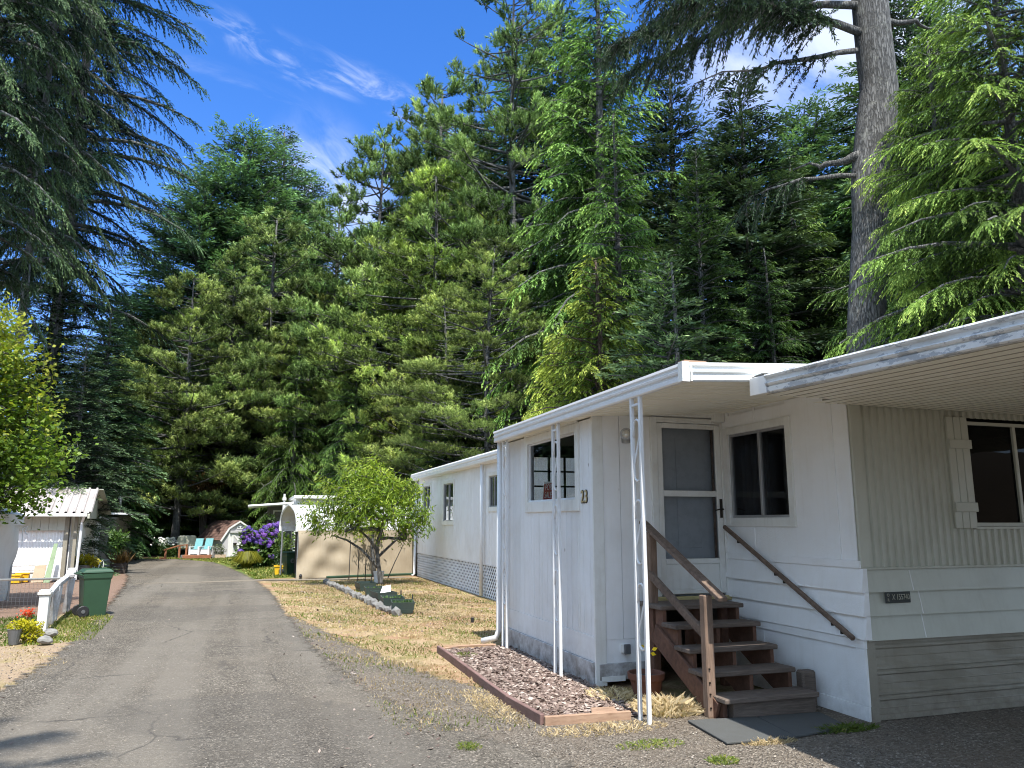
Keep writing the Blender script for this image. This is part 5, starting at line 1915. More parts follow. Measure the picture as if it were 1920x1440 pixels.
mbk.tube([(.06, 0, -.02), (.04, 0, .1), (.0, 0, .35), (-.06, .02, .75), (-.10, 0, 1.1)], [.085, .07, .062, .055, .045], 9)
mbk.tube([(.0, 0, .42), (-.25, -.02, .70), (-.55, 0, 1.0), (-.95, .05, 1.25), (-1.35, .08, 1.38)], [.045, .04, .034, .026, .012], 7)
mbk.tube([(-.06, .02, .75), (.25, 0, 1.05), (.6, -.03, 1.38), (.9, 0, 1.75)], [.042, .036, .028, .012], 7)
mbk.tube([(-.08, .02, .95), (-.35, 0, 1.3), (-.7, .05, 1.62), (-1.1, .05, 1.9)], [.042, .034, .025, .012], 7)
mbk.tube([(.28, .2, .15), (.45, .1, .6), (.62, 0, 1.0), (.72, 0, 1.3)], [.016, .014, .011, .006], 5)
tk = mbk.build('trunk', M['bark'], pt, smooth=True, local=True)
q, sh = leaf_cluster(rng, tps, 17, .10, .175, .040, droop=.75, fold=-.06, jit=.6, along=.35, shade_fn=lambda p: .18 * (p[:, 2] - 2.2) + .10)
link_mesh('crown', np_mesh('crown', q, sh), M['peach'], pt)
t2 = thing('young_trunk', 'slim dark trunk standing behind the fruit tree by the white bucket', 'tree', (3.96, 25.9, 0))
b2 = MB(); b2.tube([(0, 0, 0), (-.02, 0, .5), (-.10, 0, 1.0), (-.08, 0, 1.4), (-.2, 0, 1.9)], [.075, .062, .055, .045, .03], 8)
b2.build('trunk', M['bark'], t2, smooth=True, local=True)
rng2 = np.random.default_rng(9)
q, sh = leaf_cluster(rng2, [(np.array([-.3 + .4 * math.sin(i * 2.1), .3 * math.cos(i * 1.3), 1.75 + .35 * math.sin(i)]), unit(np.array([[math.sin(i), math.cos(i), .6]]))[0]) for i in range(26)], 18, .10, .15, .036, droop=.7, fold=-.06)
link_mesh('crown', np_mesh('crown', q, sh), M['peach'], t2)

bk = MB(); bk.lathe((3.70, 23.3, 0), [(.12, 0), (.155, .30), (.162, .31), (.162, .335), (.14, .335), (.12, .30), (.01, .02)], 18)
tag(bk.build('bucket', M['white_tarp'], smooth=False), 'white plastic bucket at the foot of the fruit tree', 'bucket')

# ------------------------------------------------------------------ five dark green planter troughs
plabels = ['dark green planter trough with a green seedling, nearest of the five in a row', 'dark green planter trough second nearest of the five in a row',
           'middle dark green planter trough with a tilted white card in it', 'dark green planter trough second farthest of the five in a row', 'dark green planter trough farthest of the five, nearest the fruit tree']
for i, (cx_, cy_, rz) in enumerate(((2.99, 15.75, -8), (2.96, 16.75, -4), (2.98, 18.0, 6), (2.97, 19.35, -5), (2.98, 20.9, 4))):
    t = thing('planter_trough', plabels[i], 'planter', (0, 0, 0), 0, 'dark green planter troughs in the lawn')
    mb = MB()
    w, d, h = .225, .34, .21
    o0 = [(-w * .8, -d * .9), (w * .8, -d * .9), (w * .8, d * .9), (-w * .8, d * .9)]
    o1 = [(-w, -d), (w, -d), (w, d), (-w, d)]
    i1 = [(x * .92, y * .94) for x, y in o1]
    vs = [(x, y, 0) for x, y in o0] + [(x, y, h) for x, y in o1] + [(x, y, h) for x, y in i1] + [(x, y, h * .35) for x, y in i1]
    fs = [(3, 2, 1, 0)]
    for r_ in range(3):
        for a in range(4):
            b = (a + 1) % 4
            fs.append((r_ * 4 + a, r_ * 4 + b, r_ * 4 + 4 + b, r_ * 4 + 4 + a))
    mb.add(vs, fs)
    mb.build('body', M['planter_plastic'], t, local=True)
    s_ = MB(); s_.box(-w * .90, w * .90, -d * .92, d * .92, h * .3, h * .72); s_.build('soil', M['soil'], t, local=True)
    if i in (0, 1, 3):
        n_ = 90 if i == 0 else 40
        r_ = np.random.default_rng(60 + i)
        p = np.stack([r_.uniform(-w * .8, w * .8, n_), r_.uniform(-d * .8, d * .8, n_), np.full(n_, h * .7)], 1)
        dd = unit(np.stack([r_.normal(0, .6, n_), r_.normal(0, .6, n_), np.ones(n_)], 1))
        link_mesh('seedlings', np_mesh('seedlings', leaf_quads(r_, p, dd, .09, .02, .6), r_.uniform(.3, .8, n_)), M['shrub'], t)
    if i in (0, 1, 2, 4):
        k_ = MB(); k_.box(w - .03, w - .005, d * .7, d * .7 + .025, h, h + .10); k_.build('stake', M['black_plastic'], t, local=True)
    t.location = (cx_, cy_, 0)
    t.rotation_euler = (0, 0, R(rz))
cd_ = MB(); cd_.prism([(2.86, 17.72, .20), (3.09, 17.70, .23), (3.11, 17.82, .36), (2.93, 17.84, .33)], (0, .012, .004))
tag(cd_.build('white_card', M['sign_white']), 'white tilted plastic card resting in the middle planter trough', 'card')

# grey edging stones
path_ = [(2.80, 15.30), (2.66, 16.6), (2.58, 18.0), (2.50, 19.5), (2.42, 21.0), (2.32, 22.4), (2.22, 23.8)]
srng = random.Random(8)
proto = []
for k in range(4):
    r_ = np.random.default_rng(300 + k)
    import bmesh
    bm = bmesh.new()
    bmesh.ops.create_icosphere(bm, subdivisions=1, radius=.55)
    for v in bm.verts:
        n_ = 1 + .22 * math.sin(v.co.x * 7 + k * 2) * math.sin(v.co.y * 6 + k) + .10 * math.sin(v.co.z * 13 + k)
        v.co *= n_
        v.co.z = max(v.co.z, -.32) * 1.0
        v.co.x = max(-.42, min(.42, v.co.x))
    me = bpy.data.meshes.new('edging_stone')
    bm.to_mesh(me)
    bm.free()
    me.materials.append(M['stone'])
    proto.append(me)
ns = 27
for i in range(ns):
    s = i / (ns - 1) * (len(path_) - 1)
    a = int(min(s, len(path_) - 2))
    f_ = s - a
    x_ = path_[a][0] * (1 - f_) + path_[a + 1][0] * f_
    y_ = path_[a][1] * (1 - f_) + path_[a + 1][1] * f_
    o = bpy.data.objects.new('edging_stone', proto[i % 4])
    COL.objects.link(o)
    o.location = (x_ + srng.uniform(-.02, .02), y_, .035)
    o.scale = (srng.uniform(.15, .23), srng.uniform(.20, .33), srng.uniform(.12, .26))
    o.rotation_euler = (srng.uniform(-.15, .15), srng.uniform(-.15, .15), srng.uniform(-.5, .5))
    tag(o, 'rough grey edging stone in the row along the planter troughs', 'stone', 'grey edging stones along the planters')
# garden stakes
for i, (x_, y_, h_) in enumerate(((3.05, 25.0, 1.2), (3.24, 24.4, 1.0), (3.42, 24.1, .93))):
    s_ = MB(); s_.tube([(x_, y_, -.02), (x_ + .01, y_, h_)], .014, 6)
    tag(s_.build('garden_stake', M['twig']), ['tallest thin garden stake in front of the tan tarp, left of three', 'middle thin garden stake of the three before the tan tarp', 'shortest thin garden stake, right of three before the tarp'][i], 'stake', 'thin garden stakes by the tarp')

# ------------------------------------------------------------------ barn shed at the end of the lane
sx0, sx1, sy0, sy1 = -1.24, .52, 42.0, 45.0
sd = thing('barn_shed', 'small grey barn shed with brown gambrel roof and white crossed doors', 'shed', (-.4, 42, 0))
cxs = (sx0 + sx1) / 2
gam = [(sx0, .0), (sx0, .86), (sx0 + .36, 1.44), (cxs, 1.76), (sx1 - .36, 1.44), (sx1, .86), (sx1, .0)]
mb = MB()
mb.prism([(x, sy0, z) for x, z in gam], (0, sy1 - sy0, 0))
mb.build('wall', M['grey_wall'], sd)
rf = MB()
top = [(sx0 - .07, .84), (sx0 + .34, 1.47), (cxs, 1.81), (sx1 - .34, 1.47), (sx1 + .07, .84)]
for (a, za), (b, zb) in zip(top[:-1], top[1:]):
    n_ = 8
    for i in range(n_):
        s0, s1 = i / n_, (i + 1) / n_
        pa, pb = (a + (b - a) * s0, za + (zb - za) * s0), (a + (b - a) * s1, za + (zb - za) * s1)
        up0 = .03 if (b > a and za < zb) else .018
        rf.prism([(pa[0], sy0 - .08, pa[1] + .010), (pb[0], sy0 - .08, pb[1] + .010), (pb[0], sy0 - .08, pb[1] + .022), (pa[0], sy0 - .08, pa[1] + .036)], (0, sy1 - sy0 + .16, 0))
rf.build('roof', M['shingle'], sd)
tm = MB()
for (a, za), (b, zb) in zip(top[:-1], top[1:]): tm.bar((a, sy0 - .095, za - .03), (b, sy0 - .095, zb - .03), .02, .08, up=(0, 0, 1))
tm.build('fascia_trim', M['trim'], sd)
tm = MB(); tm.box(sx0 + .40, sx1 + .02, sy0 - .10, sy0 - .01, 1.22, 1.33); tm.build('door_track', M['grey_wall'], sd)
vt = MB(); vt.box(cxs - .12, cxs + .22, sy0 - .03, sy0 - .005, 1.42, 1.56); vo_ = vt.build('vent', M['trim'], sd)
vt = MB()
for x_ in (cxs - .03, cxs + .12): vt.box(x_ - .05, x_ + .05, sy0 - .036, sy0 - .031, 1.46, 1.52)
vt.build('vent_slot', M['grey_plastic'], vo_)
for k, (a, b) in enumerate(((sx0 + .50, sx0 + 1.08), (sx0 + 1.11, sx0 + 1.69))):
    d_ = MB(); d_.box(a, b, sy0 - .03, sy0 - .004, .05, 1.21); do_ = d_.build('door', M['grey_wall'], sd)
    d_ = MB()
    f0, f1 = sy0 - .048, sy0 - .031
    d_.box(a, a + .10, f0, f1, .05, 1.21); d_.box(b - .08, b, f0, f1, .05, 1.21); d_.box(a + .10, b - .08, f0, f1, .05, .13); d_.box(a + .10, b - .08, f0, f1, 1.14, 1.21); d_.box(a + .10, b - .08, f0, f1, .60, .67)
    ym = sy0 - .038
    d_.bar((a + .10, ym, 1.14), (b - .08, ym, .67), .014, .07, up=(0, 0, 1)); d_.bar((a + .10, ym, .13), (b - .08, ym, .60), .014, .07, up=(0, 0, 1))
    d_.build('door_brace', M['trim'], do_)
pb_ = MB(); pb_.lathe((sx0 + .66, sy0 - .12, .62), [(.06, 0), (.10, .10), (.09, .10), (.01, .08)], 10); pb_.build('hanging_pot', M['twig'], sd)
MB().box(sx0 + .35, sx0 + .5, sy0 - .015, sy0 - .003, .05, 1.20).build('corner_trim', M['trim'], sd)

sd.location = (-.47, 42.35, 0)
sd.rotation_euler = (0, 0, R(24))

bx_ = MB()
bx_.prism([(-.16, 40.9, 0), (.26, 40.9, 0), (.26, 40.9, .62), (.20, 40.9, .66), (-.10, 40.9, .62), (-.16, 40.9, .58)], (0, .05, 0))
bx_.prism([(-.16, 40.96, 0), (-.12, 40.96, 0), (-.12, 41.3, 0), (-.16, 41.3, 0)], (0, 0, .52))
tag(bx_.build('white_gate', M['trim']), 'white wooden gate leaf standing in front of the shed doors', 'gate')

# grey covered box, chairs, deck, railing in the sun left of the shed
gb = thing('covered_grill', 'beige covered box on dark legs left of the shed', 'covered grill', (-3.05, 43.6, 0))
mb = MB(); mb.prism([(-3.40, 43.6, .42), (-2.52, 43.6, .42), (-2.52, 43.6, 1.0), (-2.58, 43.6, 1.07), (-3.32, 43.6, 1.07), (-3.40, 43.6, .98)], (0, .55, 0)); mb.build('cover', M['beige'], gb, bevel=.03)
mb = MB()
for x_ in (-3.33, -2.60):
    for y_ in (43.7, 44.05): mb.box(x_ - .04, x_ + .04, y_ - .04, y_ + .04, 0, .42)
mb.box(-3.37, -2.55, 43.64, 44.1, .34, .415)
mb.build('stand', M['black_plastic'], gb)


def lawn_chair(loc, rz, label):
    t = thing('lawn_chair', label, 'chair', (0, 0, 0), 0, 'turquoise backed lawn chairs by the shed')
    b = MB(); b.prism([(-.19, .16, .26), (.19, .16, .26), (.19, .34, .78), (-.19, .34, .78)], (0, .03, .01)); b.build('backrest', M['turq'], t, local=True)
    b = MB(); b.prism([(-.2, -.2, .27), (.2, -.2, .27), (.2, .18, .22), (-.2, .18, .22)], (0, 0, .03)); b.build('seat', M['turq'], t, local=True)
    for s in (-1, 1):
        b = MB(); b.box(s * .225 - .045, s * .225 + .045, -.24, .24, .38, .41); b.build('armrest', M['chair_white'], t, local=True)
        for y_ in (-.2, .18):
            b = MB(); b.box(s * .225 - .04, s * .225 + .04, y_ - .04, y_ + .04, 0, .378); b.build('leg', M['chair_white'], t, local=True)
    b = MB(); b.box(-.18, .18, -.22, -.19, .04, .26); b.build('front_panel', M['chair_white'], t, local=True)
    t.location = loc
    t.rotation_euler = (0, 0, rz)


lawn_chair((-2.38, 41.95, .16), R(-22), 'lawn chair with turquoise back on the deck, left of two')
lawn_chair((-1.92, 42.0, .16), R(-22), 'lawn chair with turquoise back on the deck, right one nearest the shed')
dk = thing('low_deck', 'low reddish wooden deck in front of the lawn chairs', 'deck', (-2.2, 42, 0))
for k in range(7):
    mb = MB(); y_ = 41.3 + k * .16; mb.box(-2.95, -1.62, y_, y_ + .15, .13, .16); mb.build('board', M['deck_wood'], dk)
mb = MB(); mb.box(-2.93, -1.64, 41.27, 41.295, .02, .158); mb.build('rim_board', M['deck_wood'], dk)
rl = thing('deck_railing', 'orange brown wooden railing stepping down beside the deck', 'railing', (-3.3, 42, 0))
for x_, y_, h_ in ((-3.72, 41.6, .42), (-3.15, 42.1, .58), (-2.85, 42.4, .62)):
    mb = MB(); mb.box(x_ - .045, x_ + .045, y_ - .045, y_ + .045, 0, h_); mb.build('post', M['deck_wood'], rl)
mb = MB(); mb.bar((-3.80, 41.5, .42), (-3.15, 42.1, .62), .07, .05); mb.bar((-3.15, 42.1, .62), (-2.80, 42.45, .64), .07, .05); mb.build('rail', M['deck_wood'], rl)
mb = MB(); mb.box(-3.95, -3.65, 41.3, 41.55, 0, .07); tag(mb.build('wooden_step', M['deck_wood']), 'small reddish wooden step at the foot of the orange railing', 'step')
mb = MB(); mb.box(-3.05, -2.9, 41.75, 41.9, 0, .17); tag(mb.build('concrete_block', M['stone']), 'grey concrete block at the left corner of the low deck', 'block')
mb = MB(); mb.box(-1.60, -1.50, 41.6, 41.7, 0, .42); tag(mb.build('short_post', M['stone']), 'short grey post between the low deck and the planter box', 'post')

pbx = thing('planter_box', 'round green shrub growing in a pale wooden planter box before the shed', 'shrub', (-1.28, 41.6, 0))
mb = MB(); mb.box(-1.48, -.98, 41.5, 41.9, 0, .17); mb.build('box', M['cardboard'], pbx)
leafy(pbx, [(-.02, .1, .40, .30, .25, .26)], 420, .07, .045, M['shrub'], 51)

# daisies
ds = thing('daisy_clump', 'tall clump of white daisies left of the covered grill', 'flowers', (-3.85, 43.6, 0))
leafy(ds, [(0, 0, .35, .36, .3, .40), (.25, .1, .25, .3, .3, .3)], 900, .14, .03, M['shrub'], 52, droop=-.5)
r_ = np.random.default_rng(53)
n_ = 90
p = np.stack([r_.normal(-.05, .25, n_), r_.normal(0, .15, n_), r_.uniform(.60, .98, n_)], 1)
d = unit(r_.normal(0, .4, (n_, 3)) + np.array([0, -.9, .5]))
q = leaf_quads(r_, np.repeat(p, 2, 0), np.repeat(unit(np.cross(d, r_.normal(0, 1, (n_, 3)))), 2, 0) * np.tile([1, -1], n_)[:, None], .05, .085, .2, up=(0, -1, .5))
link_mesh('blossoms', np_mesh('blossoms', q, np.full(2 * n_, .6)), M['white_petal'], ds)

# hydrangea
hy = thing('hydrangea', 'big hydrangea bush covered in purple blossoms beside the lane', 'bush', (.50, 33.2, 0))
leafy(hy, [(0, 0, .75, .72, .6, .70), (-.15, 0, .45, .75, .65, .45), (.25, .1, 1.15, .55, .5, .45), (-.35, 0, 1.2, .4, .4, .35)], 3600, .17, .11, M['shrub'], 54)
stm = MB()
for k in range(9): stm.tube([(.05 * math.cos(k), .05 * math.sin(k * 2), 0), (.4 * math.cos(k * .7), .35 * math.sin(k * .7), 1.0)], [.02, .008], 5)
stm.build('stems', M['twig'], hy, local=True)
r_ = np.random.default_rng(55)
hp = [None, None]
for v in range(2):
    n_ = 110
    u = unit(r_.normal(0, 1, (n_, 3)))
    u[:, 2] = np.abs(u[:, 2]) * .8 - .15
    dd = unit(np.cross(u, r_.normal(0, 1, (n_, 3))))
    hp[v] = np_mesh('flower_head', leaf_quads(r_, u * .115 - dd * .03, dd, .062, .055, .2, up=(0, 0, 1)), r_.uniform(.2, .75, n_) + v * .15)
    hp[v].materials.append(M['purple'])
heads = [(-.62, -.2, 1.38), (-.52, -.3, 1.20), (-.40, -.2, 1.46), (-.68, -.2, 1.18), (-.28, -.42, 1.12), (-.12, -.45, 1.22), (-.02, -.4, 1.08), (.12, -.4, 1.25), (-.22, -.35, 1.34), (.02, -.3, 1.40), (.18, -.2, 1.52), (.32, -.15, 1.62), (.48, -.1, 1.64),
         (.60, -.1, 1.52), (.56, -.25, 1.36), (.42, -.3, 1.28), (.62, -.2, 1.22), (.34, -.42, .98), (.24, -.45, 1.06), (.50, -.35, 1.02), (.30, -.48, .84), (-.08, -.5, .62), (-.60, -.35, 1.0), (-.74, -.3, .64), (-.66, -.35, .56), (.44, -.4, .42), (-.42, -.4, 1.05), (.06, -.45, .96), (-.34, -.35, 1.24), (.22, -.3, 1.36), (-.5, -.2, 1.52), (.66, -.15, 1.66), (-.16, -.4, 1.0)]
for i, c_ in enumerate(heads):
    o = bpy.data.objects.new('flower_head', hp[i % 2])
    COL.objects.link(o)
    o.parent = hy
    o.location = c_
    s_ = srng.uniform(.8, 1.15)
    o.scale = (s_, s_, s_)
    o.rotation_euler = (R(srng.uniform(20, 70)), 0, srng.uniform(-.8, .8))
# yellow ornamental grass, round bush
og = thing('ornamental_grass', 'arching yellow green ornamental grass clump left of the hydrangea', 'grass clump', (.02, 32.0, 0))
r_ = np.random.default_rng(56)
n_ = 900
a = r_.uniform(0, 6.28, n_)
p = np.stack([.12 * np.cos(a), .12 * np.sin(a), np.zeros(n_)], 1)
rr_ = r_.uniform(.15, .5, n_)
hh = r_.uniform(.35, .66, n_)
pm_ = p + np.stack([np.cos(a) * rr_ * .5, np.sin(a) * rr_ * .5, hh], 1)
pe = p + np.stack([np.cos(a) * rr_ * 1.1, np.sin(a) * rr_ * 1.1, hh * .55], 1)
wv = np.stack([-np.sin(a), np.cos(a), 0 * a], 1) * .014
q = np.concatenate([np.stack([p - wv, p + wv, pm_ + wv, pm_ - wv], 1), np.stack([pm_ - wv, pm_ + wv, pe + wv * .2, pe - wv * .2], 1)])
link_mesh('leaves', np_mesh('leaves', q, np.tile(r_.uniform(.2, .9, n_), 2)), M['yellow_leaf'], og)
og.children[0].color = (.42, .46, .8, 1)
rb = thing('round_bush', 'grey green clipped bush between the hydrangea and the carport', 'bush', (1.27, 32.6, 0))
leafy(rb, [(0, 0, .55, .27, .27, .55), (.02, 0, .8, .22, .22, .28)], 1500, .05, .035, M['shrub'], 57)
rb.children[0].color = (1.15, 1.05, 1.7, 1)
lb = thing('lime_bush', 'lime green bush behind the carport left of the fruit tree', 'bush', (2.2, 30.5, 0))
leafy(lb, [(-.1, 0, 2.0, .65, .5, .55), (.5, .2, 2.1, .6, .5, .5), (0, 0, 1.1, .6, .6, .9)], 2600, .12, .05, M['cedar'], 58)
ivy = thing('ivy_screen', 'dark leafy ivy growing in the shade inside the carport opening', 'ivy', (1.55, 29.2, 0))
leafy(ivy, [(0, 0, .7, .35, .12, .7), (-.35, .3, .9, .25, .15, .55), (.35, .1, .8, .3, .15, .75)], 1600, .09, .075, M['shrub'], 59)

# ------------------------------------------------------------------ the home behind the carport
nb = thing('neighbour_home', 'white flat roofed home with a thin porch roof behind the hydrangea', 'mobile home', (1.4, 34, 0))
mb = MB(); mb.box(1.85, 9.5, 34.3, 38.5, 0, 2.72); mb.build('wall', M['white_side'], nb)
mb = MB(); mb.box(1.75, 9.7, 34.0, 38.7, 2.722, 2.86); mb.build('roof', M['awning_metal'], nb, bevel=.02)
mb = MB(); mb.prism([(-.06, 33.6, 2.36), (1.74, 33.6, 2.48), (1.74, 33.6, 2.58), (-.06, 33.6, 2.44)], (0, 3.5, 0)); mb.build('porch_roof', M['awning_metal'], nb, bevel=.02)
mb = MB(); mb.box(1.30, 1.41, 33.62, 33.73, 0, 2.44); mb.box(1.28, 1.43, 33.60, 33.75, 2.64, 2.75); mb.tube([(1.355, 33.67, 2.44), (1.355, 33.67, 2.90)], .045, 6); mb.build('porch_post', M['trim'], nb)
mb = MB(); mb.box(.75, 1.84, 35.5, 35.6, 0, 2.44); mb.build('porch_screen', M['room'], nb)
window(nb, 'y', 1.05, 1.55, 1.5, 2.2, 35.5, trim=.06)
hb_ = thing('hanging_basket', 'dark hanging flower basket under the thin porch roof', 'basket', (.85, 33.9, 1.95))
mb = MB(); mb.lathe((.85, 33.9, 1.70), [(.05, 0), (.14, .10), (.15, .15), (.01, .14)], 12); mb.build('basket', M['black_plastic'], hb_)
mb = MB(); mb.tube([(.85, 33.9, 1.84), (.85, 33.9, 2.42)], .008, 4); mb.build('hook', M['twig'], hb_)
leafy(hb_, [(0, 0, -.02, .2, .2, .13)], 260, .07, .05, M['shrub'], 61)

# ------------------------------------------------------------------ the white cottage on the left
lc = thing('white_cottage', 'white cottage on the left with a ribbed pinkish metal roof', 'cottage', (-5.3, 27.8, 0))
ry0, ry1 = 26.6, 28.6
zr0, zr1 = 2.02, 2.82
mb = MB()
x = -12.0
pr = [(0, 0), (.13, 0), (.155, .045), (.195, .045), (.22, 0)]
while x < -4.66:
    for (a, da), (b, db) in zip(pr[:-1], pr[1:]):
        mb.add([(x + a, ry0, zr0 + da), (x + b, ry0, zr0 + db), (x + b - .2, ry1, zr1 + db), (x + a - .2, ry1, zr1 + da)], [(0, 1, 2, 3)])
    x += .22
mb.build('roof', M['roof_metal'], lc, recalc=False)
mb = MB()
mb.prism([(-4.57, ry0 - .02, zr0 - .04), (-4.77, ry1 + .02, zr1 - .02), (-4.97, ry1 + 2, zr0 - .04), (-4.97, ry1 + 2, zr0 - .16), (-4.57, ry0 - .02, zr0 - .16)], (-.06, 0, 0))
mb.prism([(-4.58, ry1, zr1), (-4.58, ry1 + 2.0, zr0), (-4.58, ry1 + 2.0, zr0 - .02), (-4.58, ry1, zr1 - .02)], (-7.4, 0, 0))
mb.build('gable_trim', M['cream'], lc)
mb = MB(); mb.box(-12, -4.64, ry0 - .05, ry0 - .002, zr0 - .10, zr0 - .005); mb.build('fascia', M['trim'], lc)
mb = MB(); mb.box(-12, -5.34, 26.950, 27.010, 1.50, 1.98)
for k in range(30): mb.box(-12 + k * .225, -12 + k * .225 + .21, 26.935, 26.949, 1.50, 1.97)
mb.build('upper_panel', M['cream'], lc)
mb = MB()
x = -12.0
while x < -5.25:
    mb.add([(x, 27.050, .60), (x + .04, 27.035, .60), (x + .04, 27.035, 1.50), (x, 27.050, 1.50)], [(0, 1, 2, 3)])
    mb.add([(x + .04, 27.035, .60), (x + .08, 27.050, .60), (x + .08, 27.050, 1.50), (x + .04, 27.035, 1.50)], [(0, 1, 2, 3)])
    x += .08
mb.build('corrugated_wall', M['white_side'], lc, recalc=False)
mb = MB(); mb.box(-12, -5.22, 27.020, 27.080, .03, .60); mb.box(-6.65, -5.7, 27.005, 27.019, .34, .46)
mb.build('lower_wall', M['white_side'], lc)
window(lc, 'y', -6.62, -5.75, .30, .47, 27.015, trim=.03)
mb = MB(); mb.box(-11.9, -5.16, 27.090, 40, .02, 1.95); mb.build('core_wall', M['room'], lc)
mb = MB(); mb.box(-5.28, -5.17, 26.930, 27.030, 0, 1.96); mb.box(-5.02, -4.93, 26.910, 27.010, 0, 1.96); mb.build('corner_post', M['cream_skirt'], lc)
mb = MB(); mb.tube([(-4.72, 26.65, 1.93), (-4.80, 26.8, 1.75), (-4.84, 26.85, .05)], .04, 6); mb.build('downspout', M['white'], lc)
mb = MB()
for k in range(12): mb.box(-5.16, -5.13, 27.110 + k * .42, 27.110 + k * .42 + .39, .1, 1.95)
mb.build('side_wall', M['white_side'], lc)
# dark skirting strip below
mb = MB(); mb.box(-12, -5.2, 26.990, 27.090, -.02, .028); mb.build('base_board', M['cedar_wood'], lc)

fr_ = thing('flat_roof_home', 'dark shaded home with a thin flat roof behind the rhododendron', 'home', (-5.6, 36.5, 0))
mb = MB(); mb.box(-11, -5.25, 36.5, 41, 0, 2.02); mb.build('wall', M['room'], fr_)
mb = MB(); mb.box(-11, -4.55, 35.6, 41, 2.06, 2.13); mb.build('roof', M['awning_metal'], fr_)
window(fr_, 'y', -6.05, -5.55, 1.25, 1.75, 36.5, trim=.10, tmat='cream')
pl_ = MB(); pl_.tube([(-5.4, 38.2, 0), (-5.4, 38.2, 2.75)], .055, 8); pl_.tube([(-5.4, 38.2, 2.75), (-5.4, 38.2, 2.92)], .10, 8)
tag(pl_.build('lamp_pole', M['galv']), 'grey lamp pole rising above the rhododendron at the lane bend', 'pole')

# white canopy tent at the frame edge
tn = thing('canopy_tent', 'white canopy tent with tied side tarp at the left edge', 'tent', (-6.0, 19.6, 0))
nx, nz = 8, 16
vs, fs = [], []
for i in range(nx + 1):
    for j in range(nz + 1):
        s, z = i / nx, j / nz
        x = -7.4 + 2.45 * s - .16 * s * (1 - z)
        vs.append((x, 19.0 + .03 * math.sin(z * 14 + s * 9) + .04 * math.sin(s * 17), .02 + 1.66 * z))
for i in range(nx):
    for j in range(nz):
        a = i * (nz + 1) + j
        fs.append((a, a + nz + 1, a + nz + 2, a + 1))
MB().add(vs, fs).build('front_tarp', M['white_tarp'], tn, smooth=True, recalc=False)
vs, fs = [], []
for i in range(nx + 1):
    for j in range(nz + 1):
        s, z = i / nx, j / nz
        vs.append((-4.95 - .16 * (1 - z) + .03 * math.sin(z * 11 + s * 7), 19.02 + 1.75 * s, .02 + 1.66 * z))
for i in range(nx):
    for j in range(nz):
        a = i * (nz + 1) + j
        fs.append((a, a + nz + 1, a + nz + 2, a + 1))
MB().add(vs, fs).build('side_tarp', M['white_tarp'], tn, smooth=True, recalc=False)
mb = MB()
pk = (-6.3, 19.9, 2.5)
c4 = [(-7.5, 18.92, 1.92), (-4.93, 18.92, 1.92), (-4.93, 20.85, 1.92), (-7.5, 20.85, 1.92)]
d4 = [(-7.5, 18.92, 1.68), (-4.93, 18.92, 1.68), (-4.93, 20.85, 1.68), (-7.5, 20.85, 1.68)]
mb.add(c4 + [pk] + d4, [(0, 1, 4), (1, 2, 4), (2, 3, 4), (3, 0, 4), (5, 6, 1, 0), (6, 7, 2, 1), (7, 8, 3, 2), (8, 5, 0, 3)])
mb.build('canopy', M['white_tarp'], tn)
for x_, y_ in ((-7.4, 19.08), (-5.05, 19.08), (-5.05, 20.7), (-7.4, 20.7)):
    mb = MB(); mb.tube([(x_, y_, 0), (x_, y_, 1.9)], .025, 6); mb.build('pole', M['galv'], tn)
mb = MB(); mb.tube([(-4.94, 20.85, 1.60), (-4.84, 20.8, 1.66), (-4.88, 20.8, 1.52), (-4.82, 20.8, 1.46)], .012, 4); mb.tube([(-4.94, 20.85, 1.60), (-4.91, 20.8, 1.2)], .012, 4)
mb.build('tie_cord', M['white_tarp'], tn)

# things along the cottage wall
def tub(x0, x1, y0, y1, h, label):
    mb = MB()
    mb.add([(x0 + .03, y0 + .02, 0), (x1 - .03, y0 + .02, 0), (x1 - .03, y1 - .02, 0), (x0 + .03, y1 - .02, 0), (x0, y0, h), (x1, y0, h), (x1, y1, h), (x0, y1, h)],
           [(3, 2, 1, 0), (0, 1, 5, 4), (1, 2, 6, 5), (2, 3, 7, 6), (3, 0, 4, 7)])
    mb.box(x0 - .02, x1 + .02, y0 - .02, y0 + .008, h - .03, h + .01)
    mb.box(x0 + (x1 - x0) * .35, x0 + (x1 - x0) * .65, y0 - .032, y0 - .018, h - .09, h - .06)
    return tag(mb.build('yellow_tub', M['yellow_plastic'], bevel=.006), label, 'tub', 'yellow tubs by the cottage wall')


tub(-6.60, -6.22, 26.550, 26.850, .24, 'bright yellow tub nearest the viewer beside the cottage wall')
tub(-6.42, -6.08, 26.890, 26.990, .27, 'orange yellow tub half hidden behind the bright yellow one')
mb = MB(); mb.prism([(-5.98, 26.700, 0), (-5.66, 26.700, 0), (-5.63, 26.800, .50), (-5.93, 26.800, .48)], (0, .03, 0))
tag(mb.build('leaning_board', M['cardboard']), 'tan board leaning on the cottage wall right of the yellow tubs', 'board')
mb = MB(); mb.prism([(-5.62, 26.550, 0), (-5.46, 26.550, 0), (-5.36, 26.650, 1.12), (-5.46, 26.650, 1.12)], (0, .03, 0))
tag(mb.build('leaning_board', M['light_green']), 'tall light green board leaning in front of the small green bin', 'board')
mb = MB(); mb.prism([(-5.42, 26.700, 1.05), (-5.32, 26.700, 1.05), (-5.28, 26.750, 1.48), (-5.38, 26.750, 1.48)], (0, .03, 0))

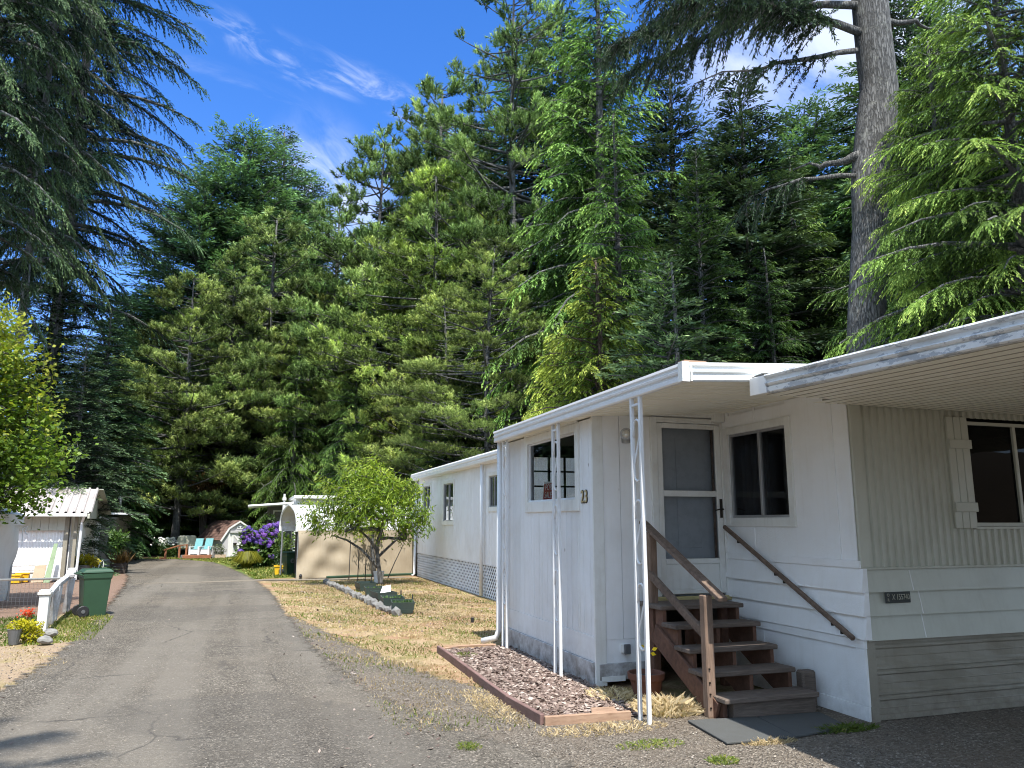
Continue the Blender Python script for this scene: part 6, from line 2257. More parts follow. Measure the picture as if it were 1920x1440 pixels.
# rhododendron and potted plants at the bend
rh = thing('rhododendron', 'rounded rhododendron bush with pale new leaves before the dark home', 'bush', (-5.55, 34.6, 0))
leafy(rh, [(-.25, 0, .85, .65, .6, .60), (.35, -.1, .75, .55, .5, .55), (.0, 0, 1.2, .5, .5, .38), (.65, 0, 1.05, .35, .4, .35)], 2600, .19, .075, M['shrub'], 71, droop=.1)
stm = MB()
for k in range(6): stm.tube([(.08 * math.cos(k), .08 * math.sin(k), 0), (.4 * math.cos(k), .3 * math.sin(k), .9)], [.03, .012], 5)
stm.build('stems', M['twig'], rh, local=True)
pp = thing('potted_shrub', 'yellow green leafy plant in a wide grey pot by the cottage corner', 'potted plant', (-4.95, 28.3, 0))
mb = MB(); mb.lathe((0, 0, 0), [(.13, 0), (.26, .12), (.31, .38), (.33, .40), (.30, .41), (.01, .36)], 18); mb.build('pot', M['stone'], pp, local=True)
leafy(pp, [(0, 0, .55, .36, .3, .16), (.2, 0, .50, .28, .25, .14), (-.2, 0, .6, .2, .2, .16)], 700, .11, .05, M['yellow_leaf'], 72)
pp.children[1].color = (.55, .75, .9, 1)
wb_ = thing('white_box', 'white storage box with lid among the potted plants at the bend', 'box', (-4.62, 30.9, 0))
mb = MB(); mb.box(-4.80, -4.40, 30.9, 31.3, 0, .40); mb.build('body', M['white_tarp'], wb_, bevel=.01)
mb = MB(); mb.box(-4.82, -4.38, 30.88, 31.32, .402, .46); mb.build('lid', M['white'], wb_, bevel=.01)
pln = thing('dark_planter', 'dark slatted planter box with spiky leaves at the lane bend', 'planter', (-4.2, 30.6, 0))
mb = MB()
for k in range(3): mb.box(-4.48, -3.95, 30.5, 30.54, .02 + k * .11, .11 + k * .11); mb.box(-4.48, -4.44, 30.54, 30.9, .02 + k * .11, .11 + k * .11); mb.box(-3.99, -3.95, 30.54, 30.9, .02 + k * .11, .11 + k * .11)
for x_ in (-4.46, -4.0): mb.box(x_ - .02, x_ + .03, 30.48, 30.499, 0, .37)
mb.build('box', M['curtain'], pln)
r_ = np.random.default_rng(73)
n_ = 160
p = np.stack([r_.uniform(-.22, .25, n_), r_.uniform(-.05, .25, n_), np.full(n_, .3)], 1)
d = unit(np.stack([r_.normal(0, .5, n_), r_.normal(0, .5, n_), np.ones(n_)], 1))
link_mesh('leaves', np_mesh('leaves', leaf_quads(r_, p, d, .5 * r_.uniform(.5, 1.2, n_), .03, .6), r_.uniform(.1, .6, n_)), M['dead_leaf'], pln)
wf = thing('wire_bench', 'white wire garden bench among the potted plants behind the green bin', 'bench', (-4.9, 29.2, 0))
mb = MB()
for k in range(5): mb.tube([(-5.15 + k * .13, 29.3, .25), (-5.15 + k * .13 + .03, 29.35, .42), (-5.06 + k * .13, 29.37, .50), (-5.02 + k * .13, 29.35, .42), (-5.02 + k * .13, 29.3, .25)], .009, 4)
mb.build('backrest', M['trim'], wf)
mb = MB(); mb.box(-5.18, -4.5, 29.0, 29.3, .22, .25); mb.build('seat', M['trim'], wf)
for x_ in (-5.15, -4.53):
    for y_ in (29.02, 29.27):
        mb = MB(); mb.tube([(x_, y_, 0), (x_, y_, .22)], .012, 5); mb.build('leg', M['trim'], wf)

# ------------------------------------------------------------------ white garden fence
fn = thing('garden_fence', 'short weathered white garden fence with wire mesh and galvanised top pipe', 'fence', (-3.02, 14.5, 0))
mb = MB(); mb.box(-3.09, -2.95, 14.43, 14.57, 0, .60); mb.build('post', M['trim'], fn, bevel=.006)
mb = MB(); mb.box(-3.115, -2.925, 14.405, 14.595, .605, .655); mb.prism([(-3.10, 14.42, .655), (-2.94, 14.42, .655), (-2.94, 14.58, .655), (-3.10, 14.58, .655)], (0, 0, .03)); mb.build('post_cap', M['trim'], fn, bevel=.01)
fl_ = [(-3.02, 14.58), (-3.14, 15.9), (-3.25, 17.0), (-3.32, 18.0)]
for x_, y_, w_ in ((-3.13, 15.75, .05), (-3.17, 16.2, .045), (-3.30, 17.75, .055), (-3.33, 18.1, .05)):
    mb = MB(); mb.bar((x_ - .03, y_, 0), (x_ + .02, y_ + .03, .64), w_ * 1.5, w_ * 1.5); mb.build('post', M['rotten'], fn, bevel=.006)
mb = MB()
mb.bar((-3.02, 14.60, .55), (-3.14, 15.9, .66), .09, .07); mb.bar((-3.14, 15.9, .66), (-3.32, 18.0, .72), .10, .08); mb.bar((-3.2, 17.2, .73), (-3.36, 18.3, .80), .16, .06)
mb.build('top_rail', M['rotten'], fn, bevel=.008)
mb = MB(); mb.tube([(-3.33, 18.0, .64), (-9, 18.1, .60)], .022, 6); mb.tube([(-6.6, 18.05, 0), (-6.6, 18.05, .62)], .02, 6); mb.build('top_pipe', M['galv'], fn)
mb = MB()
for (xa, ya), (xb, yb) in zip(fl_[:-1], fl_[1:]):
    ln_ = math.hypot(xb - xa, yb - ya)
    for k in range(int(ln_ / .07)):
        s = k * .07 / ln_
        mb.tube([(xa + (xb - xa) * s, ya + (yb - ya) * s, .03), (xa + (xb - xa) * s, ya + (yb - ya) * s, .60)], .0022, 3, False)
    for k in range(9): mb.tube([(xa, ya, .04 + k * .07), (xb, yb, .04 + k * .07)], .0022, 3, False)
for k in range(70):
    x_ = -3.35 - k * .07
    mb.tube([(x_, 18.02, .03), (x_, 18.02, .60)], .0022, 3, False)
for k in range(8): mb.tube([(-3.35, 18.02, .05 + k * .08), (-8.3, 18.08, .05 + k * .08)], .0022, 3, False)
mb.build('wire_mesh', M['galv'], fn, recalc=False)

# flowers, pot and rocks at the fence end
yp = thing('flower_basket', 'trailing yellow green flowers spilling from a small grey pot by the fence post', 'potted flowers', (-3.04, 13.5, 0))
mb = MB(); mb.lathe((-.10, -.08, 0), [(.06, 0), (.095, .20), (.10, .215), (.01, .20)], 14); mb.build('pot', M['grey_plastic'], yp, local=True)
leafy(yp, [(.05, .05, .15, .16, .13, .14), (-.08, .05, .24, .15, .12, .08), (.14, .02, .10, .12, .11, .10), (0.05, .02, .25, .17, .12, .06)], 1300, .040, .028, M['yellow_leaf'], 81)
rf_ = thing('red_flowers', 'small red flowers on green stems behind the yellow plant', 'flowers', (-3.16, 14.15, 0))
leafy(rf_, [(0, 0, .20, .10, .08, .14)], 240, .06, .03, M['shrub'], 82)
r_ = np.random.default_rng(83)
n_ = 110
p = np.stack([r_.normal(0, .05, n_), r_.normal(0, .03, n_), .36 + r_.normal(0, .03, n_) + .02 * np.sin(np.arange(n_))], 1)
link_mesh('blossoms', np_mesh('blossoms', leaf_quads(r_, p, unit(r_.normal(0, 1, (n_, 3))), .04, .028, .6), r_.uniform(.3, .8, n_)), M['red_petal'], rf_)
for i, (loc, sc, rz, lab) in enumerate((((-2.71, 13.28, .05), (.30, .27, .17), .2, 'flat pale grey rock nearest the lane at the foot of the fence post'), ((-2.79, 13.95, .07), (.26, .30, .20), 1.0, 'rounded pale grey rock behind the flat one at the fence post'))):
    me = proto[i + 1].copy()
    me.name = 'rock'
    me.materials.clear()
    me.materials.append(M['pale_stone'])
    o = bpy.data.objects.new('rock', me)
    COL.objects.link(o)
    md = o.modifiers.new('smooth', 'SUBSURF'); md.levels = 1; md.render_levels = 1
    o.location, o.scale, o.rotation_euler = loc, sc, (0, 0, rz)
    tag(o, lab, 'rock')

# ------------------------------------------------------------------ trees
PROT = {}
PROT['fir'] = (conifer(1, 22, 5.2, 330, .03, rise=.30, droop=.42, twig_sp=.26, twig_len=1.05, prof=lambda u: np.minimum(1.0, 1.3 * (1 - u) ** .68) * (.72 + .28 * np.minimum(1, u / .2)), leaf_l=.20, leaf_w=.062, leaf_sp=.11, tdroop=.12, trunk_r=.28, lift=.15), 22, 'fir', 'bark')
PROT['fir_b'] = (conifer(2, 20, 5.0, 310, .03, rise=.45, droop=.40, twig_sp=.26, twig_len=1.1, prof=lambda u: np.minimum(1.0, 1.3 * (1 - u) ** .55) * (.72 + .28 * np.minimum(1, u / .2)), leaf_l=.21, leaf_w=.064, leaf_sp=.11, tdroop=.05, trunk_r=.28, jag=.45, lift=.2), 20, 'fir', 'bark')
PROT['spruce'] = (conifer(3, 24, 4.1, 250, .28, rise=.12, droop=.34, twig_sp=.14, twig_len=.85, leaf_l=.10, leaf_w=.036, leaf_sp=.046, tdroop=.40, hang=.30, ldroop=.05, lift=.45, trunk_r=.26, jag=.6,
                          prof=lambda u: np.minimum(1.0, 2.3 * (1 - u) ** .8)), 24, 'spruce', 'bark')
PROT['spruce_mid'] = (conifer(4, 16, 3.6, 230, .03, rise=.28, droop=.42, twig_sp=.17, twig_len=.85, leaf_l=.17, leaf_w=.05, leaf_sp=.08, tdroop=.05, lift=.25, ldroop=.0, trunk_r=.22, jag=.4), 16, 'spruce', 'bark')
PROT['hemlock'] = (conifer(5, 18, 3.8, 240, .03, rise=.25, droop=.62, twig_sp=.17, twig_len=1.0, leaf_l=.12, leaf_w=.034, leaf_sp=.056, tdroop=.40, hang=.35, ldroop=.3, trunk_r=.24, jag=.45), 18, 'hemlock', 'bark')
PROT['hemlock_near'] = (conifer(6, 15, 3.4, 250, .08, rise=.16, droop=.42, twig_sp=.115, twig_len=.85, leaf_l=.095, leaf_w=.022, leaf_sp=.042, tdroop=.30, hang=.45, ldroop=.30, trunk_r=.22, jag=.45,
                                prof=lambda u: np.minimum(1.0, 1.35 * (1 - u) ** .7)), 15, 'hemlock', 'bark')
PROT['cedar'] = (conifer(7, 9, 1.9, 150, .02, rise=.55, droop=.62, twig_sp=.14, twig_len=.62, leaf_l=.11, leaf_w=.032, leaf_sp=.05, tdroop=.55, hang=.5, ldroop=.4, trunk_r=.13, jag=.4), 9, 'cedar', 'bark_red')
PROT['young'] = (conifer(8, 7, 1.9, 110, .02, rise=.30, droop=.35, twig_sp=.13, twig_len=.55, leaf_l=.12, leaf_w=.035, leaf_sp=.06, tdroop=.0, lift=.2, ldroop=.0, trunk_r=.09, jag=.35), 7, 'spruce', 'bark')
PROT['pine'] = (pine(11, 18, 3.5, 165, .10, needle=.17, nw=.034, per=26, tufts=22, trunk_r=.20, spread=.56), 18, 'pine', 'bark')
PROT['pine_b'] = (pine(12, 16, 3.1, 140, .14, needle=.17, nw=.034, per=26, tufts=22, trunk_r=.18, spread=.54), 16, 'pine', 'bark')
PROT['pine_near'] = (pine(13, 20, 4.1, 190, .14, needle=.15, nw=.027, per=30, tufts=30, trunk_r=.22, spread=.60), 20, 'pine', 'bark')
used = {}


def tree(kind, name, label, px, Y, top, wscale=1.0, rot=None, tint=(1, 1, 1), mat=None, group=None, height=None, lean=(0, 0)):
    (tm_, cm_), H0, mk, bk_ = PROT[kind]
    b = at(px, 975, Y)
    h = height if height else at(px, top, Y)[2] + .2
    t = thing(name, label, 'tree', (b[0], Y, -.03), group=group)
    t.rotation_euler = (lean[0], lean[1], rot if rot is not None else rnd.uniform(0, 6.28))
    s = h / H0
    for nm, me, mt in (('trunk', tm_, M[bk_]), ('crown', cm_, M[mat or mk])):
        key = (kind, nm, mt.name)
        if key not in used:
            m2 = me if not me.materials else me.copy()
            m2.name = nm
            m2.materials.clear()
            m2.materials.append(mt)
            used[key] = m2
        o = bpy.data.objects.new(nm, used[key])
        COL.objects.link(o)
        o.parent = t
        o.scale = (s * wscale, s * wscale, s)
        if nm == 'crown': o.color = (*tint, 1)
    return t


# far left group beyond the lane bend
tree('fir', 'fir_tree', 'tallest blue green fir of the middle left group with a pointed top', 490, 58, 236, 1.0, 0.3, (.95, 1.05, 1.15))
tree('fir_b', 'fir_tree', 'broad blue green fir just left of the tallest pointed one', 418, 57, 252, 1.15, 1.0, (.95, 1.08, 1.1))
tree('fir_b', 'fir_tree', 'lower blue green fir forming the left shoulder of the group', 345, 55, 330, 1.2, 2.2, (.9, 1.0, 1.05))
tree('fir', 'fir_tree', 'fir with fanned branches at the right shoulder of the tallest fir', 545, 60, 318, 1.1, 4.4, (.95, 1.05, 1.1))
tree('pine', 'pine_tree', 'olive green pine with a knobbly top beside the open sky', 600, 51, 378, .95, 0.5, (.85, .92, .9))
tree('pine_b', 'pine_tree', 'olive pine in front of the tallest fir', 486, 47, 398, 1.2, 1.9)
tree('pine', 'pine_tree', 'olive pine low in the group left of centre', 395, 46, 470, 1.15, 3.0, (.95, 1, .95))
tree('pine_b', 'pine_tree', 'spreading olive pine with pale twigs over the bend of the lane', 330, 45, 520, 1.25, 5.2, (.95, 1, .9))
tree('pine', 'pine_tree', 'wide olive pine right of the group with a bare grey stem', 572, 45, 520, 1.35, 2.6, (1.0, 1.05, .9))
tree('spruce_mid', 'spruce_tree', 'small pointed green spruce standing dark in the middle of the group', 478, 47.5, 690, .9, .7, (1.3, 1.3, 1.2))
tree('fir', 'fir_tree', 'shaded fir behind the small pointed spruce', 520, 52, 470, 1.1, 1.4, (.8, .85, .8))
tree('fir_b', 'fir_tree', 'green fir left of the group against the sky gap', 262, 58, 545, 1.3, 5.0, (.95, 1, 1))
tree('fir', 'fir_tree', 'distant fir low in the sky gap on the left', 205, 62, 560, 1.3, 0.9, (.85, .95, .95))
tree('hemlock', 'hemlock_tree', 'hemlock with layered light sprays above the rhododendron', 215, 44, 700, 1.15, 4.0, (.75, .9, 1.1))
tree('hemlock', 'hemlock_tree', 'dark layered hemlock behind the covered grill', 300, 49, 690, 1.3, 5.9, (.6, .75, .95))
tree('hemlock', 'hemlock_tree', 'dark layered hemlock behind the barn shed roof', 395, 50, 640, 1.3, 2.0, (.6, .75, .9))
tree('hemlock', 'hemlock_tree', 'hemlock rising straight behind the barn shed doors', 470, 49.5, 720, 1.35, .3, (.65, .8, .9))
tree('hemlock', 'hemlock_tree', 'leafy dark hemlock column above the hydrangea', 545, 43, 650, 1.1, 1.1, (.75, .85, .7))
tree('pine', 'pine_tree', 'olive pine with a drooping brown lower limb above the shed', 408, 47.5, 700, 1.9, 4.7, (.85, .9, .85))
tree('fir', 'fir_tree', 'fir filling the gap right of the leafy hemlock column', 640, 54, 560, 1.3, 3.9, (.8, .9, .8))
# low skirts of foliage that close the forest edge
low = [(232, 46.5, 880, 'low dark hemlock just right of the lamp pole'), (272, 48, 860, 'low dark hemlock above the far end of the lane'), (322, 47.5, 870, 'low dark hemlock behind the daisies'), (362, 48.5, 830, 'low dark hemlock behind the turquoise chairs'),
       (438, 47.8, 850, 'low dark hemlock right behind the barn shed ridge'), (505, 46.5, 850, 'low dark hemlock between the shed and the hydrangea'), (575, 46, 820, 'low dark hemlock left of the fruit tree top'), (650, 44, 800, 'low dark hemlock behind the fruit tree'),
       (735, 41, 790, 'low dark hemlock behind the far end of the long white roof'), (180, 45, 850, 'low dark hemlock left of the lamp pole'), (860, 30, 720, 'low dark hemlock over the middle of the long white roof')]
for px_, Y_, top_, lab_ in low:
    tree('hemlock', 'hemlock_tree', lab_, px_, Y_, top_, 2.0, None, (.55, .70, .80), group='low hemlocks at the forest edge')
# centre group
tree('pine_b', 'pine_tree', 'slender olive pine at the left edge of the centre group', 705, 43, 256, 1.05, 2.3, (.9, 1.0, .9))
tree('fir', 'fir_tree', 'fir with a pointed top behind the slender pine', 805, 48, 212, .95, 3.3, (.9, 1, .95))
tree('pine', 'pine_tree', 'bright olive pine with wide tiers in the middle of the centre group', 770, 37, 330, 1.2, .9, (1.1, 1.15, .85))
tree('pine', 'pine_tree', 'tall olive pine between the wide tiered one and the tallest', 862, 41, 150, 1.15, 4.1, (.9, .98, .9))
tree('pine_near', 'pine_tree', 'tallest olive pine of the centre reaching out of the frame top', 985, 35, -40, 1.0, 1.3, (.85, .93, .85))
tree('pine_b', 'pine_tree', 'pine with a bare lower stem rising behind the white long roof', 822, 32, 560, 1.35, 5.4, (1.0, 1.05, .9), lean=(0, 0))
tree('pine_near', 'pine_tree', 'low branched pine right of the bare stemmed one', 930, 28, 470, 1.3, 3.6, (.85, .92, .8))
tree('cedar', 'cedar_tree', 'yellow green drooping cedar behind the fruit tree', 722, 36, 670, 1.1, .2, (.85, .9, .8))
tree('hemlock', 'hemlock_tree', 'green hemlock left of the white long roof end', 655, 39, 640, 1.2, 2.2, (.75, .88, .9))
tree('hemlock', 'hemlock_tree', 'dark hemlock behind the white long roof', 850, 34, 640, 1.25, 4.9, (.6, .75, .8))
tree('fir', 'fir_tree', 'shaded fir closing the gap between the centre pines', 900, 50, 240, 1.2, 1.2, (.65, .72, .7))
tree('fir_b', 'fir_tree', 'shaded fir behind the wide tiered pine', 742, 52, 420, 1.2, 2.7, (.75, .82, .75))
# right of centre
tree('hemlock', 'hemlock_tree', 'tall drooping light green hemlock reaching the frame top right of centre', 1140, 27, -60, 1.15, .8, (.9, 1.0, .9))
tree('hemlock', 'hemlock_tree', 'light green hemlock with hanging sprays over the awning roof', 1170, 20, 215, 1.0, 3.8, (1.0, 1.05, .95))
tree('cedar', 'cedar_tree', 'bright yellow green cedar with feathery top above the porch awning', 1125, 18.5, 492, 1.45, 2.9, (1.0, 1.0, .8))
tree('cedar', 'cedar_tree', 'lower yellow green cedar left of the feathery one behind the awning', 1040, 23, 640, 1.15, 4.2, (1.0, 1.02, .85))
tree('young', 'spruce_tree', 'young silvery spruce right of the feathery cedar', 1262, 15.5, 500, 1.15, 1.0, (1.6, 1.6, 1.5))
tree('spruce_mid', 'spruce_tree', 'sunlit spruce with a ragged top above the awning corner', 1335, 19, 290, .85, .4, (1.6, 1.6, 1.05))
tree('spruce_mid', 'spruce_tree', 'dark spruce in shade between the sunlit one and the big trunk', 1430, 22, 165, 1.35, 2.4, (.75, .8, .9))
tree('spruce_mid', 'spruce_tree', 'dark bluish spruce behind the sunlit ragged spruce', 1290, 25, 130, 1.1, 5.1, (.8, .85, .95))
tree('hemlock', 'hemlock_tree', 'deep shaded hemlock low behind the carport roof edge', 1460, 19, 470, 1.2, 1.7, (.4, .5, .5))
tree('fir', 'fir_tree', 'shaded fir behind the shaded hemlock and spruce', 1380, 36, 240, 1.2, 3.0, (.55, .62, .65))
tree('fir', 'fir_tree', 'distant fir left of the big trunk against pale sky', 1545, 40, 330, 1.0, 2.0, (.7, .8, .85))
tree('fir_b', 'fir_tree', 'distant fir right of the big trunk', 1730, 34, 260, 1.2, 1.0, (.7, .8, .8))
tree('fir', 'fir_tree', 'tall shaded fir behind the two hemlocks right of centre', 1060, 40, 30, 1.25, 5.5, (.7, .78, .78))
# right edge
tree('hemlock_near', 'hemlock_tree', 'near hemlock with bright drooping sprays at the right edge', 1985, 9.6, 0, 1.12, .9, (.95, 1.0, .85), height=13.5)
tree('hemlock_near', 'hemlock_tree', 'hemlock reaching bright sprays across the big grey trunk', 1835, 11.5, 0, 1.0, 2.6, (.95, .98, .85), height=12.2)
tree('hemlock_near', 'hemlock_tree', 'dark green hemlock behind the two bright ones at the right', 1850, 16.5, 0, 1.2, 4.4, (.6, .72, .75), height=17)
tree('fir_b', 'fir_tree', 'mid green fir filling the view left of the big trunk', 1560, 30, 225, 1.25, 3.3, (.85, .92, .9))
tree('hemlock', 'hemlock_tree', 'shaded hemlock just left of the foot of the big trunk', 1530, 23, 300, 1.2, 5.0, (.55, .66, .7))
tree('hemlock', 'hemlock_tree', 'shaded hemlock right behind the big trunk', 1740, 20, 150, 1.2, 1.5, (.7, .82, .8))
tree('fir', 'fir_tree', 'fir behind the bright hemlocks at the upper right', 1800, 24, 20, 1.35, 4.0, (.65, .75, .75))
# left edge
tree('spruce', 'spruce_tree', 'huge dark spruce with hanging limbs at the upper left', -165, 27, 0, .62, 1.5, (.75, .80, .72), height=34)
tree('spruce', 'spruce_tree', 'dark spruce whose hanging boughs reach furthest over the blue sky at the left', 0, 33, 0, .42, 2.6, (.72, .78, .70), height=40)
tree('spruce', 'spruce_tree', 'second dark spruce further back behind the cottage', 60, 44, 0, .80, 4.0, (.7, .8, .8), height=46)
tree('spruce_mid', 'spruce_tree', 'grey green spruce with low dense boughs above the cottage roof', 130, 30, 640, 1.2, 2.0, (1.0, 1.05, 1.05))
tree('hemlock', 'hemlock_tree', 'dark hemlock behind the cottage roof', 60, 42, 560, 1.3, 3.0, (.6, .72, .8))
# behind the photographer: they throw the shade on the lane's near left corner
tree('spruce', 'spruce_tree', 'dark spruce behind the viewer on the left side of the lane', 300, -1, 0, .8, 1.1, (.9, .95, .95), height=17).location = (-3.35, -.3, -.03)

for i, (x_, y_, h_, k_) in enumerate(((-11, 3, 14, 'fir'), (-13.5, 9, 16, 'spruce_mid'), (-12, 13.5, 13, 'hemlock'), (-15, -3, 17, 'fir'), (-3, -21, 16, 'fir'), (3.5, -23, 18, 'hemlock'), (9, -21, 15, 'spruce_mid'), (15, -24, 18, 'fir'))):
    lab = ['fir on the left side of the lane mirrored in the porch window', 'spruce left of the lane mirrored in the side window', 'hemlock left of the canopy tent outside the view', 'fir behind the viewer at the left', 'fir behind the viewer mirrored in the storm door',
           'hemlock behind the viewer mirrored in the storm door', 'spruce behind the viewer beyond the carport', 'fir behind the viewer at the far right'][i]
    tree(k_, {'fir': 'fir_tree', 'hemlock': 'hemlock_tree'}.get(k_, 'spruce_tree'), lab, 300, 10, 0, 1.3, height=h_).location = (x_, y_, -.03)

tree('spruce_mid', 'spruce_tree', 'dark spruce filling the view between the maple and the hanging spruce boughs', 70, 36, 470, 1.15, .4, (.7, .8, .8))
tree('spruce_mid', 'spruce_tree', 'dark spruce left of the gap of blue sky above the cottage', 172, 39, 575, 1.2, 3.4, (.75, .85, .85))

# ---- the big leaning grey trunk
bt = thing('conifer_tree', 'big grey conifer with a bent bare trunk and dark overhanging limbs', 'tree', (12.3, 13, 0))
ctr = [(1622, 1000), (1622, 700), (1626, 560), (1632, 430), (1630, 330), (1643, 235), (1648, 170), (1636, 60), (1625, -60), (1618, -260), (1612, -520)]
pts = [Vector(at(x, y, 13)) - Vector((12.3, 13, 0)) for x, y in ctr]
wid = [40, 37, 37, 36, 37, 42, 40, 39, 38, 33, 20]
rad = [w * 15.2 / 1450 for w in wid]
mb = MB()
# refine
P2, R2 = [], []
for i in range(len(pts) - 1):
    for k in range(4):
        s = k / 4
        P2.append(pts[i].lerp(pts[i + 1], s)); R2.append(rad[i] * (1 - s) + rad[i + 1] * s)
P2.append(pts[-1]); R2.append(rad[-1])
mb.tube(P2, R2, 20)
limbs = []
rl_ = np.random.default_rng(44)


def limb(px, py, dx, dy, dz, L_, r, sag):
    o = Vector(at(px, py, 13)) - Vector((12.3, 13, 0))
    d = Vector((dx, dy, dz)).normalized()
    ps = []
    for k in range(9):
        s = k / 8
        p = o + d * L_ * s - Vector((0, 0, sag * L_ * s * s))
        p += Vector((.12 * math.sin(k * 1.7 + px), .12 * math.cos(k * 1.3 + py), .08 * math.sin(k * 2.1))) * s
        ps.append(p)
    mb.tube(ps, [r * (1 - .85 * k / 8) for k in range(9)], 7)
    return ps


Lm = []
for (px, py, dx, dy, dz, L_, r, sag) in [(1610, 60, -1, -.25, -.12, 6.6, .10, .10), (1605, 10, -1, .2, -.05, 6.0, .10, .20), (1612, -40, -1, -.5, .0, 6.8, .11, .28), (1608, -110, -1, .1, .05, 7.2, .11, .30),
                                     (1610, -180, -1, -.35, .1, 7.0, .10, .34), (1612, -260, -.9, .5, .1, 6.4, .09, .32), (1615, -330, -1, -.1, .2, 6.0, .08, .3), (1640, -60, .8, .6, .0, 3.0, .08, .3),
                                     (1655, 42, 1, -.1, .25, 1.8, .09, .22), (1640, -250, .9, -.3, .1, 4.0, .08, .3), (1600, -20, -1, .6, -.05, 5.5, .09, .25), (1606, 95, -1, .1, -.28, 4.2, .07, .05),
                                     (1612, 290, -.7, .5, -.3, 1.4, .11, -.25), (1604, 330, -1, .3, .05, 2.6, .06, .30), (1612, -150, -.8, .9, .05, 6.5, .09, .28), (1612, -400, -.9, -.4, .2, 5.0, .07, .3), (1612, -450, -.9, .5, .2, 5.0, .07, .3)]:
    ps = limb(px, py, dx, dy, dz, L_, r, sag)
    Lm.append((ps, L_))
Q, S = [], []
for j, (ps, L_) in enumerate(Lm):
    if j in (8, 12): continue
    nb_ = int(L_ * (44 if j < 7 or j in (9, 10, 14, 15, 16) else 12))
    for k in range(nb_):
        s = rl_.uniform(.16 if L_ > 3 else .4, 1.0)
        x = s * 8
        i = min(7, int(x))
        p = np.array(ps[i].lerp(ps[i + 1], x - i))
        ax = np.array(ps[i + 1] - ps[i]); ax /= np.linalg.norm(ax)
        side = rl_.choice([-1, 1])
        n_ = np.array([-ax[1], ax[0], 0]) * side
        d = ax * rl_.uniform(.2, .8) + n_ * rl_.uniform(.4, 1) + np.array([0, 0, rl_.uniform(-.7, .15)])
        d /= np.linalg.norm(d)
        tl = rl_.uniform(.35, .9)
        nl = int(tl / .014)
        u = rl_.uniform(0, 1, nl)
        lp = p + d * (tl * u)[:, None]
        lp[:, 2] -= .35 * tl * u ** 2
        if rl_.random() < .8:
            e_ = p + d * tl; e_[2] -= .35 * tl
            m_ = p + d * tl * .5; m_[2] -= .09 * tl
            mb.tube([p, m_, e_], [.011, .008, .004], 3, False)
        ld = unit(d[None, :] * .5 + rl_.normal(0, .5, (nl, 3)) - np.array([[0, 0, .65]]) * u[:, None] - np.array([[0, 0, .2]]))
        Q.append(leaf_quads(rl_, lp, ld, .11 * rl_.uniform(.6, 1.3, nl), .026, .6))
        S.append(.12 + .3 * u + rl_.normal(0, .1, nl))
mb.build('trunk', M['bark'], bt, smooth=True, local=True)
o = link_mesh('crown', np_mesh('crown', np.concatenate(Q), np.concatenate(S)), M['spruce'], bt)
o.color = (.85, .95, 1.0, 1)

# ---- maple at the left edge
mp = thing('maple_tree', 'yellow green maple with layered leaves overhanging the cottage roof', 'tree', (-5.55, 19.0, -.25))
rng = np.random.default_rng(202)
tips = []
mblobs = [(.1, .1, 6.0, .9, .9, .8), (.2, 0, 5.2, 1.1, 1.1, .9), (-.2, .2, 4.6, 1.4, 1.3, 1.1), (.5, 0, 3.9, 1.35, 1.2, 1.0), (-.9, 0, 3.6, 1.4, 1.3, 1.0), (.35, -.2, 3.0, 1.45, 1.1, .75), (-.6, 0, 5.4, .9, .9, .8), (1.0, .1, 3.5, .9, .9, .6), (-1.2, .2, 2.9, 1.3, 1.1, .7), (.9, -.1, 2.75, .8, .8, .4), (.15, -.3, 2.55, 1.0, .8, .35)]
bw_ = np.array([b[3] * b[4] * b[5] for b in mblobs])
for i in range(560):
    b = mblobs[rng.choice(len(mblobs), p=bw_ / bw_.sum())]
    u = unit(rng.normal(0, 1, (1, 3)))[0] * rng.uniform(.55, 1.05)
    tips.append((b[0] + u[0] * b[3], b[1] + u[1] * b[4], b[2] + u[2] * b[5]))
mk_, tps = skeleton(rng, [(-.1, .2, 0), (-.1, .2, .6), (-.15, .1, 1.2), (-.1, .1, 1.8)], tips, .005, .5, .10)
mk_.build('trunk', M['bark'], mp, smooth=True, local=True)
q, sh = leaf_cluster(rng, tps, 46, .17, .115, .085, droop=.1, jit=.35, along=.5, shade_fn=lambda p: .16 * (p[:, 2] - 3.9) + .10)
# leaf lies flat in layers
link_mesh('crown', np_mesh('crown', q, sh), M['maple'], mp)

# ---- brown dying branch and dead snag among the dark trees over the shed
db = thing('brown_shrub', 'rust brown dying shrub in front of the dark trees behind the shed', 'shrub', tuple(at(385, 905, 44.5) * np.array([1, 1, 0])))
z0_ = float(at(385, 905, 44.5)[2])
leafy(db, [(0, 0, z0_, .75, .5, .42), (.55, .1, z0_ + .25, .6, .4, .35), (-.4, 0, z0_ - .25, .4, .3, .25)], 1500, .20, .05, M['dead_leaf'], 91)
stm = MB()
for k in range(5): stm.tube([(0, .3, 0), (.1 * k - .2, .2, z0_ * .6), (.4 * k - .8, 0, z0_)], [.05, .035, .01], 5)
stm.build('stems', M['twig'], db, local=True)
sn = thing('dead_snag', 'pale forked dead snag above the purple hydrangea', 'snag', tuple(at(512, 990, 43.2) * np.array([1, 1, 0])))
mb = MB()
b0 = at(512, 990, 43.2)


def sp_(x, y): v = at(x, y, 43.2) - b0; return (v[0], v[1], float(at(x, y, 43.2)[2]))


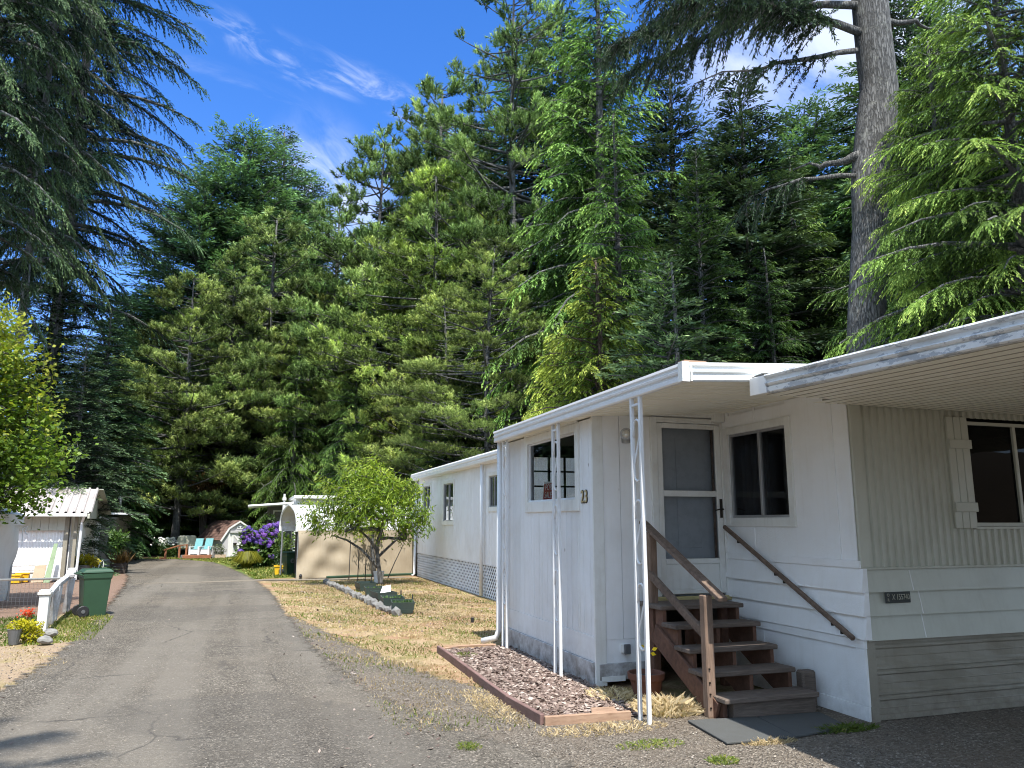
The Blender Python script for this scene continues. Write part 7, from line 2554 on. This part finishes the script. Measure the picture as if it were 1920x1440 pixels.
mb.tube([(0, 0, 0), sp_(512, 925), sp_(520, 912), sp_(528, 905), sp_(536, 903)], [.06, .045, .035, .022, .008], 5)
mb.tube([sp_(520, 912), sp_(517, 900), sp_(510, 897)], [.03, .02, .007], 5)
mb.tube([sp_(528, 905), sp_(530, 915)], [.022, .006], 4)
mb.tube([sp_(512, 925), sp_(500, 918), sp_(490, 905)], [.03, .02, .007], 4)
mb.build('trunk', M['pale_twig'], sn, local=True)

# ---- undergrowth: uncountable low brush along the forest edge
rng = np.random.default_rng(303)
bl = []
for i in range(150):
    x = rng.uniform(-14, 12)
    y = 47.5 + rng.uniform(0, 5) - .05 * x
    if -3.8 < x < 1: y += 1.5
    bl.append((x, y, rng.uniform(.3, 1.5), rng.uniform(.8, 1.6), rng.uniform(.6, 1.0), rng.uniform(.6, 1.4)))
for i in range(60):
    x = rng.uniform(10.5, 24)
    y = rng.uniform(12, 30)
    bl.append((x, y, rng.uniform(.3, 1.8), rng.uniform(.8, 1.6), rng.uniform(.8, 1.4), rng.uniform(.8, 1.8)))
q, sh = blob_leaves(304, bl, 26000, .22, .10, droop=.2, tipz=.3)
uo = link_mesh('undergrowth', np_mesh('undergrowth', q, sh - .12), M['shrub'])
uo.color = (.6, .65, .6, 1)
tag(uo, 'dark leafy undergrowth along the foot of the forest', 'undergrowth', kind='stuff')

# ---- the far wood that closes the view, one mass
rng = np.random.default_rng(404)
(tm_, cm_), H0, mk, bk_ = PROT['fir']
co = np.empty(len(cm_.vertices) * 3, np.float32)
cm_.vertices.foreach_get('co', co)
co = co.reshape(-1, 4, 3)
shv = np.empty(len(cm_.polygons), np.float32)
cm_.attributes['shade'].data.foreach_get('value', shv)
sel = rng.choice(len(co), 6500, replace=False)
Q, S = [], []
for i in range(96):
    a = -104 + i * 1.78 + rng.uniform(-.5, .5)
    r_ = rng.uniform(68, 90)
    h_ = rng.uniform(13, 17) if a < 8 else rng.uniform(15, 21)
    c_, s_ = math.cos(i * 1.9), math.sin(i * 1.9)
    # enlarge each leaf about its own centre so a thinned crown still closes
    b_ = co[sel]
    ctr_ = b_.mean(1, keepdims=True)
    b_ = ctr_ + (b_ - ctr_) * 2.6
    k_ = h_ / H0
    X = (b_[:, :, 0] * c_ - b_[:, :, 1] * s_) * k_ * 1.25 + r_ * math.sin(R(a))
    Y = (b_[:, :, 0] * s_ + b_[:, :, 1] * c_) * k_ * 1.25 + r_ * math.cos(R(a))
    Q.append(np.stack([X, Y, b_[:, :, 2] * k_], 2)); S.append(shv[sel] + rng.normal(0, .05))
fw_ = link_mesh('far_forest', np_mesh('far_forest', np.concatenate(Q), np.concatenate(S)), M['fir'])
fw_.color = (.75, .85, .9, 1)
tag(fw_, 'far dark conifer wood closing the view behind the park', 'forest', kind='stuff')
